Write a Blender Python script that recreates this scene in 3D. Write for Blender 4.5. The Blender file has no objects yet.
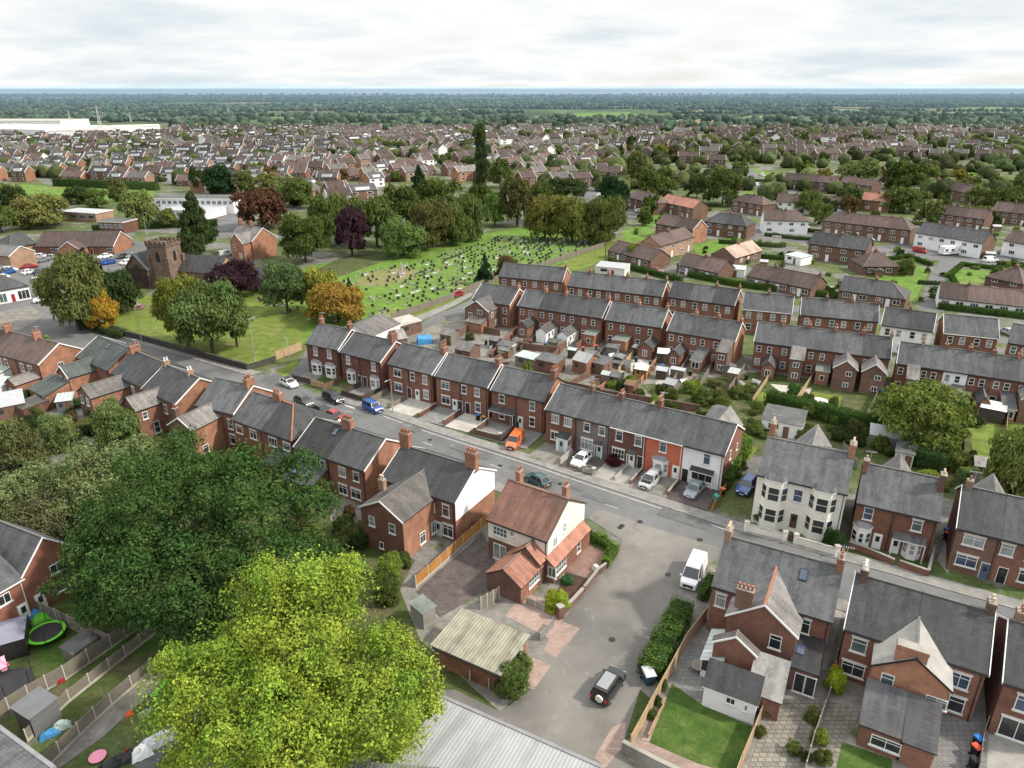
import bpy, math, random
import numpy as np
R = random.Random(11)
NR = np.random.default_rng(5)
SC = bpy.context.scene
COL = SC.collection
rad = math.radians
# ---------------------------------------------------------------- camera model: photo pixels -> points on the ground
F, H = 710.0, 50.0
PIT = math.atan(296 / F); SP, CP = math.sin(PIT), math.cos(PIT)
def G(x, y, z=0.0):
    a = (x - 512) / F; b = (y - 384) / F
    t = (z - H) / (-SP - b * CP)
    return (a * t, (CP - b * SP) * t)
def proj(X, Y, Z=0.0):
    z = Z - H; d = Y * CP - z * SP
    return (512 + F * X / d, 384 - F * (Y * SP + z * CP) / d, d)
def height_at(X, Y, ytop):
    k = (384 - ytop) / F
    return H + (k * Y * CP - Y * SP) / (CP + k * SP)

def inside(px, py, poly):
    c = False; j = len(poly) - 1
    for i in range(len(poly)):
        (xi, yi), (xj, yj) = poly[i], poly[j]
        if (yi > py) != (yj > py) and px < (xj - xi) * (py - yi) / (yj - yi) + xi: c = not c
        j = i
    return c
# ---------------------------------------------------------------- object helpers
def tag(o, label=None, cat=None, group=None, kind=None):
    if label: o['label'] = label
    if cat: o['category'] = cat
    if group: o['group'] = group
    if kind: o['kind'] = kind
    return o
def link(name, data, parent=None, loc=(0, 0, 0), rz=0.0, scale=None, color=None):
    o = bpy.data.objects.new(name, data); COL.objects.link(o)
    o.parent = parent; o.location = loc; o.rotation_euler = (0, 0, rz)
    if scale: o.scale = scale
    if color: o.color = (*color, 1)
    return o
def empty(name, loc, rz=0.0): return link(name, None, None, loc, rz)
def copy_tree(o, parent=None):
    c = o.copy(); COL.objects.link(c); c.parent = parent
    for ch in list(o.children): copy_tree(ch, c)
    return c

# ---------------------------------------------------------------- materials
MAT = {}
class NT:
    def __init__(s, name):
        m = bpy.data.materials.new(name); m.use_nodes = True
        s.m = m; s.t = m.node_tree; s.t.nodes.clear(); MAT[name] = m
        s.out = s.n('ShaderNodeOutputMaterial')
    def n(s, typ, **kw):
        k = s.t.nodes.new(typ)
        for a, v in kw.items():
            if a.startswith('i_'):
                k.inputs[a[2:].replace('_', ' ')].default_value = v
            else: setattr(k, a, v)
        return k
    def l(s, a, b): s.t.links.new(a, b)
    def math(s, op, a, b=None):
        k = s.n('ShaderNodeMath', operation=op)
        for i, v in enumerate((a, b)):
            if v is None: continue
            if isinstance(v, (int, float)): k.inputs[i].default_value = v
            else: s.l(v, k.inputs[i])
        return k.outputs[0]
    def mix(s, fac, a, b, mode='MIX'):
        k = s.n('ShaderNodeMix', data_type='RGBA', blend_type=mode)
        for sock, v in ((k.inputs[0], fac), (k.inputs[6], a), (k.inputs[7], b)):
            if isinstance(v, (int, float)): sock.default_value = v
            elif isinstance(v, tuple): sock.default_value = (*v, 1)
            else: s.l(v, sock)
        return k.outputs[2]
    def pos(s): return s.n('ShaderNodeNewGeometry').outputs['Position']
    def noise(s, scale, detail=4.0, vec=None, rough=.6):
        k = s.n('ShaderNodeTexNoise'); k.inputs['Scale'].default_value = scale; k.inputs['Detail'].default_value = detail
        k.inputs['Roughness'].default_value = rough
        s.l(vec if vec is not None else s.pos(), k.inputs['Vector']); return k.outputs[0]
    def ramp(s, fac, lo, hi, a=0.0, b=1.0):
        k = s.n('ShaderNodeMapRange'); k.inputs[1].default_value = lo; k.inputs[2].default_value = hi
        k.inputs[3].default_value = a; k.inputs[4].default_value = b; s.l(fac, k.inputs[0]); return k.outputs[0]
    def vary(s, col, scale, amt, detail=4.0):
        f = s.ramp(s.noise(scale, detail), .3, .7, 1 - amt, 1 + amt)
        k = s.n('ShaderNodeVectorMath', operation='SCALE'); s.l(col, k.inputs[0]); s.l(f, k.inputs['Scale']); return k.outputs[0]
    def end(s, col, rough=.85, spec=.3, bump=None, bstr=.3, metal=0.0, trans=None):
        p = s.n('ShaderNodeBsdfPrincipled')
        if isinstance(col, tuple): p.inputs['Base Color'].default_value = (*col, 1)
        else: s.l(col, p.inputs['Base Color'])
        p.inputs['Roughness'].default_value = rough; p.inputs['Specular IOR Level'].default_value = spec; p.inputs['Metallic'].default_value = metal
        if bump is not None:
            b = s.n('ShaderNodeBump'); b.inputs['Strength'].default_value = bstr; b.inputs['Distance'].default_value = .03
            s.l(bump, b.inputs['Height']); s.l(b.outputs[0], p.inputs['Normal'])
        s.l(p.outputs[0], s.out.inputs[0]); return s.m
def rgbn(s, c):
    k = s.n('ShaderNodeRGB'); k.outputs[0].default_value = (*c, 1); return k.outputs[0]
def m_brick(name, c1, c2, mortar, w=.225, h=.075, ms=.012, stain=.22, dirt=(.05, .045, .04), dirtamt=.35, rough=.9, bscale=.9):
    s = NT(name); uv = s.n('ShaderNodeTexCoord').outputs['UV']
    k = s.n('ShaderNodeTexBrick'); s.l(uv, k.inputs['Vector']); k.inputs['Scale'].default_value = 1.0
    k.inputs['Brick Width'].default_value = w; k.inputs['Row Height'].default_value = h; k.inputs['Mortar Size'].default_value = ms
    k.inputs['Color1'].default_value = (*c1, 1); k.inputs['Color2'].default_value = (*c2, 1); k.inputs['Mortar'].default_value = (*mortar, 1)
    k.inputs['Bias'].default_value = 0.0
    c = s.vary(k.outputs[0], bscale, stain); c = s.vary(c, .12, .15, 2.0)
    d = s.ramp(s.noise(.45, 6.0), .52, .78, 0.0, dirtamt)
    c = s.mix(d, c, dirt)
    if name[:5] in ('slate', 'tile_'):
        mp = s.n('ShaderNodeMapping'); mp.inputs['Scale'].default_value = (1.1, .16, 1); s.l(uv, mp.inputs[0]); c = s.mix(s.ramp(s.noise(1.0, 5.0, mp.outputs[0]), .40, .68, 0, .42), c, tuple(q * 2.1 for q in c1)); c = s.mix(s.ramp(s.noise(1.7, 6.0, None, .7), .58, .74, 0, .28), c, (.135, .130, .085)); c = s.mix(s.ramp(s.noise(.22, 3.0), .5, .75, 0, .5), c, (.045, .045, .043))
    r = s.n('ShaderNodeObjectInfo').outputs['Random']
    v = s.n('ShaderNodeVectorMath', operation='SCALE'); s.l(c, v.inputs[0]); s.l(s.ramp(r, 0, 1, *((.64, 1.36) if w > .24 and h > .19 and 'pav' not in name else (.86, 1.14))), v.inputs['Scale'])
    return s.end(v.outputs[0], rough, .25, k.outputs['Fac'], -.25)
def m_plain(name, c, var=.12, scale=1.2, rough=.8, spec=.3, metal=0.0, c2=None, s2=.3):
    s = NT(name); col = rgbn(s, c)
    if c2: col = s.mix(s.ramp(s.noise(s2, 6.0), .42, .66), col, c2)
    if var: col = s.vary(col, scale, var)
    return s.end(col, rough, spec, None, 0, metal)
def m_wave(name, c1, c2, per, rough=.7, c3=None, var=.15, axis=0, s3=.35):
    s = NT(name); uv = s.n('ShaderNodeTexCoord').outputs['UV']
    x = s.n('ShaderNodeSeparateXYZ'); s.l(uv, x.inputs[0])
    w = s.math('SINE', s.math('MULTIPLY', x.outputs[axis], 2 * math.pi / per))
    f = s.ramp(w, -1, 1)
    col = s.mix(f, c1, c2)
    if c3:
        mp = s.n('ShaderNodeMapping'); mp.inputs['Scale'].default_value = (1.6, .22, 1) if axis == 0 else (.22, 1.6, 1); s.l(uv, mp.inputs[0])
        col = s.mix(s.ramp(s.noise(s3, 6.0, mp.outputs[0]), .47, .66, 0, .85), col, c3)
    col = s.vary(col, .8, var)
    return s.end(col, rough, .3, f, .5)
def m_leaf(name, trans=.25):
    s = NT(name); oi = s.n('ShaderNodeObjectInfo'); ge = s.n('ShaderNodeNewGeometry')
    hsv = s.n('ShaderNodeHueSaturation'); s.l(oi.outputs['Color'], hsv.inputs['Color'])
    s.l(s.ramp(ge.outputs['Random Per Island'], 0, 1, .72, 1.3), hsv.inputs['Value'])
    s.l(s.ramp(s.noise(.35, 3.0), .3, .7, .468, .522), hsv.inputs['Hue'])
    c = s.vary(s.vary(hsv.outputs[0], .45, .3, 3.0), 1.6, .28, 2.0)
    d = s.n('ShaderNodeBsdfDiffuse'); t = s.n('ShaderNodeBsdfTranslucent'); mx = s.n('ShaderNodeMixShader')
    s.l(c, d.inputs[0]); s.l(c, t.inputs[0]); mx.inputs[0].default_value = trans
    s.l(d.outputs[0], mx.inputs[1]); s.l(t.outputs[0], mx.inputs[2]); s.l(mx.outputs[0], s.out.inputs[0]); return s.m
def m_obcol(name, rough=.3, spec=.5, coat=.6):
    s = NT(name); oi = s.n('ShaderNodeObjectInfo')
    m = s.end(s.vary(oi.outputs['Color'], 1.5, .05), rough, spec)
    for n in m.node_tree.nodes:
        if n.type == 'BSDF_PRINCIPLED': n.inputs['Coat Weight'].default_value = coat; n.inputs['Coat Roughness'].default_value = .08
    return m
BR = ((.255, .098, .060), (.172, .064, .045), (.17, .125, .10))
m_brick('brick_red', *BR)
m_brick('brick_dark', (.195, .072, .050), (.125, .048, .038), (.12, .085, .07))
m_brick('brick_orange', (.37, .150, .078), (.26, .100, .055), (.25, .18, .14), stain=.3)  # orange brick; also paints sunlight into the colour of right-hand walls
m_brick('brick_brown', (.19, .098, .066), (.13, .066, .050), (.15, .115, .095))
m_brick('brick_buff', (.36, .22, .13), (.28, .16, .10), (.28, .22, .18))
m_brick('brick_new', (.30, .095, .055), (.22, .065, .042), (.22, .15, .12), dirtamt=.1)
m_brick('brick_grey', (.16, .135, .125), (.12, .10, .095), (.14, .12, .11))
m_brick('stone_red', (.175, .118, .092), (.115, .08, .066), (.12, .085, .07), w=.6, h=.3, ms=.02)
m_brick('stone_dark', (.075, .070, .058), (.052, .05, .043), (.04, .038, .034), w=.5, h=.25, ms=.02)
m_brick('paint_orange', (.46, .14, .08), (.42, .125, .07), (.40, .115, .065), stain=.08, dirtamt=.08)
m_brick('paint_white', (.76, .77, .77), (.72, .73, .74), (.66, .67, .68), stain=.08, dirtamt=.1, dirt=(.35, .34, .32))
m_plain('render_white', (.80, .80, .81), .05, .7, .9, c2=(.72, .72, .72))
m_plain('render_cream', (.80, .785, .71), .06, .7, .9, c2=(.70, .675, .60))
m_plain('render_pinhouse', (.78, .75, .66), .06, .7, .9, c2=(.66, .62, .53))
m_plain('pebble_grey', (.30, .29, .27), .15, 1.0, .95)
def m_slate(name, c1, c2, mort, dirt, da=.5, w=.32, h=.23): return m_brick(name, c1, c2, mort, w, h, .014, .2, dirt, da, .62, .8)
m_slate('slate', (.072, .074, .078), (.044, .046, .049), (.022, .022, .024), (.105, .102, .098), .5)
m_slate('slate_dark', (.054, .054, .057), (.036, .036, .039), (.018, .018, .019), (.08, .077, .073), .45)
m_slate('slate_worn', (.135, .125, .118), (.085, .078, .075), (.05, .046, .044), (.20, .175, .155), .6)
m_slate('slate_pale', (.20, .19, .185), (.145, .138, .135), (.10, .095, .09), (.25, .235, .22), .5)
m_slate('slate_green', (.085, .10, .095), (.055, .066, .062), (.035, .04, .038), (.13, .145, .12), .5)
m_slate('tile_dark', (.060, .060, .064), (.044, .044, .048), (.014, .014, .016), (.085, .083, .08), .3, .9, .36)
m_slate('tile_pin', (.148, .076, .056), (.102, .052, .042), (.07, .034, .028), (.11, .085, .065), .7, .25, .2)
m_slate('tile_red', (.30, .138, .095), (.23, .098, .068), (.14, .07, .05), (.28, .19, .15), .6, .25, .2)
m_slate('tile_brown', (.088, .058, .050), (.058, .040, .036), (.040, .028, .025), (.11, .08, .068), .4, .3, .3)
m_slate('tile_pale', (.30, .22, .17), (.24, .17, .13), (.18, .13, .10), (.22, .18, .15), .4, .3, .3)
m_plain('felt', (.085, .088, .092), .2, .9, .9, c2=(.13, .13, .125))
m_plain('felt_green', (.13, .15, .14), .2, .9, .9, c2=(.18, .19, .17))
m_plain('white', (.78, .78, .77), .05, 1.5, .5, .4)
m_plain('offwhite', (.62, .60, .56), .1, 1.5, .7)
m_plain('black', (.018, .018, .020), .1, 1.5, .45, .4)
m_plain('lead', (.22, .22, .23), .15, 1.5, .6)
m_plain('ridge_tile', (.20, .13, .11), .2, 3.0, .8)
m_plain('ridge_grey', (.13, .125, .12), .2, 3.0, .8)
m_plain('pot', (.30, .13, .075), .2, 3.0, .8)
m_plain('pot_cream', (.50, .40, .28), .2, 3.0, .8)
m_plain('concrete', (.30, .285, .26), .15, 1.0, .95, c2=(.22, .21, .19))
m_plain('concrete_pale', (.42, .40, .36), .12, 1.0, .95, c2=(.33, .31, .28))
m_plain('post', (.44, .42, .38), .12, 2.0, .9)
def m_glass(name, c, rough=.06):
    s = NT(name); return s.end(s.vary(rgbn(s, c), .9, .35), rough, .7)
m_glass('glass', (.028, .032, .038)); m_glass('glass_curtain', (.26, .27, .28), .2); m_glass('glass_teal', (.075, .115, .115), .1); m_glass('glass_blue', (.05, .075, .125), .08)
def m_ground(name, c1, c2, s1, c3=None, s3=.2, t3=(.5, .62), var=.18, vs=1.0, fine=25.0, fa=.12, bump=False):
    s = NT(name); c = s.mix(s.ramp(s.noise(s1, 6.0), .35, .65), c1, c2)
    if c3: c = s.mix(s.ramp(s.noise(s3, 7.0, None, .68), *t3), c, c3)
    c = s.vary(c, vs, var); 
    if fine: c = s.vary(c, fine, fa, 2.0)
    return s.end(c, .95, .2)
m_ground('asphalt', (.150, .150, .149), (.118, .119, .119), .10, (.095, .095, .096), .05, (.55, .6), .12, .8)
m_ground('asphalt_dark', (.085, .086, .088), (.11, .11, .11), .2, None)
m_ground('asphalt_patch', (.105, .105, .105), (.125, .124, .122), .3, None)
m_ground('pavement', (.235, .225, .21), (.19, .182, .172), .4, None)
m_ground('kerb', (.32, .31, .29), (.26, .25, .24), .8, None)
def m_lane():
    s = NT('lane'); c = s.mix(s.ramp(s.noise(.10, 6.0), .38, .62), (.195, .182, .166), (.130, .124, .117))
    c = s.mix(s.ramp(s.noise(.32, 5.0, None, .62), .54, .72, 0, .6), c, (.110, .099, .086))
    c = s.mix(s.ramp(s.noise(.7, 5.0, None, .65), .60, .76, 0, .45), c, (.33, .305, .27))
    c = s.vary(c, .06, .16, 2.0); c = s.vary(c, .8, .12, 3.0); return s.end(c, .95, .2)
m_lane()
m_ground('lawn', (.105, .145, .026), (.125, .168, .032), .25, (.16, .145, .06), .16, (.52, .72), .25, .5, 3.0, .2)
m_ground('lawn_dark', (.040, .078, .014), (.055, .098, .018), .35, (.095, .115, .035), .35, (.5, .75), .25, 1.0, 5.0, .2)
m_ground('cemetery_lawn', (.092, .165, .026), (.112, .190, .032), .12, (.20, .17, .075), .05, (.56, .72), .28, .4, 2.0, .22)
m_ground('rough_grass', (.050, .074, .020), (.070, .082, .030), .3, (.11, .09, .055), .3, (.5, .66), .3, .8, 4.0, .22)
m_ground('worn', (.20, .17, .085), (.14, .155, .05), .25, None)
m_ground('yard', (.22, .205, .185), (.15, .14, .125), .25, (.075, .10, .035), .22, (.56, .66), .25, .9, 8.0, .2)
m_ground('soil', (.060, .034, .024), (.085, .05, .035), .8, None)
m_ground('town', (.065, .095, .030), (.10, .115, .045), .05, (.155, .15, .14), .06, (.50, .56), .3, .3, 2.0, .25)
m_brick('paving_dark', (.120, .095, .088), (.085, .070, .068), (.06, .055, .05), .4, .2, .02, .25)
m_brick('paving_pink', (.33, .24, .20), (.27, .195, .165), (.20, .16, .14), .4, .2, .015, .2)
m_brick('paving_red', (.24, .145, .115), (.20, .12, .10), (.14, .10, .085), .3, .15, .015, .2)
m_brick('paving_slab', (.22, .20, .17), (.165, .15, .13), (.10, .10, .078), .6, .45, .045, .25)
m_brick('paving_grey', (.20, .195, .19), (.165, .16, .158), (.11, .11, .105), .5, .5, .03, .2)
def m_country():
    s = NT('countryside'); v = s.n('ShaderNodeTexVoronoi'); v.inputs['Scale'].default_value = .0042
    s.l(s.pos(), v.inputs['Vector'])
    x = s.n('ShaderNodeSeparateColor'); s.l(v.outputs['Color'], x.inputs[0])
    c = s.mix(x.outputs[0], (.060, .105, .030), (.105, .150, .045)); c = s.mix(s.ramp(x.outputs[1], .72, .78), c, (.22, .19, .10))
    c = s.mix(s.ramp(s.noise(.006, 5.0), .45, .55), c, (.035, .058, .030)); return s.end(s.vary(c, .02, .2), .95, .1)
m_country()
m_wave('corrugated_moss', (.215, .205, .155), (.32, .31, .235), .32, .85, (.105, .080, .070), .2, 0, .5)
m_wave('corrugated_grey', (.27, .275, .28), (.36, .365, .37), .30, .6, (.22, .225, .225), .06, 0, .4)
m_wave('corrugated_green', (.13, .145, .125), (.22, .235, .205), .3, .7, (.11, .115, .10), .1, 0, .4)
m_wave('polycarbonate', (.33, .38, .37), (.46, .52, .50), .6, .35, (.33, .36, .32), .1, 0)
m_wave('plank_orange', (.34, .150, .040), (.43, .21, .065), .14, .8, (.27, .125, .05), .15, 1)
m_wave('plank_tan', (.36, .25, .14), (.44, .32, .20), .14, .85, (.28, .20, .13), .15, 0)
m_wave('plank_grey', (.165, .145, .120), (.215, .19, .16), .14, .9, (.12, .105, .085), .15, 0)
m_wave('plank_dark', (.060, .048, .040), (.085, .07, .058), .14, .9, None, .15, 0)
m_wave('plank_brown', (.15, .085, .055), (.20, .12, .08), .14, .9, (.12, .08, .06), .15, 0)
m_wave('shed_grey', (.12, .125, .135), (.16, .165, .175), .14, .8, None, .1, 0)
m_leaf('leaf'); m_leaf('leaf_light', .2); m_obcol('car_paint'); m_obcol('plastic', .5, .4, 0.0)
def m_bark():
    s = NT('bark'); return s.end(s.vary(rgbn(s, (.085, .065, .048)), 6.0, .35), .95, .1)
m_bark()
m_plain('leaf_core', (.030, .050, .014), .3, 1.5, .95, .05)
m_plain('tyre', (.016, .016, .017), .1, 2, .8); m_plain('rim', (.45, .45, .46), .1, 2, .35, .5, .6)
m_plain('car_glass', (.016, .019, .022), .1, 2, .04, .8); m_plain('headlight', (.75, .76, .78), .05, 3, .1, .8); m_plain('tail_light', (.40, .012, .010), .05, 3, .2, .6)
m_plain('plate_yellow', (.75, .55, .03), 0, 1, .5); m_plain('plate_white', (.8, .8, .78), 0, 1, .5)
m_plain('metal_grey', (.30, .31, .32), .1, 2, .45, .5, .5); m_plain('galv', (.42, .43, .44), .1, 2, .5, .4, .3)
m_plain('line_white', (.55, .54, .52), .25, 4.0, .8); m_plain('line_yellow', (.50, .38, .08), .25, 4.0, .8)
m_plain('gravestone_dark', (.045, .045, .048), .2, 3, .3, .5); m_plain('gravestone_pale', (.40, .39, .36), .2, 3, .9); m_plain('gravestone_brown', (.22, .17, .13), .2, 3, .9)
m_plain('blue_tarp', (.05, .22, .45), .15, 1, .6); m_plain('door_blue', (.09, .12, .20), .05, 2, .5); m_plain('door_red', (.28, .03, .03), .05, 2, .5)
m_plain('door_pale', (.40, .50, .49), .05, 2, .6); m_plain('door_brown', (.09, .05, .035), .1, 2, .6)
m_plain('steps_red', (.22, .035, .028), .1, 2, .7)
m_plain('signal_orange', (.7, .12, .03), .05, 2, .5)

# ---------------------------------------------------------------- mesh builder
class MB:
    def __init__(s): s.v = []; s.f = []; s.i = []; s.ms = []
    def mi(s, m):
        if m not in s.ms: s.ms.append(m)
        return s.ms.index(m)
    def poly(s, pts, m):
        b = len(s.v); s.v.extend(tuple(p) for p in pts); s.f.append(list(range(b, b + len(pts)))); s.i.append(s.mi(m)); return s
    def box(s, x0, x1, y0, y1, z0, z1, m, top=None, bottom=True):
        b = len(s.v); k = s.mi(m)
        s.v += [(x0, y0, z0), (x1, y0, z0), (x1, y1, z0), (x0, y1, z0), (x0, y0, z1), (x1, y0, z1), (x1, y1, z1), (x0, y1, z1)]
        fs = [(0, 1, 5, 4), (1, 2, 6, 5), (2, 3, 7, 6), (3, 0, 4, 7)]
        for f in fs: s.f.append([b + q for q in f]); s.i.append(k)
        s.f.append([b + q for q in (4, 5, 6, 7)]); s.i.append(s.mi(top) if top else k)
        if bottom: s.f.append([b + q for q in (3, 2, 1, 0)]); s.i.append(k)
        return s
    def hexa(s, p, m, top=None):                      # 4 bottom + 4 top corners, counter-clockwise from above
        b = len(s.v); k = s.mi(m); s.v += [tuple(q) for q in p]
        for f in ((0, 1, 5, 4), (1, 2, 6, 5), (2, 3, 7, 6), (3, 0, 4, 7), (3, 2, 1, 0)): s.f.append([b + q for q in f]); s.i.append(k)
        s.f.append([b + q for q in (4, 5, 6, 7)]); s.i.append(s.mi(top) if top else k); return s
    def beam(s, p, q, w, h, m):                       # box along p-q, w across, from z to z+h
        dx, dy, dz = (q[i] - p[i] for i in range(3)); l = math.hypot(dx, dy)
        nx, ny = (-dy / l * w / 2, dx / l * w / 2) if l > 1e-6 else (w / 2, 0)
        a = [(p[0] + nx, p[1] + ny), (p[0] - nx, p[1] - ny), (q[0] - nx, q[1] - ny), (q[0] + nx, q[1] + ny)]
        zz = [p[2], p[2], q[2], q[2]]
        return s.hexa([(*a[i], zz[i]) for i in range(4)] + [(*a[i], zz[i] + h) for i in range(4)], m)
    def slab(s, pts, t, mt, ms=None):                 # polygon (seen from above counter-clockwise) with thickness t below it
        n = len(pts); lo = [(p[0], p[1], p[2] - t) for p in pts]; s.poly(pts, mt)
        for i in range(n):
            j = (i + 1) % n; s.poly([lo[i], lo[j], pts[j], pts[i]], ms or mt)
        s.poly(lo[::-1], ms or mt); return s
    def tube(s, pts, rs, m, n=8, cap=True):
        P = [np.array(p, float) for p in pts]; rings = []
        for i, p in enumerate(P):
            d = P[min(i + 1, len(P) - 1)] - P[max(i - 1, 0)]; d /= np.linalg.norm(d) + 1e-9
            a = np.cross(d, (0, 0, 1.0) if abs(d[2]) < .9 else (1.0, 0, 0)); a /= np.linalg.norm(a); b = np.cross(d, a)
            base = len(s.v)
            for k in range(n):
                t = 2 * math.pi * k / n; s.v.append(tuple(p + rs[i] * (math.cos(t) * a + math.sin(t) * b)))
            rings.append(base)
        k = s.mi(m)
        for i in range(len(P) - 1):
            for q in range(n):
                w = (q + 1) % n; s.f.append([rings[i] + q, rings[i + 1] + q, rings[i + 1] + w, rings[i] + w][::-1]); s.i.append(k)
        if cap:
            s.f.append([rings[-1] + q for q in range(n)]); s.i.append(k)
        return s
    def data(s, name):
        me = bpy.data.meshes.new(name); me.from_pydata(s.v, [], s.f); 
        for m in s.ms: me.materials.append(MAT[m])
        me.polygons.foreach_set('material_index', s.i)
        uv = me.uv_layers.new(name='UVMap'); out = np.zeros((len(me.loops), 2), np.float32); V = np.array(s.v, float); li = 0
        for f in s.f:
            p = V[f]; n = np.zeros(3)
            for a in range(len(f)):
                n += np.cross(p[a], p[(a + 1) % len(f)])
            ln = np.linalg.norm(n); n = n / ln if ln > 1e-12 else np.array((0, 0, 1.0))
            if abs(n[2]) > .97: out[li:li + len(f)] = p[:, :2]
            else:
                t = np.array((-n[1], n[0], 0)); t /= np.linalg.norm(t); b = np.cross(n, t)
                out[li:li + len(f), 0] = p @ t; out[li:li + len(f), 1] = p @ b
            li += len(f)
        uv.data.foreach_set('uv', out.ravel()); me.update(); return me
    def build(s, name, parent=None, loc=(0, 0, 0), rz=0.0, color=None):
        return link(name, s.data(name), parent, loc, rz, None, color)
def struct(name, mb, **k): return tag(mb.build(name, **k), kind='structure')
GP = [0]
def ground_poly(name, pts, m, z, px=True, kind='structure', t=None):
    w = [G(*p) for p in pts] if px else pts
    a = sum(w[i][0] * w[(i + 1) % len(w)][1] - w[(i + 1) % len(w)][0] * w[i][1] for i in range(len(w)))
    if a < 0: w = w[::-1]
    GP[0] += 1; z += GP[0] * .0003; mb = MB(); q = [(x, y, z) for x, y in w]
    if t: mb.slab(q, t, m)
    else: mb.poly(q, m)
    return tag(mb.build(name), kind=kind)
# ---------------------------------------------------------------- windows, doors, house parts
MC = {}
def cached(key, fn):
    if key not in MC: MC[key] = fn()
    return MC[key]
def win_frame(w, h, st, m):
    def f():
        b = MB(); t = .07; d0, d1 = -.06, .02
        b.box(0, w, d0, d1, 0, t, m); b.box(0, w, d0, d1, h - t, h, m)
        b.box(0, t, d0 - .002, d1, t, h - t, m); b.box(w - t, w, d0 - .002, d1, t, h - t, m)
        q = .05
        def V(x, z0=t, z1=h - t): b.box(x - q / 2, x + q / 2, d0 + .004, d1, z0, z1, m)
        def Hh(z, x0=t, x1=w - t): b.box(x0, x1, d0 + .007, d1, z - q / 2, z + q / 2, m)
        if st == 's': Hh(h * .52)
        elif st == 't': Hh(h * .70)
        elif st == 'c2': V(w / 2)
        elif st == 'c2t': V(w / 2); Hh(h * .72)
        elif st == 'c3': V(w / 3); V(2 * w / 3)
        elif st == 'c3t': V(w / 3); V(2 * w / 3); Hh(h * .70)
        elif st == 'g': V(w / 2); Hh(h / 3); Hh(2 * h / 3)
        elif st == 'g3': V(w / 4); V(w / 2); V(3 * w / 4); Hh(h * .5)
        elif st == 'fd': V(w / 2 - .04); V(w / 2 + .04)
        return b.data('window_frame')
    return cached(('wf', round(w, 2), round(h, 2), st, m), f)
def pane_mesh(w, h, g):
    return cached(('wp', round(w, 2), round(h, 2), g), lambda: MB().box(.04, w - .04, -.028, 0, .04, h - .04, g).data('window_pane'))
def win_simple(w, h, st, m, g):
    def f():
        b = MB(); b.box(0, w, -.05, .02, 0, h, m); q = .09; d = -.056
        n = {'c2': 2, 'c2t': 2, 'c3': 3, 'c3t': 3, 'fd': 2, 'g': 2, 'g3': 4}.get(st, 1); k = 2 if st in ('s', 't') else 1
        for i in range(n):
            for j in range(k):
                x0 = q + (w - q) * i / n; z0 = q + (h - q) * j / k
                b.box(x0, x0 + (w - q) / n - q, d, -.04, z0, z0 + (h - q) / k - q, g)
        return b.data('window')
    return cached(('ws', round(w, 2), round(h, 2), st, m, g), f)
def rot2(x, y, a): return (x * math.cos(a) - y * math.sin(a), x * math.sin(a) + y * math.cos(a))
GL = ['glass'] * 6 + ['glass_curtain', 'glass_teal', 'glass_blue']
def add_win(par, x, y, z, a, w, h, st='s', lod=0, col='white', sill='offwhite', g=None, lintel=None, name='window'):
    """window centred on x,y (wall line) at sill height z; a = turn of the wall (0 faces -y)"""
    dx, dy = rot2(-w / 2, 0, a); g = g or R.choice(GL)
    if lod:
        return link(name, win_simple(w, h, st, col, g), par, (x + dx, y + dy, z), a)
    o = link(name, win_frame(w, h, st, col), par, (x + dx, y + dy, z), a)
    link('pane', pane_mesh(w, h, g), o)
    if sill:
        link('sill', cached(('sill', round(w, 2), sill), lambda: MB().box(-.1, w + .1, -.14, .02, -.12, -.004, sill).data('sill')), o)
    if lintel:
        link('lintel', cached(('lin', round(w, 2), lintel), lambda: MB().box(-.1, w + .1, -.05, .02, .004, .2, lintel).data('lintel')), o).location = (0, 0, h)
    return o
def add_door(par, x, y, z, a, col='white', w=.95, h=2.05, lod=0, glazed=True):
    dx, dy = rot2(-w / 2, 0, a)
    def f():
        b = MB(); b.box(0, w, -.05, .02, 0, h, 'white'); b.box(.07, w - .07, -.075, -.052, .04, h - .07, col)
        return b.data('door')
    o = link('door', cached(('door', w, h, col), f), par, (x + dx, y + dy, z), a)
    if glazed and not lod:
        link('door_pane', cached(('dp', w, h), lambda: MB().box(w * .28, w * .72, -.095, -.077, h * .5, h * .85, 'glass').data('door_pane')), o)
    if not lod:
        link('handle', cached(('dh', w), lambda: MB().box(w * .78, w * .86, -.12, -.08, 1.0, 1.04, 'galv').data('handle')), o)
    return o
def chimney(par, x, y, z0, z1, wx, wy, pots, m='brick_red', potm='pot', lod=0, name='chimney'):
    b = MB(); b.box(x - wx / 2, x + wx / 2, y - wy / 2, y + wy / 2, z0, z1 - .3, m)
    b.box(x - wx / 2 - .06, x + wx / 2 + .06, y - wy / 2 - .06, y + wy / 2 + .06, z1 - .3, z1 - .15, m)
    b.box(x - wx / 2 - .02, x + wx / 2 + .02, y - wy / 2 - .02, y + wy / 2 + .02, z1 - .15, z1, m, 'concrete')
    b.box(x - wx / 2 - .03, x + wx / 2 + .03, y - wy / 2 - .03, y + wy / 2 + .03, z0 + .02, z0 + .9 if z1 - z0 > 2 else z0 + .1, 'lead', None, False) if False else None
    c = b.build(name, par)
    me = cached(('pot', potm, lod), lambda: MB().tube([(0, 0, 0), (0, 0, .38), (0, 0, .42), (0, 0, .5)], [.13, .105, .135, .13], potm, 8 if not lod else 6).data('chimney_pot'))
    ln = wx if wx >= wy else wy
    rows = 2 if pots > 4 else 1; per = math.ceil(pots / rows)
    for i in range(pots):
        r, k = divmod(i, per); t = (k + .5) / per - .5; s = (r - .5) * .34 if rows == 2 else 0
        px, py = (x + t * ln, y + s) if wx >= wy else (x + s, y + t * ln)
        link('chimney_pot', me, c, (px, py, z1))
    return c
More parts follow.
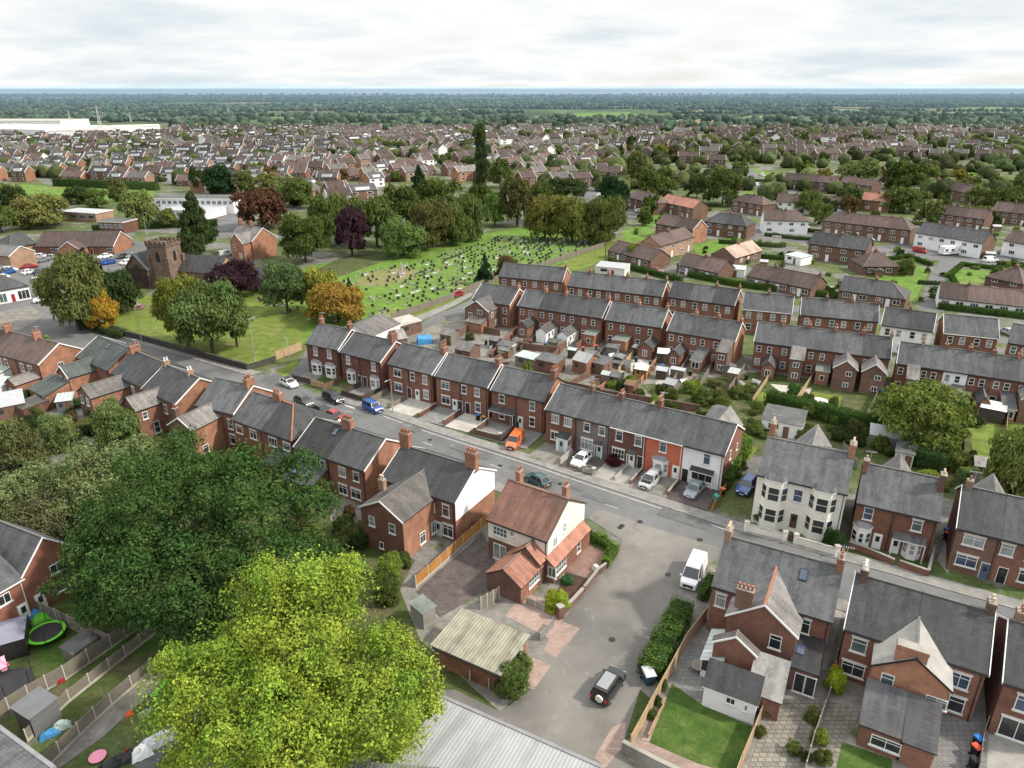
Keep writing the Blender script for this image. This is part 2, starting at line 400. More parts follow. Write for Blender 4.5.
def roof_slabs(b, x0, x1, d, eave, rise, m, ol=.12, orr=.12, oe=.28, hipL=0, hipR=0, t=.14, lift=.06, side='black', far=True):
    s = rise / (d / 2); ze = eave - oe * s + lift; zt = eave + rise + lift
    X0, X1 = x0 - ol, x1 + orr; xl, xr = X0 + hipL, X1 - hipR
    b.slab([(X0, -oe, ze), (X1, -oe, ze), (xr, d / 2, zt), (xl, d / 2, zt)], t, m, side)
    if far: b.slab([(X1, d + oe, ze), (X0, d + oe, ze), (xl, d / 2, zt), (xr, d / 2, zt)], t, m, side)
    if hipL: b.slab([(X0, d + oe, ze), (X0, -oe, ze), (xl, d / 2, zt)], t, m, side)
    if hipR: b.slab([(X1, -oe, ze), (X1, d + oe, ze), (xr, d / 2, zt)], t, m, side)
    return xl, xr, zt, ze
def house(loc, ang, w, d, o):
    """one house; its near wall runs along local x from loc, the building goes back along +y"""
    D = dict(eave=5.6, rise=2.6, wall='brick_red', gl='brick_red', gr='brick_red', roof='slate', name='terraced_house', cat='house', wins=[], doors=[], chim=[], wings=[],
             bl=None, br=None, gut='black', lod=0, hipL=0, hipR=0, ridge='ridge_grey', oe=.28, lintel='offwhite', wcol='white', sky=[], bays=[], canopy=[], split=None, ends=(0, 0), far=None, chm='brick_red', band=None)
    D.update(o); E, rise, lod = D['eave'], D['rise'], D['lod']
    root = empty(D['name'], (loc[0], loc[1], 0), ang); tag(root, D['label'], D['cat'], D.get('group'))
    e = .012; x0, x1 = e, w - e; zt = E + rise
    hl, hr = D['hipL'], D['hipR']
    b = MB(); far = D['far'] or D['wall']
    if D['band']:
        zb, mlow = D['band']; b.poly([(x0, 0, 0), (x1, 0, 0), (x1, 0, zb), (x0, 0, zb)], mlow); b.poly([(x0, 0, zb), (x1, 0, zb), (x1, 0, E), (x0, 0, E)], D['wall'])
    else: b.poly([(x0, 0, 0), (x1, 0, 0), (x1, 0, E), (x0, 0, E)], D['wall'])
    b.poly([(x1, d, 0), (x0, d, 0), (x0, d, E), (x1, d, E)], far)
    if hl: b.poly([(x0, d, 0), (x0, 0, 0), (x0, 0, E), (x0, d, E)], D['gl'])
    else: b.poly([(x0, d, 0), (x0, 0, 0), (x0, 0, E), (x0, d / 2, zt), (x0, d, E)], D['gl'])
    if D['split']:
        zs, mlow = D['split']; b.poly([(x1, 0, 0), (x1, d, 0), (x1, d, zs), (x1, 0, zs)], mlow)
        b.poly([(x1, 0, zs), (x1, d, zs), (x1, d, E), (x1, d / 2, zt), (x1, 0, E)], D['gr'])
    elif hr: b.poly([(x1, 0, 0), (x1, d, 0), (x1, d, E), (x1, 0, E)], D['gr'])
    else: b.poly([(x1, 0, 0), (x1, d, 0), (x1, d, E), (x1, d / 2, zt), (x1, 0, E)], D['gr'])
    b.build('wall', root)
    rb = MB(); ol = .02 if D['ends'][0] else .13; orr = .02 if D['ends'][1] else .13
    if D['ends'][0] == 0 and not D['bl']: ol = .06
    xl, xr, zr, ze = roof_slabs(rb, 0, w, d, E, rise, D['roof'], ol, orr, D['oe'], hl, hr)
    roof = rb.build('roof', root)
    tb = MB(); tb.beam((xl, d / 2, zr - .03), (xr, d / 2, zr - .03), .24, .1, D['ridge'])
    if hl: tb.beam((-ol, -D['oe'], ze - .03), (xl, d / 2, zr - .03), .2, .09, D['ridge'])
    if hr: tb.beam((w + orr, -D['oe'], ze - .03), (xr, d / 2, zr - .03), .2, .09, D['ridge'])
    tb.build('ridge', roof)
    for q in D['sky']:
        s = rise / (d / 2); y = q[1]; z = E + .06 + y * s; n = math.hypot(1, s)
        sb = MB(); hh = 1.0
        sb.slab([(q[0], y, z + .1), (q[0] + .75, y, z + .1), (q[0] + .75, y + hh, z + .1 + hh * s), (q[0], y + hh, z + .1 + hh * s)], .12, 'black')
        sb.slab([(q[0] + .08, y + .08, z + .12 + .08 * s), (q[0] + .67, y + .08, z + .12 + .08 * s), (q[0] + .67, y + hh - .08, z + .12 + (hh - .08) * s), (q[0] + .08, y + hh - .08, z + .12 + (hh - .08) * s)], .04, 'glass_blue', 'black')
        sb.build('skylight', root)
    if D['gut']:
        MB().box(-ol + .02, w + orr - .02, -D['oe'] - .1, -D['oe'] - .003, ze - .17, ze - .06, D['gut']).build('gutter', root)
        if not lod: MB().tube([(w - .25, -.08, .1), (w - .25, -.08, ze - .1)], [.045, .045], D['gut'], 6).build('downpipe', root)
    for side, m in ((0, D['bl']), (1, D['br'])):
        if not m: continue
        gb = MB(); xx = (-ol - .03) if side == 0 else (w + orr + .03)
        gb.beam((xx, -D['oe'], ze - .16), (xx, d / 2 - .002, zr - .16), .07, .22, m); gb.beam((xx, d + D['oe'], ze - .16), (xx, d / 2 + .002, zr - .16), .07, .22, m)
        gb.build('bargeboard', root)
    for c in D['chim']:                                        # (x, y, wx, wy, height above ridge, pots)
        s = rise / (d / 2); zb = E + (c[1] if c[1] < d / 2 else d - c[1]) * s - .6
        chimney(root, c[0], c[1], zb, zt + c[4], c[2], c[3], c[5], c[6] if len(c) > 6 else D['chm'], c[7] if len(c) > 7 else 'pot', lod)
    for q in D['wins']:                                        # (x, sill z, w, h, style[, glass])
        add_win(root, q[0], -.006, q[1], 0, q[2], q[3], q[4], lod, D['wcol'], g=q[5] if len(q) > 5 else None, lintel=D['lintel'] if not lod else None)
    for q in D.get('gwins', []):                               # on the right end wall: (y, sill z, w, h, style)
        add_win(root, w + .006, q[0], q[1], math.pi / 2, q[2], q[3], q[4], lod, D['wcol'], g=q[5] if len(q) > 5 else None)
    for q in D.get('lwins', []):
        add_win(root, -.006, q[0], q[1], -math.pi / 2, q[2], q[3], q[4], lod, D['wcol'])
    for q in D['doors']: add_door(root, q[0], -.006, q[2] if len(q) > 2 else .05, 0, q[1], lod=lod)
    for q in D['bays']: bay(root, lod=lod, **q)
    for q in D['canopy']:                                      # lean-to canopy (x0, x1, z, depth, roof)
        cb = MB(); cb.slab([(q[0], -q[3], q[2] - .45), (q[1], -q[3], q[2] - .45), (q[1], 0, q[2]), (q[0], 0, q[2])], .1, q[4], 'white'); cp = cb.build('canopy', root)
        pb = MB()
        for xx in (q[0] + .08, q[1] - .08): MB().box(xx - .04, xx + .04, -q[3] + .1, -q[3] + .18, .1, q[2] - .56, 'white').build('canopy_post', cp)
    for (fx0, fx1, fL, fe, fr, fm) in D.get('fw', []):         # rear wing on the side away from the camera: x range, length, eave, roof rise, roof
        fb = MB(); xm = (fx0 + fx1) / 2; y1 = d + fL
        fb.poly([(fx1, d, 0), (fx1, y1, 0), (fx1, y1, fe), (fx1, d, fe)], D['wall']).poly([(fx1, y1, 0), (fx0, y1, 0), (fx0, y1, fe), (xm, y1, fe + fr), (fx1, y1, fe)], D['wall']).poly([(fx0, y1, 0), (fx0, d, 0), (fx0, d, fe), (fx0, y1, fe)], D['wall'])
        wp = fb.build('rear_wing', root); rb2 = MB(); yy = d / 2 + .3; zz_ = fe + fr + .08; s2 = fr / ((fx1 - fx0) / 2); ze2 = fe + .08 - .2 * s2
        rb2.slab([(fx1 + .2, yy, ze2), (fx1 + .2, y1 + .15, ze2), (xm, y1 + .15, zz_), (xm, yy, zz_)], .1, fm, 'black').slab([(fx0 - .2, y1 + .15, ze2), (fx0 - .2, yy, ze2), (xm, yy, zz_), (xm, y1 + .15, zz_)], .1, fm, 'black'); rb2.build('wing_roof', wp)
    for q in D['wings']: wing(root, E, rise, d, lod=lod, **q)
    return root
def bay(root, x, w, z0, h, d=.75, n=1, roof='lead', wall='white', frame='white', base=.7, lod=0, fh=1.35):
    """canted bay window standing on the near wall, n storeys"""
    c = d * .75; P = [(x - w / 2, 0), (x - w / 2 + c, -d), (x + w / 2 - c, -d), (x + w / 2, 0)]
    b = MB(); zt = z0 + h
    for i in range(3):
        (ax, ay), (bx, by) = P[i], P[i + 1]
        b.poly([(ax, ay, z0), (bx, by, z0), (bx, by, zt), (ax, ay, zt)], wall)
    o = b.build('bay_window', root)
    rb = MB(); k = 1.12
    Q = [(x + (px - x) * k, py * k) for px, py in P]; top = [(x - w * .3, -.02, zt + .42), (x + w * .3, -.02, zt + .42)]
    rb.poly([(Q[0][0], 0, zt), (*Q[1], zt), top[0]], roof).poly([(*Q[1], zt), (*Q[2], zt), top[1], top[0]], roof).poly([(*Q[2], zt), (Q[3][0], 0, zt), top[1]], roof)
    rb.slab([(Q[0][0], 0, zt), (Q[0][0], 0, zt)][:0] + [(*Q[1], zt), (*Q[2], zt), (Q[3][0], 0, zt), (Q[0][0], 0, zt)], .12, frame)
    rb.build('bay_roof', o)
    for s in range(n):
        zz = z0 + base + s * 2.95
        for i in range(3):
            (ax, ay), (bx, by) = P[i], P[i + 1]; L = math.hypot(bx - ax, by - ay); a = math.atan2(by - ay, bx - ax)
            ww = L - .22 if i == 1 else L - .18
            st = 'c3' if (i == 1 and ww > 1.5) else 't'
            add_win(o, (ax + bx) / 2, (ay + by) / 2, zz, a, ww, fh, st, 1, frame, g='glass_curtain' if frame == 'white' and R.random() < .35 else 'glass')
def wing(root, E, rise, d, x0, x1, L, eave, rs, kind='gable', wall='brick_red', right=None, left=None, roof='slate', trim=None, wins=(), doors=(), lod=0, y0=0.0, ridge='ridge_grey', chim=(), sky=(), name='rear_wing', wtop=None, side='black', cut=True):
    """rear wing coming out of the near wall (towards -y) from y0"""
    right = right or wall; left = left or wall; w = x1 - x0; yf = y0 - L; e = .012; b = MB(); r = MB(); oe = .2
    if kind == 'gable':
        zt = eave + rs; xm = (x0 + x1) / 2
        b.poly([(x0, yf, 0), (x1, yf, 0), (x1, yf, eave), (xm, yf, zt), (x0, yf, eave)], wall)
        b.poly([(x1, yf, 0), (x1, y0, 0), (x1, y0, eave), (x1, yf, eave)], right); b.poly([(x0, y0, 0), (x0, yf, 0), (x0, yf, eave), (x0, y0, eave)], left)
        s = rs / (w / 2); ze = eave - oe * s + .07; zz = zt + .07; S = rise / (d / 2)
        yb = max(0, (zt - E) / S) + y0 + .1 if cut and y0 == 0 else y0
        ye = max(0, (eave - E) / S) + y0 + .05 if cut and y0 == 0 else y0
        ya = yf - .14
        r.slab([(x1 + oe, ya, ze), (x1 + oe, ye, ze), (xm, yb, zz), (xm, ya, zz)], .12, roof, side)
        r.slab([(x0 - oe, ye, ze), (x0 - oe, ya, ze), (xm, ya, zz), (xm, yb, zz)], .12, roof, side)
        r.beam((xm, ya, zz - .03), (xm, yb, zz - .03), .22, .09, ridge)
        if trim:
            r.beam((x0 - oe, ya - .05, ze - .14), (xm - .002, ya - .05, zz - .14), .07, .2, trim); r.beam((x1 + oe, ya - .05, ze - .14), (xm + .002, ya - .05, zz - .14), .07, .2, trim)
    else:
        hl = eave + (rs if kind in ('fall_r',) else 0); hr = eave + (rs if kind == 'fall_l' else 0); hb = eave + (rs if kind == 'mono' else 0)
        zf = {'fall_r': (hl, eave, hl, eave), 'fall_l': (eave, hr, eave, hr), 'mono': (eave, eave, hb, hb), 'flat': (eave,) * 4}[kind]   # front-left, front-right, back-left, back-right
        b.poly([(x0, yf, 0), (x1, yf, 0), (x1, yf, zf[1]), (x0, yf, zf[0])], wall)
        b.poly([(x1, yf, 0), (x1, y0, 0), (x1, y0, zf[3]), (x1, yf, zf[1])], right); b.poly([(x0, y0, 0), (x0, yf, 0), (x0, yf, zf[0]), (x0, y0, zf[2])], left)
        o = .16; k = .07
        def Z(x, y):
            u = (x - x0) / w; v = (y - yf) / L
            return zf[0] * (1 - u) * (1 - v) + zf[1] * u * (1 - v) + zf[2] * (1 - u) * v + zf[3] * u * v + k
        xa, xb = x0 - (0 if kind == 'fall_r' else o), x1 + (0 if kind == 'fall_l' else o)
        r.slab([(xa, yf - o, Z(xa, yf - o)), (xb, yf - o, Z(xb, yf - o)), (xb, y0, Z(xb, y0)), (xa, y0, Z(xa, y0))], .12, roof, trim or side)
    p = b.build(name, root); r.build('wing_roof', p)
    for c in chim: chimney(root, c[0], c[1], c[2], c[3], c[4], c[5], c[6], c[7] if len(c) > 7 else 'brick_red', c[8] if len(c) > 8 else 'pot', lod)
    for q in wins:                                             # (face, position, sill, w, h, style[, glass])
        g = q[6] if len(q) > 6 else None
        if q[0] == 'n': add_win(root, x0 + q[1], yf - .006, q[2], 0, q[3], q[4], q[5], lod, g=g)
        elif q[0] == 'r': add_win(root, x1 + .006, yf + q[1], q[2], math.pi / 2, q[3], q[4], q[5], lod, g=g)
        else: add_win(root, x0 - .006, y0 - q[1], q[2], -math.pi / 2, q[3], q[4], q[5], lod, g=g)
    for q in doors:
        if q[0] == 'n': add_door(root, x0 + q[1], yf - .006, .05, 0, q[2], lod=lod)
        else: add_door(root, x1 + .006, yf + q[1], .05, math.pi / 2, q[2], lod=lod)
    for q in sky:                                              # panes lying on a mono or sloping wing roof: (x, y) in root coordinates, z
        MB().slab([(q[0], q[1], q[2]), (q[0] + .8, q[1], q[2]), (q[0] + .8, q[1] + 1.0, q[3]), (q[0], q[1] + 1.0, q[3])], .05, 'glass_blue', 'black').build('skylight', root)
    return p
def row(A, B, eave, depth, rise, houses, **com):
    """houses side by side; A, B = photo pixels of the ends of the near eave"""
    a, b = G(*A, eave), G(*B, eave); L = math.dist(a, b); ang = math.atan2(b[1] - a[1], b[0] - a[0])
    ux, uy = math.cos(ang), math.sin(ang); tot = sum(h.get('f', 1) for h in houses); x = 0; out = []
    for i, h in enumerate(houses):
        w = L * h.get('f', 1) / tot; o = dict(com); o.update(h); o['eave'] = o.get('eave', eave); o['rise'] = o.get('rise', rise)
        o['ends'] = (int(i > 0), int(i < len(houses) - 1))
        for k in ('wins', 'doors', 'chim', 'bays', 'canopy', 'wings', 'sky'):
            if callable(o.get(k)): o[k] = o[k](w)
        if 'fn' in o: o.update(o.pop('fn')(w))
        if 'bl' in com and i > 0: o['bl'] = None
        if 'br' in com and i < len(houses) - 1: o['br'] = None
        out.append(house((a[0] + ux * x, a[1] + uy * x), ang, w, depth, o)); x += w
    return out, (a, b, ang, L)
# ---------------------------------------------------------------- foliage
def leaf_mesh(name, P, N, size, mat, aspect=.75, core=None, uvs=False):
    """one quad per leaf clump at P facing N"""
    n = len(P); up = NR.normal(size=(n, 3)); t = np.cross(N, up); t /= np.linalg.norm(t, axis=1)[:, None] + 1e-9; b = np.cross(N, t)
    sz = (size * NR.uniform(.6, 1.35, n))[:, None]
    q = NR.uniform(.55, 1.0, (n, 1)) * aspect
    bend = N * sz * NR.uniform(-.25, .1, (n, 1))
    V = np.stack([P - t * sz * .5 + bend, P - b * sz * q * .5, P + t * sz * .5 + bend, P + b * sz * q * .5], 1).reshape(-1, 3)
    me = bpy.data.meshes.new(name); nv = len(V); extra = core if core is not None else ([], [])
    cv, cf = extra; cvn = len(cv)
    me.vertices.add(nv + cvn); allv = np.concatenate([V, np.array(cv, float).reshape(-1, 3)]) if cvn else V
    me.vertices.foreach_set('co', allv.astype(np.float32).ravel())
    loops = list(range(nv)); ls = np.arange(n) * 4; lt = np.full(n, 4)
    idx = np.arange(nv)
    if cf:
        ci = np.array([k + nv for f in cf for k in f]); cl = np.array([len(f) for f in cf]); cs = np.concatenate([[0], np.cumsum(cl)[:-1]]) + nv
        idx = np.concatenate([idx, ci]); ls = np.concatenate([ls, cs]); lt = np.concatenate([lt, cl])
    me.loops.add(len(idx)); me.loops.foreach_set('vertex_index', idx.astype(np.int32))
    me.polygons.add(len(ls)); me.polygons.foreach_set('loop_start', ls.astype(np.int32)); me.polygons.foreach_set('loop_total', lt.astype(np.int32))
    me.materials.append(MAT[mat]); me.materials.append(MAT['leaf_core'])
    if cf: me.polygons.foreach_set('material_index', np.concatenate([np.zeros(n), np.ones(len(cf))]).astype(np.int32))
    me.update(calc_edges=True); me.validate(); return me
def unit(n):
    v = NR.normal(size=(n, 3)); return v / np.linalg.norm(v, axis=1)[:, None]
def crown_points(n, lumps, jitter=.12, inward=.25, spray=.42, ext=.55):
    """n points spread over the outsides of a set of lumps (x, y, z, r[, squash])"""
    Lp = np.array(lumps, float); w = Lp[:, 3] ** 2; k = NR.choice(len(Lp), int(n * 2.2), p=w / w.sum()); d = unit(len(k))
    d[:, 2] = np.where(d[:, 2] < -.35, -d[:, 2] * .6, d[:, 2]); d /= np.linalg.norm(d, axis=1)[:, None]
    sp_ = unit(len(Lp) * 16).reshape(len(Lp), 16, 3); sp_[:, :, 2] = np.abs(sp_[:, :, 2]) * .9 - .12; isp = NR.random(len(k)) < spray
    ds = sp_[k, NR.integers(0, 16, len(k))] + NR.normal(0, .13, d.shape); ds /= np.linalg.norm(ds, axis=1)[:, None]; d = np.where(isp[:, None], ds, d)
    rr = Lp[k, 3] * (1 - np.abs(NR.normal(0, inward, len(k))).clip(0, .9)) * (1 + NR.normal(0, jitter, len(k)).clip(-.3, .3) * .6)
    rr = np.where(isp, Lp[k, 3] * (.8 + ext * NR.random(len(k)) ** 1.3), rr)
    P = Lp[k, :3] + d * rr[:, None]
    keep = np.ones(len(P), bool)
    for j in range(len(Lp)):
        inside = np.linalg.norm(P - Lp[j, :3], axis=1) < Lp[j, 3] * .72
        keep &= ~(inside & (k != j))
    P, d = P[keep][:n], d[keep][:n]
    N = d + NR.normal(0, .6, d.shape); N[:, 2] += .25; N /= np.linalg.norm(N, axis=1)[:, None]
    return P, N
def lump_crown(nl, shape='round', seed=0, r0=.17, r1=.36):
    """lumps filling a crown one unit in radius and from 0 to 1 in height (z is scaled by the tree)"""
    r = random.Random(seed); out = []
    for i in range(nl):
        t = (i + .5) / nl
        if shape == 'cone':
            z = .06 + .86 * t; R0 = (1 - t) * .80 + .04; a = r.uniform(0, 6.28); q = r.uniform(.35, 1) * R0; out.append((q * math.cos(a), q * math.sin(a), z, .10 + .26 * (1 - t)))
        elif shape == 'tall':
            z = .08 + .84 * t; R0 = .55 * math.sin(math.pi * (.12 + .8 * t)); a = r.uniform(0, 6.28); q = r.uniform(0, 1) * R0; out.append((q * math.cos(a), q * math.sin(a), z, .34))
        else:
            z = .22 + .58 * r.random(); prof = math.sin(math.pi * min(1, max(0, .18 + z * .74))) ** .7; a = i * 2.399 + r.uniform(-.4, .4); q = math.sqrt(r.random()) * .74 * prof
            out.append((q * math.cos(a), q * math.sin(a), z, r.uniform(r0, r1)))
    if shape == 'round': out.append((0, 0, .5, .5))
    return out
def proto_crown(key, n, size, nl, shape, seed, zs=1.0):
    def f():
        l = lump_crown(nl, shape, seed); L2 = [(x, y, z / zs if False else z, r) for x, y, z, r in l]
        # work in a space where the crown is as tall as it is wide (height 1.7 of radius 1) so that lumps stay round
        k = 1.7 if shape != 'tall' else 6.0
        if shape == 'cone': k = 2.4
        P, N = crown_points(n, [(x, y, z * k, r) for x, y, z, r in L2]); P[:, 2] /= k
        P[:, 2] = (P[:, 2] - P[:, 2].min()) / (P[:, 2].max() - P[:, 2].min()); m = np.quantile(np.hypot(P[:, 0], P[:, 1]), .985); P[:, :2] /= m
        me = leaf_mesh('crown', P, N, size, 'leaf'); return me
    return cached(('crown', key), f)
def trunk_mesh(seed):
    def f():
        r = random.Random(seed); b = MB(); b.tube([(0, 0, -.3), (.01, .0, .25), (.02, .01, .6), (.0, .02, 1.0)], [.034, .026, .022, .012], 'bark', 7)
        for i in range(4):
            a = i * 1.6 + r.random(); z = .40 + .1 * i; b.tube([(.01, 0, z), (.10 * math.cos(a), .10 * math.sin(a), z + .13), (.2 * math.cos(a), .2 * math.sin(a), z + .3)], [.013, .009, .004], 'bark', 5)
        return b.data('trunk')
    return cached(('trunk', seed), f)
LOD_N = {'n': (15000, .068, 44), 'm': (6000, .10, 30), 'f': (1300, .20, 16)}
LF = lambda c: tuple(min(.6, q * 1.68) for q in c)
def tree(x, y, h, w, color, label, group=None, lod='m', shape='round', clear=.14, name='broadleaf_tree', var=None):
    v = R.randrange(3) if var is None else var; n, s, nl = LOD_N[lod]
    if shape == 'tall': nl = int(nl * 1.3)
    root = empty(name, (x, y, 0), R.uniform(0, 6.28)); tag(root, label, 'tree', group)
    t = link('trunk', trunk_mesh(v), root); t.scale = (h * .9, h * .9, h * .82)
    c = link('crown', proto_crown((lod, shape, v), n, s, nl, shape, v * 7 + 3), root, (0, 0, h * clear), 0, (w * .54, w * .54, h * (1 - clear) * 1.04), LF(color))
    return root
def tree_px(x, yb, yt, wpx, color, label, **k):
    X, Y = G(x, yb); h = height_at(X, Y, yt); d = proj(X, Y, h / 2)[2]
    return tree(X, Y, h, wpx * d / F, color, label, **k)
def shrub(x, y, w, h, color, label, group=None, lod='m', name='shrub', cat='shrub'):
    n, s, nl = LOD_N[lod]; v = R.randrange(3)
    o = link(name, proto_crown((lod, 'round', v), n, s, nl, 'round', v * 7 + 3), None, (x, y, -.05 * h), R.uniform(0, 6.28), (w / 2, w / 2, h * 1.05), LF(color))
    return tag(o, label, cat, group)
def hedge(pts, w, h, color, label, leaf=.21, dens=170, name='hedge', group=None):
    """clipped hedge along a ground polyline"""
    P, N, cv, cf = [], [], [], []
    for (ax, ay), (bx, by) in zip(pts, pts[1:]):
        L = math.hypot(bx - ax, by - ay); ux, uy = (bx - ax) / L, (by - ay) / L; nx, ny = -uy, ux
        n = int(L * (w + 2 * h) * dens / 2); s = NR.uniform(-w / 2, L + w / 2, n); c = NR.uniform(0, w + 2 * h, n)
        side = np.where(c < h, -1, np.where(c > h + w, 1, 0)); off = np.where(side == -1, -w / 2, np.where(side == 1, w / 2, c - h - w / 2)); z = np.where(side == -1, c, np.where(side == 1, w + 2 * h - c, h))
        wob = .10 * np.sin(s * 1.7 + off) + .08 * np.sin(s * 4.1 + 2)
        off = off * (1 + wob * .8) + NR.normal(0, .06, n); z = z + np.where(side == 0, wob + NR.normal(0, .05, n), 0) - np.abs(off / (w / 2)) ** 4 * .12 * (side == 0)
        P.append(np.stack([ax + ux * s + nx * off, ay + uy * s + ny * off, z], 1)); d = np.stack([nx * side, ny * side, np.where(side == 0, 1.0, .25)], 1); d += NR.normal(0, .45, d.shape); N.append(d / np.linalg.norm(d, axis=1)[:, None])
        k = len(cv); q = max(.1, w / 2 - .2); hh = h - .2
        for (sx, so) in ((.1 - w * .4, -q), (L - .1 + w * .4, -q), (L - .1 + w * .4, q), (.1 - w * .4, q)):
            for zz in (0, hh): cv.append((ax + ux * sx + nx * so, ay + uy * sx + ny * so, zz))
        cf += [[k + i for i in f] for f in ((0, 2, 3, 1), (2, 4, 5, 3), (4, 6, 7, 5), (6, 0, 1, 7), (1, 3, 5, 7))]
    me = leaf_mesh('hedge', np.concatenate(P), np.concatenate(N), leaf, 'leaf', core=(cv, cf))
    return tag(link(name, me, None, (0, 0, 0), 0, None, LF(color)), label, 'hedge', group)
def hedge_px(px, w, h, color, label, **k): return hedge([G(*p) for p in px], w, h, color, label, **k)

# ---------------------------------------------------------------- vehicles
CK = {  # length, width, belt height, roof height, nose height, windscreen foot, windscreen top, rear top, rear foot (x from the middle, front +)
    'hatch': (4.0, 1.74, .93, 1.47, .72, .95, .25, -1.25, -1.85), 'saloon': (4.5, 1.78, .92, 1.43, .70, .95, .20, -1.05, -1.75), 'suv': (4.4, 1.84, 1.05, 1.65, .88, 1.0, .40, -1.75, -2.1),
    'boxy': (4.1, 1.80, 1.05, 1.64, .95, 1.05, .62, -1.78, -1.98), 'van': (5.2, 1.96, 1.18, 2.05, 1.0, 1.95, 1.0, -2.45, -2.55), 'smallvan': (4.5, 1.82, 1.10, 1.85, .95, 1.35, .70, -2.15, -2.22)}
def car_shapes(kind):
    L, W, belt, top, nose, wf, wt, rt, rf = CK[kind]; hl, hw = L / 2, W / 2; g = .18
    st = [(hl, g + .12, nose - .14, hw * .80), (hl - .10, g, nose - .02, hw * .90), (hl - .45, g, nose + .06, hw * .985), (wf, g, belt - .02, hw), (0, g, belt, hw), (rf + .1, g, belt + .01, hw), (-hl + .25, g, belt - .01, hw * .98), (-hl + .06, g, belt - .10, hw * .93), (-hl, g + .12, belt - .22, hw * .86)]
    b = MB(); k = b.mi('car_paint'); rings = []
    for x, z0, z1, h in st:
        base = len(b.v); zm = z0 + (z1 - z0) * .62
        b.v += [(x, -h * .90, z0), (x, -h, z0 + .14), (x, -h, zm), (x, -h * .93, z1), (x, -h * .45, z1 + .03), (x, h * .45, z1 + .03), (x, h * .93, z1), (x, h, zm), (x, h, z0 + .14), (x, h * .90, z0)]
        rings.append(base)
    for a, c in zip(rings, rings[1:]):
        for q in range(10):
            w = (q + 1) % 10; b.f.append([a + q, c + q, c + w, a + w]); b.i.append(k)
    for a in (rings[0], rings[-1]): b.f.append([a + q for q in range(10)]); b.i.append(k)
    hb, ht = hw * .93, hw * (.74 if kind not in ('van', 'smallvan') else .80); zb = belt - .01
    base = [(rf, -hb, zb), (wf, -hb, zb), (wf, hb, zb), (rf, hb, zb)]; t1 = [(rt, -ht, top - .05), (wt, -ht, top - .05), (wt, ht, top - .05), (rt, ht, top - .05)]
    t2 = [(rt + .12, -ht * .85, top), (wt - .12, -ht * .85, top), (wt - .12, ht * .85, top), (rt + .12, ht * .85, top)]
    for A, B_ in ((base, t1), (t1, t2)):
        n = len(b.v); b.v += A + B_
        for f in ((0, 1, 5, 4), (1, 2, 6, 5), (2, 3, 7, 6), (3, 0, 4, 7)): b.f.append([n + q for q in f]); b.i.append(k)
    b.poly(t2, 'car_paint')
    if kind in ('hatch', 'boxy', 'suv'):
        for s in (-1, 1): b.box(rt + .1, wt - .1, s * ht * .86 - .02, s * ht * .86 + .02, top - .02, top + .03, 'black')
    for s in (-1, 1): b.box(wf - .25, wf - .05, s * (hw + .06) - .08, s * (hw + .06) + .08, belt, belt + .14, 'car_paint')      # mirrors
    b.box(hl - .06, hl + .015, -hw * .55, hw * .55, g + .22, nose - .25, 'black')
    def glass(p, ins=.1, out=.012):
        q = np.array(p, float); c = q.mean(0); n = np.cross(q[1] - q[0], q[3] - q[0]); n /= np.linalg.norm(n)
        if np.dot(n, c - np.array((0, 0, .9))) < 0: n = -n
        return [tuple(c + (x - c) * (1 - ins) + n * out) for x in q]
    gl = {'windscreen': MB().poly(glass([base[1], base[2], t1[2], t1[1]], .08), 'car_glass'), 'rear_window': MB().poly(glass([base[3], base[0], t1[0], t1[3]], .14), 'car_glass')}
    def lerp(p, q, t): return tuple(p[i] + (q[i] - p[i]) * t for i in range(3))
    sw = []
    for s in (0, 1):
        bb = (base[0], base[1]) if s == 0 else (base[3], base[2]); tt = (t1[0], t1[1]) if s == 0 else (t1[3], t1[2])
        if kind in ('van', 'smallvan'): cut = [(.74, .97)]
        else: cut = [(.06, .44), (.48, .95)]
        for u0, u1 in cut:
            sw.append(MB().poly(glass([lerp(*bb, u0), lerp(*bb, u1), lerp(*tt, u1), lerp(*tt, u0)], .10), 'car_glass'))
    wheels = []
    r = .34 if kind in ('suv', 'van', 'boxy') else .31
    wb = MB(); 
    for (y0, y1, rr, m) in ((-.11, .11, r, 'tyre'),): wb.tube([(0, y0, 0), (0, y0 + .03, 0), (0, y1 - .03, 0), (0, y1, 0)], [rr * .9, rr, rr, rr * .9], m, 14)
    wb.f.append([q for q in range(14)][::-1]); wb.i.append(wb.mi('tyre'))
    rim = MB(); rim.tube([(0, -.118, 0), (0, .118, 0)], [r * .62, r * .62], 'rim', 10); rim.f.append(list(range(10))); rim.i.append(0)
    hx = hl - .80, -hl + .80
    hlm = MB().box(-.10, .035, -.19, .19, -.09, .08, 'headlight'); tlm = MB().box(-.03, .06, -.09, .09, -.16, .16, 'tail_light')
    return dict(body=b, glass=gl, side=sw, wheel=wb, rim=rim, r=r, hx=hx, hw=hw, hl=hl, head=hlm, tail=tlm, nose=nose, belt=belt, kind=kind)
def car_parts(kind):
    def f():
        s = car_shapes(kind); d = dict(s)
        d['body'] = s['body'].data('body'); d['glass'] = {k: v.data(k) for k, v in s['glass'].items()}; d['side'] = [v.data('side_window') for v in s['side']]
        for k in ('wheel', 'rim', 'head', 'tail'): d[k] = s[k].data(k)
        d['pf'] = MB().box(0, .02, -.26, .26, 0, .11, 'plate_white').data('number_plate'); d['pr'] = MB().box(-.02, 0, -.26, .26, 0, .11, 'plate_yellow').data('number_plate')
        return d
    return cached(('car', kind), f)
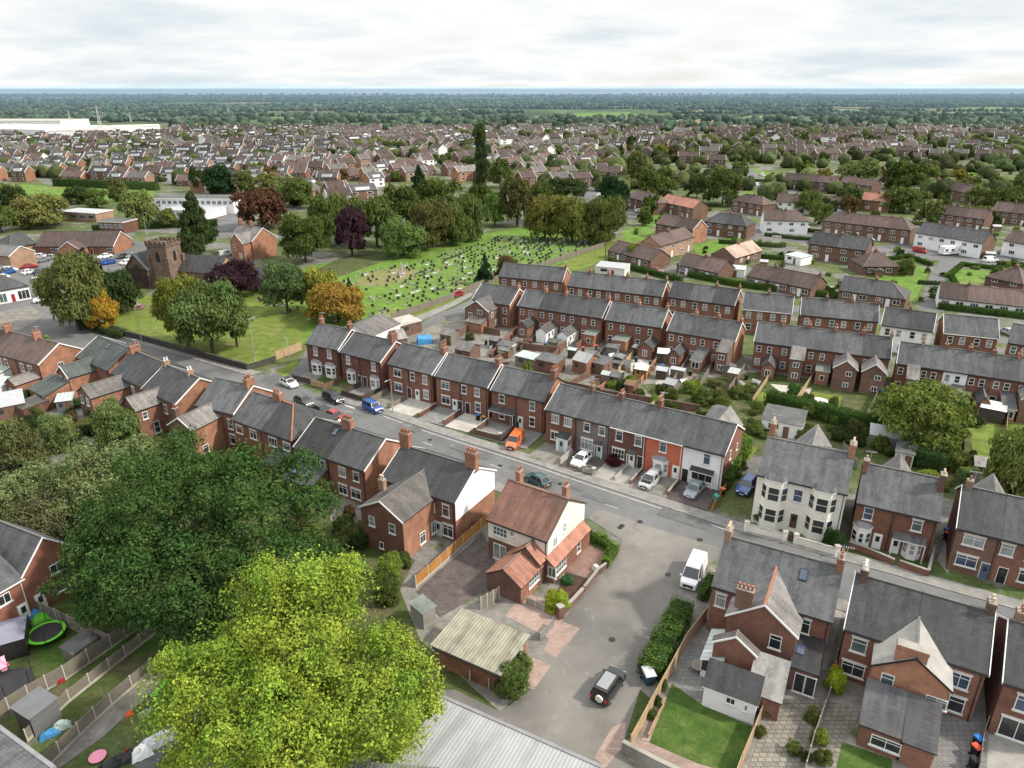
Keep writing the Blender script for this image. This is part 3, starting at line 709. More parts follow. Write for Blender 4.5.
def car(x, y, ang, kind, color, label, group=None, name=None, z=.03, roofcol=None, extra=None):
    d = car_parts(kind); nm = name or ('parked_van' if 'van' in kind else 'parked_car'); root = empty(nm, (x, y, z), ang); tag(root, label, 'van' if 'van' in kind else 'car', group)
    link('body', d['body'], root, color=color)
    for k, m in d['glass'].items():
        if k == 'rear_window' and kind == 'van': continue
        link(k, m, root)
    for m in d['side']: link('side_window', m, root)
    for wx in d['hx']:
        for s in (-1, 1):
            w = link('wheel', d['wheel'], root, (wx, s * (d['hw'] - .10), d['r'])); link('rim', d['rim'], w)
    for s in (-1, 1):
        link('headlight', d['head'], root, (d['hl'] - .03, s * d['hw'] * .62, d['nose'] - .17)); link('tail_light', d['tail'], root, (-d['hl'] - .0, s * d['hw'] * .76, d['belt'] - .30))
    link('number_plate', d['pf'], root, (d['hl'] + .02, 0, .36)); link('number_plate', d['pr'], root, (-d['hl'] - .02, 0, .55))
    if roofcol:
        L, W, belt, top, nose, wf, wt, rt, rf = CK[kind]; ht = W / 2 * .74 * .86
        link('roof_panel', MB().box(rt + .08, wt - .06, -ht, ht, top - .01, top + .02, roofcol).data('roof_panel'), root)
    if extra == 'bonnet':
        L, W, belt, top, nose, wf, wt, rt, rf = CK[kind]; hw = W / 2; MB().poly([(wf + .05, -hw * .82, belt + .012), (wf + .05, hw * .82, belt + .012), (d['hl'] - .42, hw * .78, nose + .105), (d['hl'] - .42, -hw * .78, nose + .105)], 'black').build('bonnet', root)
    if extra == 'spare':
        sp = MB().tube([(-d['hl'] - .02, -.12, .95), (-d['hl'] - .2, -.12, .95)], [.34, .34], 'offwhite', 16); sp.build('spare_wheel_cover', root)
        MB().box(-1.55, .40, -.52, .52, 1.655, 1.69, 'metal_grey').build('roof_panel', root)
    return root
def car_px(p, q, kind, color, label, **k):
    a, b = G(*p), G(*q); return car((a[0] + b[0]) / 2, (a[1] + b[1]) / 2, math.atan2(b[1] - a[1], b[0] - a[0]), kind, color, label, **k)
def small_car(x, y, ang, kind, color, label, group=None):
    """a car a few pixels long: one mesh"""
    def f():
        s = car_shapes(kind); b = s['body']
        def add(o, off=(0, 0, 0)):
            n = len(b.v); b.v += [(p[0] + off[0], p[1] + off[1], p[2] + off[2]) for p in o.v]
            for fc, i in zip(o.f, o.i): b.f.append([q + n for q in fc]); b.i.append(b.mi(o.ms[i]))
        for o in (*s['glass'].values(), *s['side']): add(o)
        for wx in s['hx']:
            for t in (-1, 1): add(s['wheel'], (wx, t * (s['hw'] - .1), s['r']))
        return b.data('parked_car')
    return tag(link('parked_van' if 'van' in kind else 'parked_car', cached(('scar', kind), f), None, (x, y, .03), ang, None, color), label, 'van' if 'van' in kind else 'car', group)

# ---------------------------------------------------------------- fences, walls, bins, sheds, poles
def fence(pts, h, m, label, panel=1.83, post='post', pw=.1, name='panel_fence', group=None, base=None, z=0.0, gap=False, cat='fence'):
    root = empty(name, (pts[0][0], pts[0][1], z)); tag(root, label, cat, group); ox, oy = pts[0]; npst = []
    for (ax, ay), (bx, by) in zip(pts, pts[1:]):
        L = math.hypot(bx - ax, by - ay); n = max(1, round(L / panel)); a = math.atan2(by - ay, bx - ax)
        for i in range(n):
            x, y = ax + (bx - ax) * i / n - ox, ay + (by - ay) * i / n - oy
            pm = MB()
            if gap:
                k = int(L / n / .17)
                for j in range(k): pm.box(pw / 2 + j * .17, pw / 2 + j * .17 + .10, -.015, .015, .08, h - .03 + .02 * (j % 2), m)
                pm.box(pw / 2, L / n - pw / 2, .017, .05, .25, .33, m); pm.box(pw / 2, L / n - pw / 2, .017, .05, h - .35, h - .27, m)
            else:
                pm.box(pw / 2 + .002, L / n - pw / 2 - .002, -.025, .025, .02 + (base or 0), h - .04 + R.uniform(-.02, .02), m)
                if base: pm.box(pw / 2 + .002, L / n - pw / 2 - .002, -.03, .03, 0, base, 'concrete_pale')
            pm.build('fence_panel', root, (x, y, 0), a); npst.append((x, y, a))
        npst.append((bx - ox, by - oy, a))
    me = cached(('post', round(h, 2), post, pw), lambda: MB().box(-pw / 2, pw / 2, -pw / 2, pw / 2, -.05, h + .04, post).data('post'))
    for x, y, a in npst: link('post', me, root, (x, y, 0), a)
    return root
def fence_px(px, h, m, label, **k): return fence([G(*p) for p in px], h, m, label, **k)
def garden_wall(pts, h, m, label, t=.22, cope='concrete', name='garden_wall', group=None, piers=False, z=0.0):
    b = MB(); c = MB(); p = MB()
    for (ax, ay), (bx, by) in zip(pts, pts[1:]):
        b.beam((ax, ay, z), (bx, by, z), t, h, m)
        if cope: c.beam((ax, ay, z + h + .001), (bx, by, z + h + .001), t + .08, .07, cope)
    o = b.build(name); tag(o, label, 'wall', group)
    if cope: c.build('coping', o)
    if piers:
        for x, y in (pts[0], pts[-1]):
            MB().box(x - .24, x + .24, y - .24, y + .24, z, z + h + .35, m).box(x - .29, x + .29, y - .29, y + .29, z + h + .35, z + h + .45, 'concrete_pale').build('pier', o)
    return o
def wall_px(px, h, m, label, **k): return garden_wall([G(*p) for p in px], h, m, label, **k)
def bin_(x, y, ang, body, lid, label, group='wheelie bins', z=.13):
    root = empty('wheelie_bin', (x, y, z), ang); tag(root, label, 'bin', group)
    cache = cached('binb', lambda: MB().hexa([(-.22, -.25, .1), (.22, -.25, .1), (.22, .25, .1), (-.22, .25, .1), (-.27, -.31, 1.0), (.27, -.31, 1.0), (.27, .33, 1.0), (-.27, .33, 1.0)], 'plastic').data('bin_body'))
    link('bin_body', cache, root, color=body)
    link('lid', cached('binl', lambda: MB().hexa([(-.29, -.34, 1.002), (.29, -.34, 1.002), (.29, .38, 1.002), (-.29, .38, 1.002), (-.25, -.30, 1.06), (.25, -.30, 1.06), (.25, .36, 1.1), (-.25, .36, 1.1)], 'plastic').data('lid')), root, color=lid)
    for s in (-1, 1): link('wheel', cached('binw', lambda: MB().tube([(-.03, 0, 0), (.03, 0, 0)], [.1, .1], 'tyre', 10).data('wheel')), root, (s * .27, .28, .1))
    return root
def bin_px(p, ang, body, lid, label, **k):
    x, y = G(*p); return bin_(x, y, ang, body, lid, label, **k)
def shed(x, y, ang, w, d, h, rise, wall, roof, label, name='garden_shed', cat='shed', door='plank_brown', group=None, kind='gable', z=0.0):
    root = empty(name, (x, y, z), ang); tag(root, label, cat, group); b = MB(); r = MB()
    if kind == 'gable':
        b.poly([(0, 0, 0), (w, 0, 0), (w, 0, h), (0, 0, h)], wall).poly([(w, 0, 0), (w, d, 0), (w, d, h), (w, d / 2, h + rise), (w, 0, h)], wall)
        b.poly([(w, d, 0), (0, d, 0), (0, d, h), (w, d, h)], wall).poly([(0, d, 0), (0, 0, 0), (0, 0, h), (0, d / 2, h + rise), (0, d, h)], wall)
        roof_slabs(r, 0, w, d, h, rise, roof, .15, .15, .15, t=.06, lift=.05)
    else:
        b.poly([(0, 0, 0), (w, 0, 0), (w, 0, h), (0, 0, h)], wall).poly([(w, 0, 0), (w, d, 0), (w, d, h + rise), (w, 0, h)], wall)
        b.poly([(w, d, 0), (0, d, 0), (0, d, h + rise), (w, d, h + rise)], wall).poly([(0, d, 0), (0, 0, 0), (0, 0, h), (0, d, h + rise)], wall)
        s = rise / d; r.slab([(-.15, -.15, h + .06 - .15 * s), (w + .15, -.15, h + .06 - .15 * s), (w + .15, d + .15, h + .06 + rise + .15 * s), (-.15, d + .15, h + .06 + rise + .15 * s)], .07, roof)
    b.build('wall', root); r.build('roof', root)
    if door:
        dm = MB().box(w * .55, w * .55 + min(.85, w * .4), -.04, -.003, .05, min(1.9, h - .08), door); dd = dm.build('door', root)
        MB().box(w * .18, w * .42, -.03, -.004, h * .5, h * .82, 'glass').build('window', root)
    return root
def shed_px(p, q, d, h, rise, wall, roof, label, **k):
    """p, q = photo pixels of the foot of its near wall"""
    a, b = G(*p, k.get('ez', 0)), G(*q, k.pop('ez', 0)); return shed(a[0], a[1], math.atan2(b[1] - a[1], b[0] - a[0]), math.dist(a, b), d, h, rise, wall, roof, label, **k)
def lamp_post(x, y, h, ang, label, group='street lamps', z=.0):
    root = empty('street_lamp', (x, y, z), ang); tag(root, label, 'street lamp', group)
    b = MB().tube([(0, 0, 0), (0, 0, 1.2), (0, 0, 1.25), (0, 0, h)], [.11, .10, .065, .045], 'galv', 8); b.build('pole', root)
    MB().tube([(0, 0, h), (.35, 0, h + .12), (1.0, 0, h + .15)], [.04, .035, .03], 'galv', 6).build('arm', root)
    MB().hexa([(.85, -.13, h + .08), (1.5, -.10, h + .10), (1.5, .10, h + .10), (.85, .13, h + .08), (.9, -.09, h + .22), (1.45, -.06, h + .2), (1.45, .06, h + .2), (.9, .09, h + .22)], 'metal_grey').build('lantern', root)
    return root
def telegraph_pole(x, y, h, label, group=None):
    root = empty('telegraph_pole', (x, y, 0)); tag(root, label, 'pole', group)
    MB().tube([(0, 0, -.2), (0, 0, h)], [.15, .10], 'bark', 8).build('pole', root)
    MB().box(-.05, .05, -.6, .6, h - .6, h - .5, 'bark').build('crossarm', root); return root
def loc_px(p, z, loc, ang):
    x, y = G(p[0], p[1], z); dx, dy = x - loc[0], y - loc[1]; c, s = math.cos(-ang), math.sin(-ang)
    return dx * c - dy * s, dx * s + dy * c
_wing0 = wing
def wing(root, E, rise, d, px=None, eave=3.0, **k):
    if px:
        a = loc_px(px[0], eave, root.location, root.rotation_euler[2]); b = loc_px(px[1], eave, root.location, root.rotation_euler[2])
        k['x0'], k['x1'] = a[0], b[0]; k['L'] = k.get('y0', 0.0) - (a[1] + b[1]) / 2
        if k['L'] < .4: k['L'] = .4
    return _wing0(root, E, rise, d, eave=eave, **k)
def eave_fracs(A, B, z, xs):
    a, b = G(*A, z), G(*B, z); L = math.dist(a, b); out = []
    for x in xs:
        t = (x - A[0]) / (B[0] - A[0]); q = G(x, A[1] + t * (B[1] - A[1]), z); out.append(math.dist(a, q) / L)
    c = [0] + out + [1]
    return [c[i + 1] - c[i] for i in range(len(c) - 1)]
U = lambda E: E - 2.0
GT = 'brick houses along the main street'
# ================================================================ far side of the street
row((305.9, 342.6), (338, 349.2), 6.0, 8.0, 2.6, [dict(
    label='brick end house with two white ground-floor bays beside the wooden fence at the street corner', group=GT, wall='brick_dark', gl='brick_dark', gr='brick_dark', br='white',
    wins=[(2.2, 3.85, .95, 1.6, 's', 'glass_curtain'), (5.5, 3.85, .95, 1.6, 's', 'glass_curtain')], doors=[(3.75, 'door_brown')], bays=[dict(x=2.1, w=2.3, z0=.1, h=2.5, d=.6), dict(x=5.5, w=2.3, z0=.1, h=2.5, d=.6)],
    canopy=[], chim=[(.45, 4.2, .6, 1.0, 1.1, 3), (7.3, 4.2, .6, 1.0, 1.0, 4)])])
T2 = lambda w: [(1.8, 3.8, .95, 1.5, 's', 'glass_curtain')]
row((340.4, 351.2), (380.5, 361.5), 5.8, 8.2, 2.5, [
    dict(label='left of the brick pair with white bays, dark timber rails in its front yard', group=GT, wins=[(1.8, 3.7, .95, 1.5, 's', 'glass_curtain')], doors=[(4.3, 'door_brown')], bays=[dict(x=2.3, w=2.0, z0=.1, h=2.4, d=.55)]),
    dict(label='right of the brick pair with white bays, tall chimney on its gable wall', group=GT, wins=[(3.1, 3.7, .95, 1.5, 's', 'glass_curtain')], doors=[(.8, 'door_brown')], bays=[dict(x=3.2, w=2.1, z0=.1, h=2.4, d=.55)], chim=[(4.4, 4.1, .75, 1.5, 1.5, 6)])], wall='brick_dark', gl='brick_dark', gr='brick_red', br='white', bl='white')
row((387.9, 362.9), (431.8, 373.8), 5.7, 8.2, 2.5, [
    dict(label='plain brick house with wide white windows behind the tall street lamp', group=GT, wins=[(2.1, 3.6, 1.7, 1.3, 'c2t'), (2.1, .9, 1.7, 1.4, 'c2t')], doors=[(4.55, 'door_brown')]),
    dict(label='brick house with a white front door and pale concrete drive, chimney on its gable', group=GT, wins=[(.6, 3.6, .9, 1.4, 's'), (3.3, 3.5, 1.0, 1.5, 's', 'glass_curtain'), (3.4, .8, 1.1, 1.5, 's')], doors=[(1.5, 'white')], chim=[(4.5, 4.1, .7, 1.2, 1.0, 4)])], wall='brick_red', gl='brick_red', gr='brick_dark', br='white')
row((435.7, 375.2), (487.5, 386.9), 5.7, 8.2, 2.5, [
    dict(label='brick house with wide upper window and white door, dark green bin outside', group=GT, wins=[(1.9, 3.6, 1.6, 1.3, 'c2t'), (1.9, .9, 1.7, 1.4, 'c2t')], doors=[(3.7, 'white'), (4.75, 'black')]),
    dict(label='brick house with white framed dark door, sandy drive with blue topped bins', group=GT, wins=[(.55, 3.6, .95, 1.4, 's'), (3.1, 3.6, .95, 1.4, 's', 'glass_curtain'), (3.2, .85, 1.05, 1.6, 's')], doors=[(1.2, 'black')], chim=[(4.8, 4.1, .7, 1.3, 1.1, 4)])], wall='brick_red', gl='brick_red', gr='brick_red', br='white', bl='white')
row((491.7, 389.2), (544.2, 400.8), 5.7, 8.2, 2.5, [
    dict(label='brick house with a long slate canopy on posts, next to the orange van', group=GT, wins=[(1.85, 3.7, 1.0, 1.4, 's'), (1.85, .95, 1.0, 1.2, 's')], doors=[(3.9, 'black')], canopy=[(0, 4.5, 3.0, 1.3, 'slate_dark')]),
    dict(label='brick house with white door and white stone lintels just behind the orange van', group=GT, wins=[(2.65, 3.6, .95, 1.5, 's', 'glass_teal'), (2.65, .9, .95, 1.5, 's')], doors=[(.55, 'white')], chim=[(4.35, 4.1, .75, 1.4, 1.3, 6)])], wall='brick_red', gl='brick_red', gr='brick_orange', bl='white')
A6, B6 = (546.3, 408.7), (724.7, 454.2)
f6 = eave_fracs(A6, B6, 5.7, [577.5, 610.8, 646.7, 684])
row(A6, B6, 5.7, 8.8, 2.5, [
    dict(f=f6[0], label='brick terraced house with two white blinds upstairs and a white glazed porch', group=GT, wins=[(1.6, 3.75, 1.25, 1.3, 'c3', 'glass_curtain'), (3.7, 3.75, 1.25, 1.3, 'c3', 'glass_curtain'), (1.5, .95, 1.2, 1.3, 'c2')], doors=[],
         wings=[dict(x0=2.6, x1=4.4, L=1.5, eave=2.3, rs=.35, kind='mono', wall='white', roof='slate_dark', trim='white', doors=[('n', .9, 'door_pale')], wins=[('r', .75, .9, 1.0, 1.2, 'c2')], name='porch')]),
    dict(f=f6[1], label='grey-brown painted brick terraced house with a white round plaque', group=GT, wall='brick_grey', wins=[(1.6, 3.75, 1.0, 1.3, 't'), (4.0, 3.75, 1.0, 1.3, 't'), (1.7, .8, 1.9, 1.7, 'c3t', 'glass_curtain')], doors=[(3.75, 'door_pale')], chim=[(.1, 4.4, .55, 1.0, 1.0, 3), (4.9, 4.4, .55, 1.0, .9, 3)], canopy=[(3.1, 4.4, 2.75, .7, 'slate_dark')]),
    dict(f=f6[2], label='dark brick terraced house with a small-paned white window and white door canopy', group=GT, wall='brick_dark', gut='white', wins=[(1.4, 3.6, 1.05, 1.5, 't'), (4.3, 3.6, 1.05, 1.5, 't'), (1.4, .85, 1.9, 1.45, 'g3')], doors=[(3.5, 'white'), (4.8, 'black')], canopy=[(2.9, 4.1, 2.7, .7, 'slate_dark')]),
    dict(f=f6[3], label='bright orange painted terraced house with a white bay', group=GT, wall='paint_orange', gut='white', wins=[(2.5, 3.65, 1.0, 1.5, 't')], doors=[(4.55, 'white')], bays=[dict(x=2.3, w=2.3, z0=.1, h=2.5, d=.7)], chim=[(.1, 4.4, .55, 1.0, 1.2, 4)]),
    dict(f=f6[4], fw=[(.6, 4.6, 3.0, 5.0, 2.4, 'slate_pale')], label='white painted end terraced house with a black canopy over its wide window', group=GT, wall='paint_white', gr='brick_red', wins=[(3.3, 3.5, .95, 1.6, 't', 'glass_blue'), (2.9, .85, 2.9, 1.35, 'c3')], doors=[(.55, 'black')], canopy=[(1.3, 4.5, 2.85, .7, 'black')], br='white',
         gwins=[(3.0, 3.6, .7, 1.3, 's'), (6.2, 3.6, .5, 1.0, 's'), (5.0, 1.0, .8, 1.2, 's')])], bl='white')
# villa and its neighbours along the same side
row((758, 472.3), (847.4, 491.9), 7.0, 10.8, 2.3, [dict(
    name='detached_villa', fw=[(3.2, 7.2, 3.0, 6.0, 2.6, 'slate_pale')], label='cream rendered double-fronted villa with stone bays and red front steps', wall='render_cream', gl='brick_red', gr='brick_red', roof='slate', gut='black', oe=.45, lintel=None,
    wins=[(4.85, 4.2, 1.05, 1.7, 's', 'glass_blue')], doors=[(4.85, 'door_brown', .55)], bays=[dict(x=2.2, w=3.0, z0=0, h=6.85, d=.95, n=2, roof='slate', wall='render_cream', frame='render_cream', base=1.15, fh=1.85), dict(x=7.6, w=3.0, z0=0, h=6.85, d=.95, n=2, roof='slate', wall='render_cream', frame='render_cream', base=1.15, fh=1.85)],
    chim=[(.35, 6.6, .7, 1.3, 1.7, 4, 'brick_orange', 'pot_cream'), (9.7, 5.4, .7, 1.5, 1.5, 4, 'brick_orange', 'pot_cream')])])
row((857.2, 501), (939.2, 519.6), 5.7, 9.0, 2.8, [
    dict(name='semi_detached_house', fw=[(2.2, 5.8, 2.4, 5.1, 2.4, 'slate_pale')], label='brick house with a white canted bay, left half of the semi beside the cream villa', wins=[(1.4, 3.6, 1.0, 1.6, 's')], bays=[dict(x=1.15, w=2.0, z0=.1, h=2.7, d=.8)], doors=[(2.9, 'white')], chim=[(.2, 3.6, .55, .9, 1.0, 1, 'brick_red', 'pot_cream')]),
    dict(name='semi_detached_house', label='brick house with slate canopy over door and bay, right half of that semi', wins=[(2.25, 3.6, 1.05, 1.4, 't', 'glass_teal')], canopy=[(.15, 3.5, 3.0, 1.1, 'slate')], bays=[dict(x=2.3, w=1.9, z0=.1, h=2.35, d=.7)], doors=[(.62, 'white')], chim=[(3.95, 3.5, .6, 1.1, 1.2, 2, 'brick_brown', 'pot_cream')])], wall='brick_red', gl='brick_dark', gr='brick_dark', roof='slate')
row((958.2, 526.3), (1050, 548.5), 5.7, 9.0, 2.8, [
    dict(name='semi_detached_house', fw=[(1.6, 5.2, 2.4, 5.1, 2.4, 'slate_pale')], label='pinkish-brown brick house with wide white windows beside the alley with bins', wall='brick_buff' if 0 else 'brick_brown', wins=[(1.75, 3.7, 2.0, 1.3, 'c2t', 'glass_curtain'), (1.6, 1.0, 2.0, 1.4, 'c2t', 'glass_blue')], doors=[(3.45, 'door_blue')], chim=[(.5, 4.5, .6, .7, .9, 1, 'brick_buff', 'pot')]),
    dict(name='semi_detached_house', label='red brick house at the frame edge with a white porch, joined to the pinkish one', wall='brick_red', wins=[(.7, 3.6, 1.2, 1.4, 't', 'glass_curtain'), (3.0, 3.6, 1.2, 1.4, 't'), (3.0, .9, 1.4, 1.5, 't')], doors=[(.9, 'black')])], gl='brick_dark', gr='brick_dark', roof='slate', bl='white')
# ================================================================ near side of the street, right: backs seen
row((712.6, 583.4), (832, 619.7), 5.7, 8.8, 2.8, [
    dict(name='semi_detached_house', label='brick house with gabled rear wings and a white lean-to, left half by the gravel lane', wins=[(.95, 3.3, 1.0, 1.5, 't')], chim=[(.2, 4.4, .6, 1.2, 1.0, 4, 'brick_buff', 'pot_cream')],
         wings=[dict(px=((727.5, 614.5), (797, 636)), eave=5.2, rs=2.3, roof='slate_pale', trim='white', wall='brick_red', right='brick_orange', ridge='pot', wins=[('n', 4.4, 3.1, 1.05, 1.5, 't')], chim=[(3.4, -2.9, 6.3, 8.4, 1.5, .65, 4, 'brick_brown', 'pot')]),
                dict(px=((714, 640.8), (756, 655)), eave=4.3, rs=1.3, roof='slate_worn', trim='white', wall='brick_red', cut=False, y0=-5.3),
                dict(px=((704.4, 685.3), (757, 704)), eave=2.35, rs=1.5, kind='mono', roof='slate_dark', wall='render_white', trim='white', y0=-7.85, wins=[('n', 2.3, 1.35, .8, .7, 'c2'), ('n', 3.6, 1.2, .35, .7, 'p')]),
                dict(px=((749.5, 686), (779.4, 706.4)), eave=2.3, rs=1.8, kind='mono', roof='slate_pale', wall='brick_red', y0=-5.3)]),
    dict(name='semi_detached_house', label='brick house with a flat skylit rear extension, right half of the pair by the lane', wins=[(3.2, 3.3, 1.1, 1.6, 't')], chim=[(5.15, 4.4, .6, 1.3, 1.2, 3, 'brick_orange', 'pot')], sky=[(1.9, 2.3)],
         wings=[dict(px=((791, 665.4), (817, 674.8)), eave=2.7, rs=.5, kind='mono', roof='slate_dark', wall='brick_brown', wins=[('n', 1.35, .1, 1.8, 2.1, 'fd')], sky=[(2.9, -2.6, 3.03, 3.18)])])], wall='brick_red', gl='brick_dark', gr='brick_dark', roof='slate')
row((846.3, 626.7), (987.3, 671.6), 5.7, 8.8, 2.8, [
    dict(name='semi_detached_house', label='brick semi whose rear gable carries a mossy flat-topped stack, slate-roofed half', roof='slate', bl='white', wins=[(1.3, 3.4, 1.25, 1.5, 't', 'glass_teal'), (1.25, .7, 1.9, 1.4, 'c2t')], chim=[(.55, 4.4, .6, 1.3, 1.0, 3, 'brick_brown', 'white')],
         wings=[dict(px=((874, 664.5), (950.5, 689.6)), eave=5.2, rs=2.0, roof='pebble_grey', trim='black', wall='brick_orange', right='pebble_grey', wins=[('n', 1.2, 3.2, 1.0, 1.5, 't', 'glass_teal'), ('n', 4.9, 3.0, 1.6, 1.0, 'c2t', 'glass_teal')], chim=[(5.0, -2.6, 6.3, 7.9, 2.3, .9, 0, 'brick_orange')]),
                dict(px=((861, 724), (902, 737.7)), eave=2.4, rs=1.6, kind='mono', roof='tile_dark', wall='brick_red', y0=-3.6, wins=[('n', 2.0, .7, 2.2, 1.1, 'c2t')]),
                dict(px=((904.5, 739), (935, 755)), eave=2.4, rs=1.6, kind='mono', roof='tile_dark', wall='brick_red', y0=-3.6)]),
    dict(name='semi_detached_house', label='brick semi with dark concrete roof tiles and white verge, bins in its narrow yard', roof='tile_dark', br='white', wins=[(3.7, 3.2, 1.5, 1.5, 'c2t', 'glass_blue'), (4.0, .6, 1.2, 1.6, 't')], chim=[(5.1, 4.6, .6, 1.0, 1.0, 2, 'brick_brown', 'pot_cream')])], wall='brick_red', gl='brick_red', gr='brick_dark')
row((1005, 680), (1090, 707), 5.7, 8.8, 2.8, [dict(name='semi_detached_house', label='brick house cut by the frame edge, white verge and wide dark patio doors', wall='brick_red', gl='brick_dark', bl='white', wins=[(1.9, 3.2, 1.6, 1.6, 'c2t', 'glass_blue'), (1.8, .2, 2.4, 2.0, 'c2')], chim=[(.7, 4.9, .7, .9, .9, 2, 'brick_buff', 'pot')])])
# pin house
row((488, 517), (548, 539), 5.3, 8.6, 2.7, [dict(
    name='detached_house', label='detached house with rusty red tiled roof, cream upper walls and brick base', wall='render_pinhouse', band=(2.7, 'brick_red'), gl='render_pinhouse', gr='render_pinhouse', split=(2.9, 'brick_orange'), roof='tile_pin', ridge='ridge_tile', oe=.35, lintel=None,
    wins=[(1.65, 3.35, 1.9, 1.15, 'g3'), (3.25, 3.9, .6, .7, 'p'), (1.6, .15, 1.7, 2.05, 'fd')], gwins=[(1.6, 3.5, .8, 1.1, 'g', 'glass_teal'), (3.7, 4.1, .5, 1.2, 's')],
    chim=[(1.1, 4.9, .55, .8, 1.3, 2, 'brick_orange', 'pot'), (7.2, 4.9, .55, .8, 1.3, 2, 'brick_orange', 'pot')],
    wings=[dict(px=((487, 572.5), (520.6, 587.4)), eave=2.3, rs=1.35, roof='tile_red', wall='brick_brown', right='brick_orange', cut=False, ridge='ridge_tile', wins=[('r', 2.6, 1.0, 2.0, 1.0, 'g3', 'glass_teal')]),
           dict(x0=4.3, x1=7.7, L=1.5, eave=3.0, rs=1.45, roof='tile_red', wall='brick_brown', cut=False, ridge='ridge_tile', name='rear_gable'),
           dict(x0=7.85, x1=8.85, y0=8.2, L=8.5, eave=2.35, rs=.75, kind='fall_r', roof='tile_red', wall='brick_red', name='side_bay', wins=[('r', 1.5, .85, 2.2, 1.3, 'g3', 'glass_teal'), ('n', .75, .85, 1.0, 1.3, 'c2', 'glass_teal'), ('r', 5.6, .8, .8, 1.4, 's')])])])
# ================================================================ near side of the street, left: backs seen
row((382, 477.1), (455.2, 501.6), 5.7, 8.6, 2.5, [dict(
    label='brick house with a big white rendered gable and a gabled rear wing', wall='brick_red', gl='brick_orange', gr='render_white', split=(3.0, 'brick_orange'), roof='slate_dark', bl='white', br='white',
    wins=[(9.6, 3.2, 1.0, 1.6, 't'), (9.8, .5, 1.5, 1.6, 'c2t', 'glass')], doors=[(8.4, 'door_pale')], chim=[(.5, 4.3, 1.5, .7, 1.9, 6, 'brick_orange'), (10.5, 4.3, 1.5, .7, 1.9, 6, 'brick_orange')],
    wings=[dict(px=((359.5, 507), (403.5, 521.1)), eave=5.3, rs=1.7, roof='slate_worn', trim='white', wall='brick_red', right='brick_orange', wins=[('n', 1.6, 3.2, .85, 1.3, 's', 'glass_curtain'), ('n', 4.6, 3.2, .9, 1.3, 's', 'glass_teal'), ('r', 6.3, 3.4, 1.0, 1.2, 't'), ('r', 3.3, .5, 1.0, 1.5, 'c2t'), ('r', 5.6, .6, 1.0, 1.6, 'c2t'), ('n', 2.8, .5, .6, .9, 'p')], chim=[(3.0, -3.3, 6.6, 8.0, .8, .55, 2, 'brick_buff', 'pot_cream')])])])
row((295.2, 446), (364.6, 469.4), 5.5, 8.4, 2.5, [
    dict(label='slate-roofed brick house with one skylight, left half of the pair with a pot-crowned chimney', bl='white', sky=[(4.2, 2.6)], wins=[(1.6, 3.3, 1.3, 1.3, 't'), (3.4, 3.3, 1.5, 1.4, 't'), (4.9, 3.2, .9, 1.5, 's', 'glass_teal')], chim=[(5.9, 4.2, 1.6, .75, 1.3, 6, 'brick_orange')],
         wings=[dict(x0=.5, x1=5.6, L=3.2, eave=2.4, rs=1.1, kind='mono', roof='slate_dark', wall='brick_red', sky=[(1.3, -2.2, 2.98, 3.33), (3.2, -2.2, 2.98, 3.33)])]),
    dict(label='brick house with a large blank tan gable wall, right half of that pair', br='white', gr='brick_orange', wins=[(2.2, 3.3, 1.2, 1.3, 't'), (4.6, 3.3, 1.0, 1.3, 't'), (2.0, .6, 1.5, 1.4, 'c2t'), (4.3, .6, 1.7, 1.4, 'c2t')])], wall='brick_red', gl='brick_red', roof='slate_dark')
row((232.3, 418), (292.3, 439.5), 5.3, 8.6, 2.6, [
    dict(label='brick house with slate roof abutting the large orange gable', wins=[(1.3, 3.2, 1.5, 1.2, 't'), (4.4, 3.1, 1.5, 1.4, 'c2t')], chim=[(5.4, 4.3, 1.5, .7, 1.2, 5, 'brick_orange')]),
    dict(label='brick end house with a hipped roof edged in terracotta ridge tiles', hipR=4.3, ridge='pot', wins=[(2.2, 3.1, 1.7, 1.3, 'c3'), (5.1, 3.2, 1.5, 1.2, 't')], wings=[dict(x0=3.2, x1=6.0, L=3.0, eave=2.2, rs=.9, kind='mono', roof='slate_dark', wall='brick_red')])], wall='brick_red', gl='brick_red', gr='brick_orange', roof='slate')
row((196, 404), (233.7, 413), 5.9, 8.6, 2.7, [dict(label='brick house with an exposed orange gable and white verge, brick stack above it', wall='brick_red', gr='brick_orange', br='white', roof='slate', gl='brick_orange', chim=[(7.0, 4.3, .7, 1.6, 1.2, 5, 'brick_orange')], wins=[(6.6, 3.1, 1.0, 1.5, 's'), (6.6, .6, 1.2, 1.5, 't')],
    wings=[dict(x0=.2, x1=4.9, L=5.4, eave=4.9, rs=1.5, roof='slate_worn', trim='white', wall='brick_brown', right='brick_orange', wins=[('n', 1.2, 3.0, .8, 1.3, 's'), ('n', 3.4, 2.9, .9, 1.3, 's', 'glass_teal'), ('r', 1.7, .5, 1.0, 1.3, 't')], chim=[(1.2, -4.6, 5.6, 7.4, .7, .7, 2, 'brick_brown')])])])
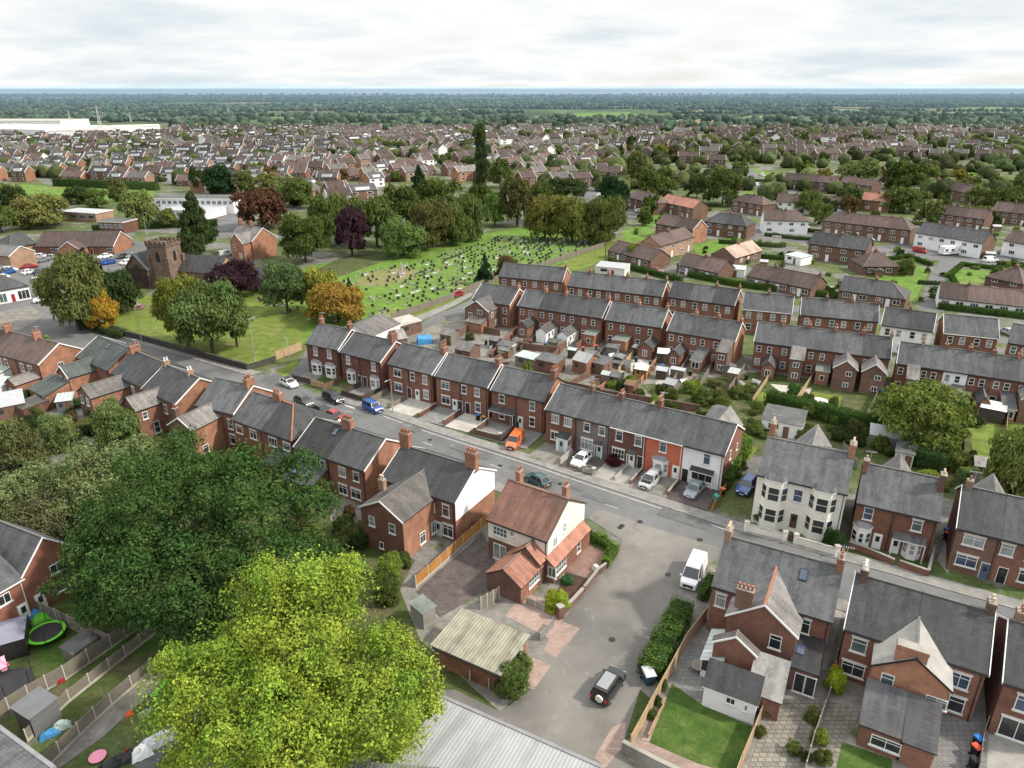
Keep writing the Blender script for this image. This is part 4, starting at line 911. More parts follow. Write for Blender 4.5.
row((142.6, 388), (176, 403), 5.9, 8.6, 2.7, [dict(label='brick house with dark tiled roof framed by white verges on both gables', wall='brick_red', gr='brick_orange', gl='brick_red', bl='white', br='white', roof='tile_dark', wins=[(6.2, 3.2, .9, 1.4, 's')], chim=[(.4, 4.3, .6, .9, .8, 2, 'brick_buff', 'white'), (7.3, 4.3, .6, .9, .8, 2, 'brick_buff', 'white')],
    wings=[dict(x0=1.4, x1=5.6, L=4.2, eave=5.0, rs=1.6, roof='slate_worn', wall='brick_red', right='brick_red', wins=[('r', 1.2, 3.2, .8, 1.2, 's'), ('r', 2.6, .3, .9, 2.0, 's')]),
           dict(x0=.9, x1=4.3, y0=-4.2, L=2.6, eave=2.5, rs=1.0, roof='slate_dark', wall='brick_orange', cut=False, trim='white', wins=[('n', 1.0, .8, .7, 1.2, 's'), ('n', 2.4, .8, .8, 1.2, 's')], name='wash_house')])])
row((112, 372), (142, 385.5), 5.7, 8.6, 2.6, [dict(label='brick house with slate roof and a deep pale-roofed rear wing, parapet stack at its left', wall='brick_red', gl='brick_orange', gr='brick_red', bl='brick_orange', roof='slate', chim=[(.45, 4.3, .7, 1.7, 1.1, 4, 'brick_orange')], wins=[(6.4, 3.2, .9, 1.4, 's')],
    wings=[dict(x0=.8, x1=5.4, L=6.2, eave=4.5, rs=1.4, roof='slate_worn', wall='brick_brown', right='brick_orange', wins=[('n', 1.2, 2.8, .8, 1.3, 's'), ('n', 3.2, 2.8, .8, 1.3, 's')]), dict(x0=5.4, x1=7.6, L=3.0, eave=2.3, rs=.9, kind='mono', roof='slate_dark', wall='brick_red', wins=[('n', 1.1, .6, 1.4, 1.3, 'c2t')])])])
row((77, 356), (108, 369.5), 5.7, 8.6, 2.6, [dict(label='brick house with greenish slate roof, roof window and a low green-roofed rear extension', wall='brick_red', gl='brick_red', gr='brick_orange', bl='white', roof='slate_green', sky=[(5.2, 2.8)], wins=[(1.2, 3.3, .9, 1.4, 's')],
    wings=[dict(x0=2.3, x1=6.6, L=4.6, eave=4.6, rs=1.6, roof='slate_green', trim='white', wall='brick_red', right='brick_orange', wins=[('n', 1.1, 2.9, .8, 1.3, 's'), ('n', 3.2, 2.9, .8, 1.3, 's')]),
           dict(x0=.4, x1=6.4, y0=-4.6, L=4.2, eave=2.5, rs=1.4, kind='mono', roof='slate_green', wall='brick_orange', wins=[('n', 2.2, .9, .7, 1.0, 'c2'), ('n', 4.6, 1.0, 1.6, 1.1, 'c2t')], name='rear_extension')])])
row((-27, 346.7), (38.6, 363.9), 5.5, 8.4, 2.5, [
    dict(label='brown-roofed brick terraced house cut by the frame edge with an orange chimney', wins=[(2.2, 3.2, 1.2, 1.4, 't'), (4.4, 3.2, 1.2, 1.4, 't')], chim=[(4.9, 4.2, .6, 1.3, 1.2, 4, 'brick_orange')]),
    dict(label='brown-roofed brick house two doors from the green-slate one, three white upstairs windows', wins=[(1.2, 3.2, 1.0, 1.4, 's'), (3.1, 3.2, 1.0, 1.4, 's')], wings=[dict(x0=1.0, x1=4.0, L=3.4, eave=2.4, rs=.8, kind='mono', roof='polycarbonate', wall='white', name='conservatory')]),
    dict(label='brown-roofed end house with a plain orange gable holding one small window', br='white', gr='brick_orange', gwins=[(3.6, 3.6, 1.0, 1.0, 'c2')], chim=[(.5, 4.2, .6, 1.3, 1.2, 4, 'brick_orange')], wins=[(1.3, 3.2, 1.0, 1.4, 's'), (3.6, 3.2, 1.2, 1.4, 't')],
         wings=[dict(x0=3.3, x1=6.2, L=4.4, eave=3.0, rs=1.0, roof='slate_worn', wall='brick_red', right='brick_orange', cut=False, wins=[('n', 1.2, .9, .9, 1.2, 's')])])], wall='brick_red', gl='brick_red', roof='tile_brown')
# new-build house at the lower left
nb, _q = row((-40, 612), (21, 577), 5.0, 9.5, 2.8, [dict(name='detached_house', label='new red brick house with grey tiled roof and white doors behind the trampoline', wall='brick_new', gl='brick_new', gr='brick_new', roof='tile_dark', gut='white', lintel=None,
    wings=[dict(px=((21.5, 577), (74, 546)), y0=8.5, rs=2.9, eave=5.0, cut=False, roof='tile_dark', wall='brick_new', trim='white', name='gabled_wing')])])
nb = nb[0]
for px_, z_, w_, h_, st_ in [((56, 571), 3.3, 1.4, 1.1, 'c2'), ((65.4, 589.6), 1.0, 1.4, 1.0, 'c2'), ((2, 602), 3.2, 1.2, 1.1, 'c2')]:
    lx, ly = loc_px(px_, z_, nb.location, nb.rotation_euler[2]); add_win(nb, lx, ly - .35 if False else -.02, z_, 0, w_, h_, st_)
for px_ in [(46, 611), (23, 618.7)]:
    lx, ly = loc_px(px_, .1, nb.location, nb.rotation_euler[2]); add_door(nb, lx, -.02, .1, 0, 'white', 1.0, 2.1)
# television aerials on some stacks
def aerial(root, x, y, z):
    b = MB(); b.tube([(x, y, z), (x, y, z + 1.9)], [.025, .02], 'galv', 5); b.beam((x - .6, y, z + 1.8), (x + .6, y + .2, z + 1.8), .025, .025, 'galv')
    for k in range(6): b.beam((x - .55 + k * .2, y - .22 + k * .03, z + 1.83), (x - .55 + k * .2, y + .25 + k * .03, z + 1.83), .02, .02, 'galv')
    b.build('aerial', root)
for o in list(bpy.data.objects):
    if o.parent is None and o.get('category') == 'house' and R.random() < .55:
        st = [c for c in o.children if c.name.startswith('chimney')]
        if st:
            V = np.array([v.co for v in st[0].data.vertices]); aerial(o, V[:, 0].mean() + .35, V[:, 1].mean(), V[:, 2].max() - .8)
# ---------------------------------------------------------------- ground, roads, yards
mb = MB(); mb.poly([(-9000, -200, -.05), (9000, -200, -.05), (9000, 16000, -.05), (-9000, 16000, -.05)], 'countryside'); struct('ground', mb)
mb = MB(); mb.poly([(-560, 5, 0), (560, 5, 0), (900, 1150, 0), (-900, 1150, 0)], 'town'); struct('town_ground', mb)
def offs(pts, d):
    out = []
    for i, p in enumerate(pts):
        a = pts[max(i - 1, 0)]; b = pts[min(i + 1, len(pts) - 1)]; l = math.dist(a, b); out.append((p[0] - (b[1] - a[1]) / l * d, p[1] + (b[0] - a[0]) / l * d))
    return out
def strip(name, pts, o0, o1, m, z, t=None):
    a, b = offs(pts, o0), offs(pts, o1); mb = MB()
    for i in range(len(pts) - 1):
        q = [(*a[i], z), (*a[i + 1], z), (*b[i + 1], z), (*b[i], z)]
        if o1 < o0: q = q[::-1]
        mb.poly(q, m)
    if t:
        for c, s in ((a, 1), (b, -1)):
            for i in range(len(c) - 1):
                q = [(*c[i], z - t), (*c[i + 1], z - t), (*c[i + 1], z), (*c[i], z)]; mb.poly(q if (s > 0) == (o1 > o0) else q[::-1], m)
    return tag(mb.build(name), kind='structure')
KF = [G(*p) for p in ((262, 374), (296, 384), (321, 396), (386, 415), (434, 432), (535, 464), (600, 486), (683, 513), (735, 530))]
d0 = (math.cos(rad(-30)), math.sin(rad(-30)))
KF += [(KF[-1][0] + d0[0] * k, KF[-1][1] + d0[1] * k) for k in (12, 30, 60)]
RW = 7.4
strip('road', KF, 0, -RW, 'asphalt', .02)
strip('kerb', KF[2:], .14, 0, 'kerb', .125, .12)
strip('pavement', KF[2:], 1.9, .14, 'pavement', .12, .1)
strip('pavement', KF[2:7], -RW, -RW - 1.9, 'pavement', .12, .12)
strip('pavement', KF[9:], -RW, -RW - 1.9, 'pavement', .12, .12)
strip('road_marking', KF[3:9], -.55, -.65, 'line_white', .026)
cl = offs(KF, -RW / 2)
for i in range(3, 9):
    L = math.dist(cl[i], cl[i + 1]); n = max(1, int(L / 6))
    for k in range(n):
        t = (k + .3) / n; x, y = cl[i][0] + (cl[i + 1][0] - cl[i][0]) * t, cl[i][1] + (cl[i + 1][1] - cl[i][1]) * t
        if (i + k) % 2 == 0: struct('road_marking', MB().box(-.9, .9, -.05, .05, 0, .003, 'line_white'), loc=(x, y, .024), rz=math.atan2(cl[i + 1][1] - cl[i][1], cl[i + 1][0] - cl[i][0]))
struct('road_marking', MB().poly([(-.9, -.3, 0), (.8, 0, 0), (-.9, .3, 0)], 'line_white'), loc=(*G(456, 447), .027), rz=rad(-33))
struct('road_marking', MB().box(-1.2, 1.2, -.12, .12, 0, .003, 'line_white'), loc=(*G(350, 407), .024), rz=rad(-34))
for (x, y), w_, l_, a_ in (((684, 519), 2.0, 6.5, -33), ((470, 452), 1.4, 7, -34), ((600, 500), 1.0, 5, -34), ((410, 428), 1.8, 4, -33), ((545, 478), .9, 12, -34)):
    struct('road_patch', MB().poly([(-l_ / 2, -w_ / 2, 0), (l_ / 2, -w_ / 2, 0), (l_ / 2, w_ / 2, 0), (-l_ / 2, w_ / 2, 0)], 'asphalt_patch'), loc=(*G(x, y), 0.064), rz=rad(a_))
for x, y in ((620, 528), (640, 522), (560, 484), (500, 466), (430, 440), (700, 540), (668, 575), (612, 640), (622, 526)):
    struct('manhole_cover', MB().tube([(0, 0, 0), (0, 0, .004)], [.34, .34], 'black', 14), loc=(*G(x, y), .068))
# junction and the road along the churchyard
ground_poly('road', [(-60, 322), (0, 300), (40, 292), (70, 296), (84, 322), (140, 338), (200, 356), (245, 372), (292, 385), (330, 402), (318, 420), (230, 402), (150, 374), (85, 352), (40, 350), (-60, 356)], 'asphalt', .012)
ground_poly('pavement', [(78, 320), (90, 324), (150, 340), (235, 365), (262, 373), (250, 376), (150, 347), (84, 326)], 'pavement', .10)
ground_poly('road', [(270, 376), (300, 362), (306, 350), (318, 342), (400, 333), (470, 300), (500, 285), (520, 276), (512, 288), (470, 318), (425, 340), (330, 368), (312, 384), (290, 386)], 'asphalt', .016)
ground_poly('pavement', [(384, 330), (450, 303), (482, 286), (484, 289), (455, 306), (392, 334)], 'pavement', .10)
ground_poly('road', [(600, 277), (660, 281), (760, 300), (880, 318), (1060, 345), (1060, 352), (880, 325), (760, 307), (660, 287), (600, 283)], 'asphalt', .016)
for p in ([(918, 310), (930, 275), (942, 258), (960, 258), (952, 285), (944, 312)], [(860, 247), (905, 243), (1024, 256), (1024, 268), (945, 262), (900, 252), (855, 253)], [(800, 243), (720, 236), (735, 222), (790, 228), (860, 240), (868, 248)],
          [(728, 165), (745, 168), (775, 184), (800, 190), (790, 196), (765, 192), (740, 182)], [(975, 165), (990, 168), (1004, 190), (985, 192)], [(556, 175), (590, 176), (612, 205), (650, 214), (625, 222), (590, 204)], [(545, 165), (562, 165), (575, 190), (560, 190)]):
    ground_poly('road', p, 'asphalt', .016)
# lawns, cemetery, churchyard
ground_poly('cemetery_lawn', [(300, 345), (240, 340), (228, 300), (262, 285), (300, 268), (380, 252), (470, 236), (520, 228), (596, 234), (604, 246), (540, 272), (490, 288), (420, 316), (378, 330), (340, 335)], 'cemetery_lawn', .006)
ground_poly('churchyard_lawn', [(95, 318), (130, 300), (200, 285), (262, 282), (310, 318), (300, 344), (283, 358), (258, 368), (225, 362), (160, 342)], 'lawn', .010)
ground_poly('field', [(20, 184), (60, 186), (155, 191), (150, 204), (60, 203), (10, 200)], 'cemetery_lawn', .006)
ground_poly('worn_grass', [(352, 284), (372, 272), (402, 267), (420, 270), (405, 280), (375, 287)], 'worn', .012)
ground_poly('grave_soil', [(312, 272), (345, 256), (400, 250), (392, 258), (345, 275), (322, 280)], 'rough_grass', .009)
ground_poly('grass_verge', [(275, 372), (296, 360), (300, 364), (285, 378)], 'lawn', .03)
ground_poly('grass_verge', [(392, 328), (450, 302), (490, 284), (488, 280), (440, 300), (390, 323)], 'lawn', .02)
ground_poly('grass_verge', [(555, 268), (612, 240), (650, 232), (640, 246), (600, 262), (575, 272)], 'lawn', .012)
for p in ([(870, 272), (905, 262), (930, 270), (915, 300), (880, 300)], [(955, 268), (1000, 272), (985, 282), (955, 286), (945, 292)], [(690, 245), (740, 236), (745, 246), (700, 256)], [(752, 168), (790, 178), (800, 186), (770, 184)], [(745, 190), (770, 196), (768, 206), (742, 204)], [(640, 218), (668, 212), (664, 222), (648, 228)],
          [(960, 170), (976, 168), (984, 188), (962, 190)], [(620, 232), (645, 224), (655, 232), (630, 244)]):
    ground_poly('lawn', p, 'cemetery_lawn', .010)
for p in ([(760, 122), (830, 121), (870, 126), (850, 131), (770, 130)], [(960, 106), (1024, 104), (1024, 112), (980, 115), (950, 111)], [(880, 131), (900, 128), (960, 133), (930, 137)], [(300, 117), (345, 115), (420, 117), (400, 121)], [(560, 113), (630, 112), (640, 116), (570, 117)]):
    ground_poly('field', p, 'cemetery_lawn', -.03)
# car park and school yard on the far left
ground_poly('car_park', [(-40, 300), (-40, 262), (0, 252), (55, 243), (80, 262), (72, 285), (40, 296)], 'asphalt', .011)
ground_poly('car_park', [(100, 262), (112, 238), (150, 243), (160, 250), (140, 270), (105, 282)], 'asphalt', .011)
ground_poly('school_yard', [(150, 222), (160, 195), (240, 200), (255, 235), (205, 240)], 'asphalt', .008)
ground_poly('forecourt', [(225, 262), (222, 245), (260, 255), (262, 262), (240, 268)], 'asphalt', .012)
ground_poly('yard', [(-40, 330), (0, 312), (30, 306), (45, 315), (20, 330), (-40, 345)], 'yard', .022)
# yards behind the terraces
ground_poly('yard', [(330, 372), (400, 340), (470, 310), (520, 320), (620, 335), (760, 358), (910, 385), (1100, 410), (1100, 470), (960, 480), (760, 440), (560, 400)], 'yard', .010)
ground_poly('yard', [(640, 385), (760, 372), (1100, 420), (1100, 520), (960, 500), (850, 480), (700, 440)], 'rough_grass', .014)
for p in ([(760, 392), (790, 396), (785, 412), (755, 405)], [(812, 392), (842, 396), (838, 412), (805, 408)], [(968, 420), (1000, 424), (1008, 462), (975, 466)], [(1005, 420), (1060, 428), (1070, 500), (1010, 480)], [(735, 440), (758, 448), (742, 470), (725, 462)]):
    ground_poly('lawn', p, 'lawn', .02)
for p in ([(672, 366), (688, 370), (668, 388), (655, 384)], [(600, 372), (640, 358), (652, 362), (618, 382)], [(770, 384), (812, 388), (804, 405), (790, 400)]):
    ground_poly('patio', p, 'concrete_pale', .022)
# south side ground
ground_poly('yard', [(-60, 360), (0, 372), (120, 385), (260, 425), (380, 480), (500, 520), (560, 540), (600, 560), (560, 640), (500, 720), (380, 760), (-60, 700)], 'rough_grass', .008)
ground_poly('yard', [(330, 470), (480, 520), (545, 560), (600, 575), (560, 660), (500, 712), (420, 640), (400, 590), (415, 560), (330, 520)], 'yard', .012)
ground_poly('yard', [(640, 640), (700, 560), (830, 600), (1100, 700), (1150, 900), (560, 900), (600, 760), (636, 700)], 'yard', .010)
ground_poly('yard', [(-60, 395), (60, 398), (125, 412), (100, 445), (40, 470), (-60, 480)], 'yard', .012)
ground_poly('lane', [(600, 508), (640, 524), (720, 548), (716, 560), (690, 575), (664, 610), (645, 655), (640, 690), (628, 742), (612, 790), (500, 760), (430, 690), (455, 690), (500, 712), (531, 690), (560, 625), (583, 594), (617, 556), (622, 540), (606, 530), (588, 518)], 'lane', .024)
ground_poly('slab_pad', [(563, 622), (580, 629), (556, 658), (543, 651), (549, 640)], 'paving_pink', .034)
ground_poly('slab_pad', [(533, 658), (551, 666), (534, 690), (518, 686)], 'paving_pink', .034)
ground_poly('driveway', [(580, 541), (604, 552), (600, 567), (588, 578), (564, 570), (572, 555)], 'paving_red', .030)
ground_poly('flower_bed', [(566, 572), (588, 579), (572, 600), (556, 594)], 'soil', .05)
ground_poly('driveway', [(524, 593), (556, 602), (564, 618), (552, 640), (540, 634), (505, 616)], 'paving_pink', .030)
ground_poly('driveway', [(470, 545), (482, 532), (490, 545), (495, 562), (487, 590), (440, 618), (416, 592), (440, 570)], 'paving_dark', .030)
ground_poly('patio', [(423, 561), (455, 540), (473, 524), (484, 530), (470, 543), (428, 576)], 'paving_grey', .028)
ground_poly('slab_pad', [(612, 728), (626, 722), (624, 745), (606, 768), (594, 758)], 'paving_pink', .034)
ground_poly('rough_grass', [(640, 690), (652, 700), (640, 735), (625, 740), (632, 715)], 'rough_grass', .034)
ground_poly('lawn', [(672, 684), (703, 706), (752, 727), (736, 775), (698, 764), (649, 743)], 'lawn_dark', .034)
ground_poly('path', [(633, 741), (649, 743), (698, 764), (736, 775), (734, 790), (680, 785), (628, 760)], 'paving_pink', .030)
ground_poly('path', [(663, 698), (671, 694), (650, 742), (641, 740)], 'paving_pink', .032)
ground_poly('patio', [(672, 684), (688, 650), (700, 640), (712, 660), (704, 690), (700, 704)], 'paving_grey', .028)
ground_poly('patio', [(781, 700), (822, 700), (812, 745), (800, 790), (742, 785), (760, 735)], 'paving_slab', .030)
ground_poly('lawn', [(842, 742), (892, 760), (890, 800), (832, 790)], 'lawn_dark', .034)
ground_poly('patio', [(826, 700), (862, 712), (845, 742), (826, 790), (815, 780)], 'paving_slab', .030)
ground_poly('patio', [(940, 705), (990, 715), (985, 790), (930, 790)], 'paving_grey', .030)
ground_poly('patio', [(985, 735), (1060, 740), (1060, 800), (980, 790)], 'concrete', .028)
ground_poly('alley', [(937, 560), (955, 520), (958, 530), (948, 575)], 'concrete', .028)
ground_poly('alley', [(832, 600), (846, 600), (826, 670), (812, 668)], 'concrete', .028)
# lower-left gardens
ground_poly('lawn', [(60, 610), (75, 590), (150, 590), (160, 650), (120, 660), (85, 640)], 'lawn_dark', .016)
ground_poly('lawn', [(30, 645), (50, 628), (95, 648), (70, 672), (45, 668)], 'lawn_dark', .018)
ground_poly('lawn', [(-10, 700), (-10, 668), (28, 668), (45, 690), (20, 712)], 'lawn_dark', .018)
ground_poly('path', [(95, 718), (150, 670), (240, 620), (245, 626), (160, 685), (100, 740), (60, 768), (40, 768)], 'yard', .020)
ground_poly('path', [(130, 765), (170, 720), (215, 690), (225, 700), (180, 735), (150, 775)], 'asphalt_dark', .020)

# ---------------------------------------------------------------- camera, light, sky
cam = bpy.data.cameras.new('camera'); cam.sensor_fit = 'HORIZONTAL'; cam.sensor_width = 36; cam.lens = 36 * F / 1024; cam.clip_start = .5; cam.clip_end = 40000
co = bpy.data.objects.new('camera', cam); COL.objects.link(co); co.location = (0, 0, H); co.rotation_euler = (math.pi / 2 - PIT, 0, 0); SC.camera = co
SUN_EL, SUN_AZ = 42, 98                      # azimuth measured from +y towards +x
sl = bpy.data.lights.new('sun', 'SUN'); sl.energy = 4.9; sl.angle = rad(4.0); sl.color = (1, .92, .80)
so = bpy.data.objects.new('sun', sl); COL.objects.link(so); so.rotation_euler = (rad(90 - SUN_EL), 0, -rad(SUN_AZ)) ; so.rotation_euler = (math.pi / 2 - rad(SUN_EL), 0, math.pi - rad(SUN_AZ))
w = bpy.data.worlds.new('World'); SC.world = w; w.use_nodes = True; t = w.node_tree; t.nodes.clear()
def wn(typ, **k):
    n = t.nodes.new(typ)
    for a, v in k.items(): setattr(n, a, v)
    return n
out = wn('ShaderNodeOutputWorld'); bg = wn('ShaderNodeBackground'); sky = wn('ShaderNodeTexSky'); sky.sky_type = 'NISHITA'; sky.sun_disc = False
sky.sun_elevation = rad(SUN_EL); sky.sun_rotation = rad(SUN_AZ); sky.air_density = 1.0; sky.dust_density = 2.0; sky.ozone_density = 1.0
tc = wn('ShaderNodeTexCoord'); sp = wn('ShaderNodeSeparateXYZ'); t.links.new(tc.outputs['Generated'], sp.inputs[0])
def wm(op, a, b):
    n = wn('ShaderNodeMath', operation=op)
    for i, v in enumerate((a, b)):
        if isinstance(v, (int, float)): n.inputs[i].default_value = v
        else: t.links.new(v, n.inputs[i])
    return n.outputs[0]
zz = wm('ADD', wm('MAXIMUM', sp.outputs[2], 0.0), .13)
cmb = wn('ShaderNodeCombineXYZ'); t.links.new(wm('DIVIDE', sp.outputs[0], zz), cmb.inputs[0]); t.links.new(wm('DIVIDE', sp.outputs[1], zz), cmb.inputs[1])
def wnoise(scale, det, rough=.55):
    n = wn('ShaderNodeTexNoise'); n.inputs['Scale'].default_value = scale; n.inputs['Detail'].default_value = det; n.inputs['Roughness'].default_value = rough; t.links.new(cmb.outputs[0], n.inputs['Vector']); return n.outputs[0]
def wr(f, a, b, c, d):
    n = wn('ShaderNodeMapRange'); n.inputs[1].default_value = a; n.inputs[2].default_value = b; n.inputs[3].default_value = c; n.inputs[4].default_value = d; t.links.new(f, n.inputs[0]); return n.outputs[0]
n1 = wnoise(.55, 8.0, .55); cov = wr(n1, .30, .50, .70, 1.0)
lum = wr(n1, .48, .64, 1.0, .83)                                   # thicker cloud is greyer underneath
zen = wr(sp.outputs[2], .12, .9, 1.0, 1.85)                          # an overcast sky is brighter overhead
cl_ = wn('ShaderNodeMix', data_type='RGBA'); cl_.inputs[6].default_value = (6.1, 6.75, 7.2, 1); cl_.inputs[7].default_value = (8.6, 8.6, 8.5, 1); t.links.new(wr(lum, .83, 1.0, 0, 1), cl_.inputs[0])
sc = wn('ShaderNodeVectorMath', operation='SCALE'); t.links.new(cl_.outputs[2], sc.inputs[0]); t.links.new(zen, sc.inputs['Scale'])
mx = wn('ShaderNodeMix', data_type='RGBA'); t.links.new(cov, mx.inputs[0]); t.links.new(sky.outputs[0], mx.inputs[6]); t.links.new(sc.outputs[0], mx.inputs[7])
t.links.new(mx.outputs[2], bg.inputs[0]); bg.inputs[1].default_value = .12; t.links.new(bg.outputs[0], out.inputs[0])
SC.view_settings.view_transform = 'Standard'; SC.view_settings.look = 'None'; SC.view_settings.exposure = 0; SC.view_settings.gamma = 1
SC.render.engine = 'CYCLES'; SC.cycles.use_denoising = True; SC.cycles.use_adaptive_sampling = True; SC.cycles.adaptive_threshold = .02
SC.cycles.max_bounces = 5; SC.cycles.diffuse_bounces = 2; SC.cycles.glossy_bounces = 2; SC.cycles.transmission_bounces = 3; SC.cycles.transparent_max_bounces = 4; SC.cycles.volume_bounces = 0
SC.cycles.caustics_reflective = False; SC.cycles.caustics_refractive = False
# ================================================================ rows of terraces behind the yards
ORD = ['first', 'second', 'third', 'fourth', 'fifth', 'sixth', 'seventh', 'eighth', 'ninth', 'tenth', 'eleventh', 'twelfth', 'thirteenth', 'fourteenth', 'fifteenth', 'sixteenth', 'seventeenth', 'eighteenth', 'nineteenth', 'twentieth', 'twenty-first', 'twenty-second', 'twenty-third', 'twenty-fourth', 'twenty-fifth', 'twenty-sixth', 'twenty-seventh', 'twenty-eighth', 'twenty-ninth', 'thirtieth']
QC = [0]
def rear(w, v, big=True, wall='brick_red'):
    """back of a terraced house: sashes and an outrigger, in a few versions"""
    wins = [(w * .2, 3.5, .85, 1.3, 's'), (w * .62, 3.5, .85, 1.3, 's'), (w * .2, .8, 1.0, 1.4, 't')]; wings = []; x0 = w * .48; x1 = w * .96
    if v == 0: wings = [dict(x0=x0, x1=x1, L=5.0, eave=2.5, rs=1.0, roof='slate_dark', wall=wall, cut=False, wins=[('n', (x1 - x0) / 2, .7, 1.0, 1.3, 'c2')])]
    elif v == 1: wings = [dict(x0=x0, x1=x1, L=5.9, eave=2.5, rs=.9, roof='slate_worn', wall='render_white', left='render_white', right='render_white', cut=False, wins=[('r', 1.5, .9, 1.0, 1.1, 'c2'), ('r', 3.2, .9, .8, 1.1, 's')])]
    elif v == 2: wings = [dict(x0=x0, x1=x1, L=4.2, eave=4.4, rs=1.2, kind='mono', roof='slate_worn', wall='brick_brown', wins=[('n', (x1 - x0) / 2, 2.9, 1.1, 1.0, 'c2'), ('n', (x1 - x0) / 2, .8, 1.1, 1.1, 'c2')])]
    elif v == 3: wings = [dict(x0=x0, x1=x1, L=5.3, eave=2.3, rs=.9, kind='mono', roof='felt', wall='brick_orange', trim='white', wins=[('n', (x1 - x0) / 2, .7, 1.4, 1.3, 'fd')])]
    elif v == 4: wings = [dict(x0=x0, x1=x1, L=3.6, eave=2.7, rs=.3, kind='flat', roof='felt_green', wall='brick_orange', trim='offwhite', wins=[('n', (x1 - x0) / 2, .9, .8, 1.0, 'p')])]
    elif v == 5: wings = [dict(x0=w * .08, x1=w * .9, L=4.8, eave=4.2, rs=1.5, roof='slate_worn', trim='white', wall='brick_brown', right='brick_red', wins=[('n', w * .55, 2.8, 1.0, .9, 'c2'), ('n', w * .5, .7, 1.0, .9, 'c2')])]; wins = wins[:2]
    return dict(wins=wins, wings=wings)
def rear_row(A, B, eave, rise, n, vs, depth=8.0, **com):
    hs = []
    for i in range(n):
        QC[0] += 1; v = vs[i % len(vs)]
        h = dict(label=f'slate-roofed brick terraced house, {ORD[QC[0] - 1]} from the left in the row backing onto the yards', group='terrace backing onto the yards')
        if isinstance(v, dict): h.update(v)
        else: h['fn'] = lambda w, v=v: rear(w, v)
        if i < n - 1 or R.random() < .6: h['chim'] = (lambda w: [(w - .1, depth / 2, .5, .9, .8, 3, R.choice(['brick_red', 'brick_orange', 'brick_buff']))])
        hs.append(h)
    return row(A, B, eave, depth, rise, hs, lod=1, **{**dict(wall='brick_red', gl='brick_orange', gr='brick_orange', bl='white', br='white'), **com})
rear_row((473, 298.4), (509.7, 304.7), 5.6, 2.7, 1, [dict(wins=[(8.6, 3.3, 1.0, 1.4, 's'), (8.6, .8, 1.0, 1.4, 's')], wings=[dict(x0=.6, x1=7.0, L=4.2, eave=4.6, rs=2.0, roof='slate_worn', trim='white', wall='brick_brown', wins=[('n', 1.5, 2.6, 1.0, 1.1, 'c2'), ('n', 4.0, 3.6, 1.3, 1.0, 'c2'), ('r', 1.4, 3.0, .9, 1.2, 'c2'), ('r', 3.0, .7, .9, 1.3, 'c2')]), dict(x0=2.4, x1=6.6, y0=-4.2, L=2.4, eave=2.3, rs=.7, kind='mono', roof='slate_worn', wall='brick_orange')])], roof='slate')
rear_row((518.3, 305), (601.9, 317.5), 5.6, 2.6, 4, [0, 1, 1, 4])
rear_row((605.8, 319), (661.4, 326.9), 5.6, 2.6, 2, [4, 0])
rear_row((667.7, 330), (735, 341), 5.6, 2.6, 3, [0, 3, 2])
rear_row((754.8, 340.8), (890, 358), 5.6, 2.6, 5, [0, 2, 4, 5, 5])
rear_row((897.6, 362.5), (1045, 384), 5.6, 2.6, 6, [2, 0, dict(wall='paint_white', fn=lambda w: rear(w, 3, wall='paint_white')), dict(fn=lambda w: rear(w, 0)), 3, 5])
WC = [0]
def front_row(A, B, eave, rise, n, depth=7.6, walls=None, **com):
    hs = []
    for i in range(n):
        WC[0] += 1; wl = (walls or ['brick_red'])[i % len(walls or [1])]
        hs.append(dict(label=f'{"white painted" if "white" in wl else "red brick"} terraced house, {ORD[WC[0] - 1]} from the left in the rearmost slate-roofed terrace row', group='rearmost terrace row', wall=wl,
                       fn=lambda w: dict(wins=[(w * .27, 3.4, 1.0, 1.5, 's'), (w * .73, 3.4, 1.0, 1.5, 's', 'glass_curtain'), (w * .3, .8, 1.3, 1.5, 't')], doors=[(w * .78, 'white')]),
                       chim=(lambda w: [(w - .1, depth / 2, .5, .9, .8, 3, R.choice(['brick_red', 'brick_orange']))]) if R.random() < .75 else []))
    return row(A, B, eave, depth, rise, hs, lod=1, **{**dict(gl='brick_orange', gr='brick_orange', br='white'), **com})
front_row((498.7, 275.8), (562, 281.5), 5.6, 2.6, 3); front_row((567, 285), (662, 296), 5.6, 2.6, 5); front_row((668, 296), (734.5, 305), 5.6, 2.6, 3)
front_row((743, 308), (791.6, 312.6), 5.6, 2.6, 2, wall='brick_orange', gut='white'); front_row((801, 314), (878, 321), 5.6, 2.6, 3, bl='white'); front_row((882, 324), (932.7, 331), 5.6, 2.6, 2, walls=['render_white'], gl='render_white', gr='render_white', bl='white')
front_row((944.5, 332), (998.4, 337.5), 5.6, 2.6, 2, gut='white', bl='white'); front_row((1008.5, 341.7), (1060, 350), 5.6, 2.6, 2)

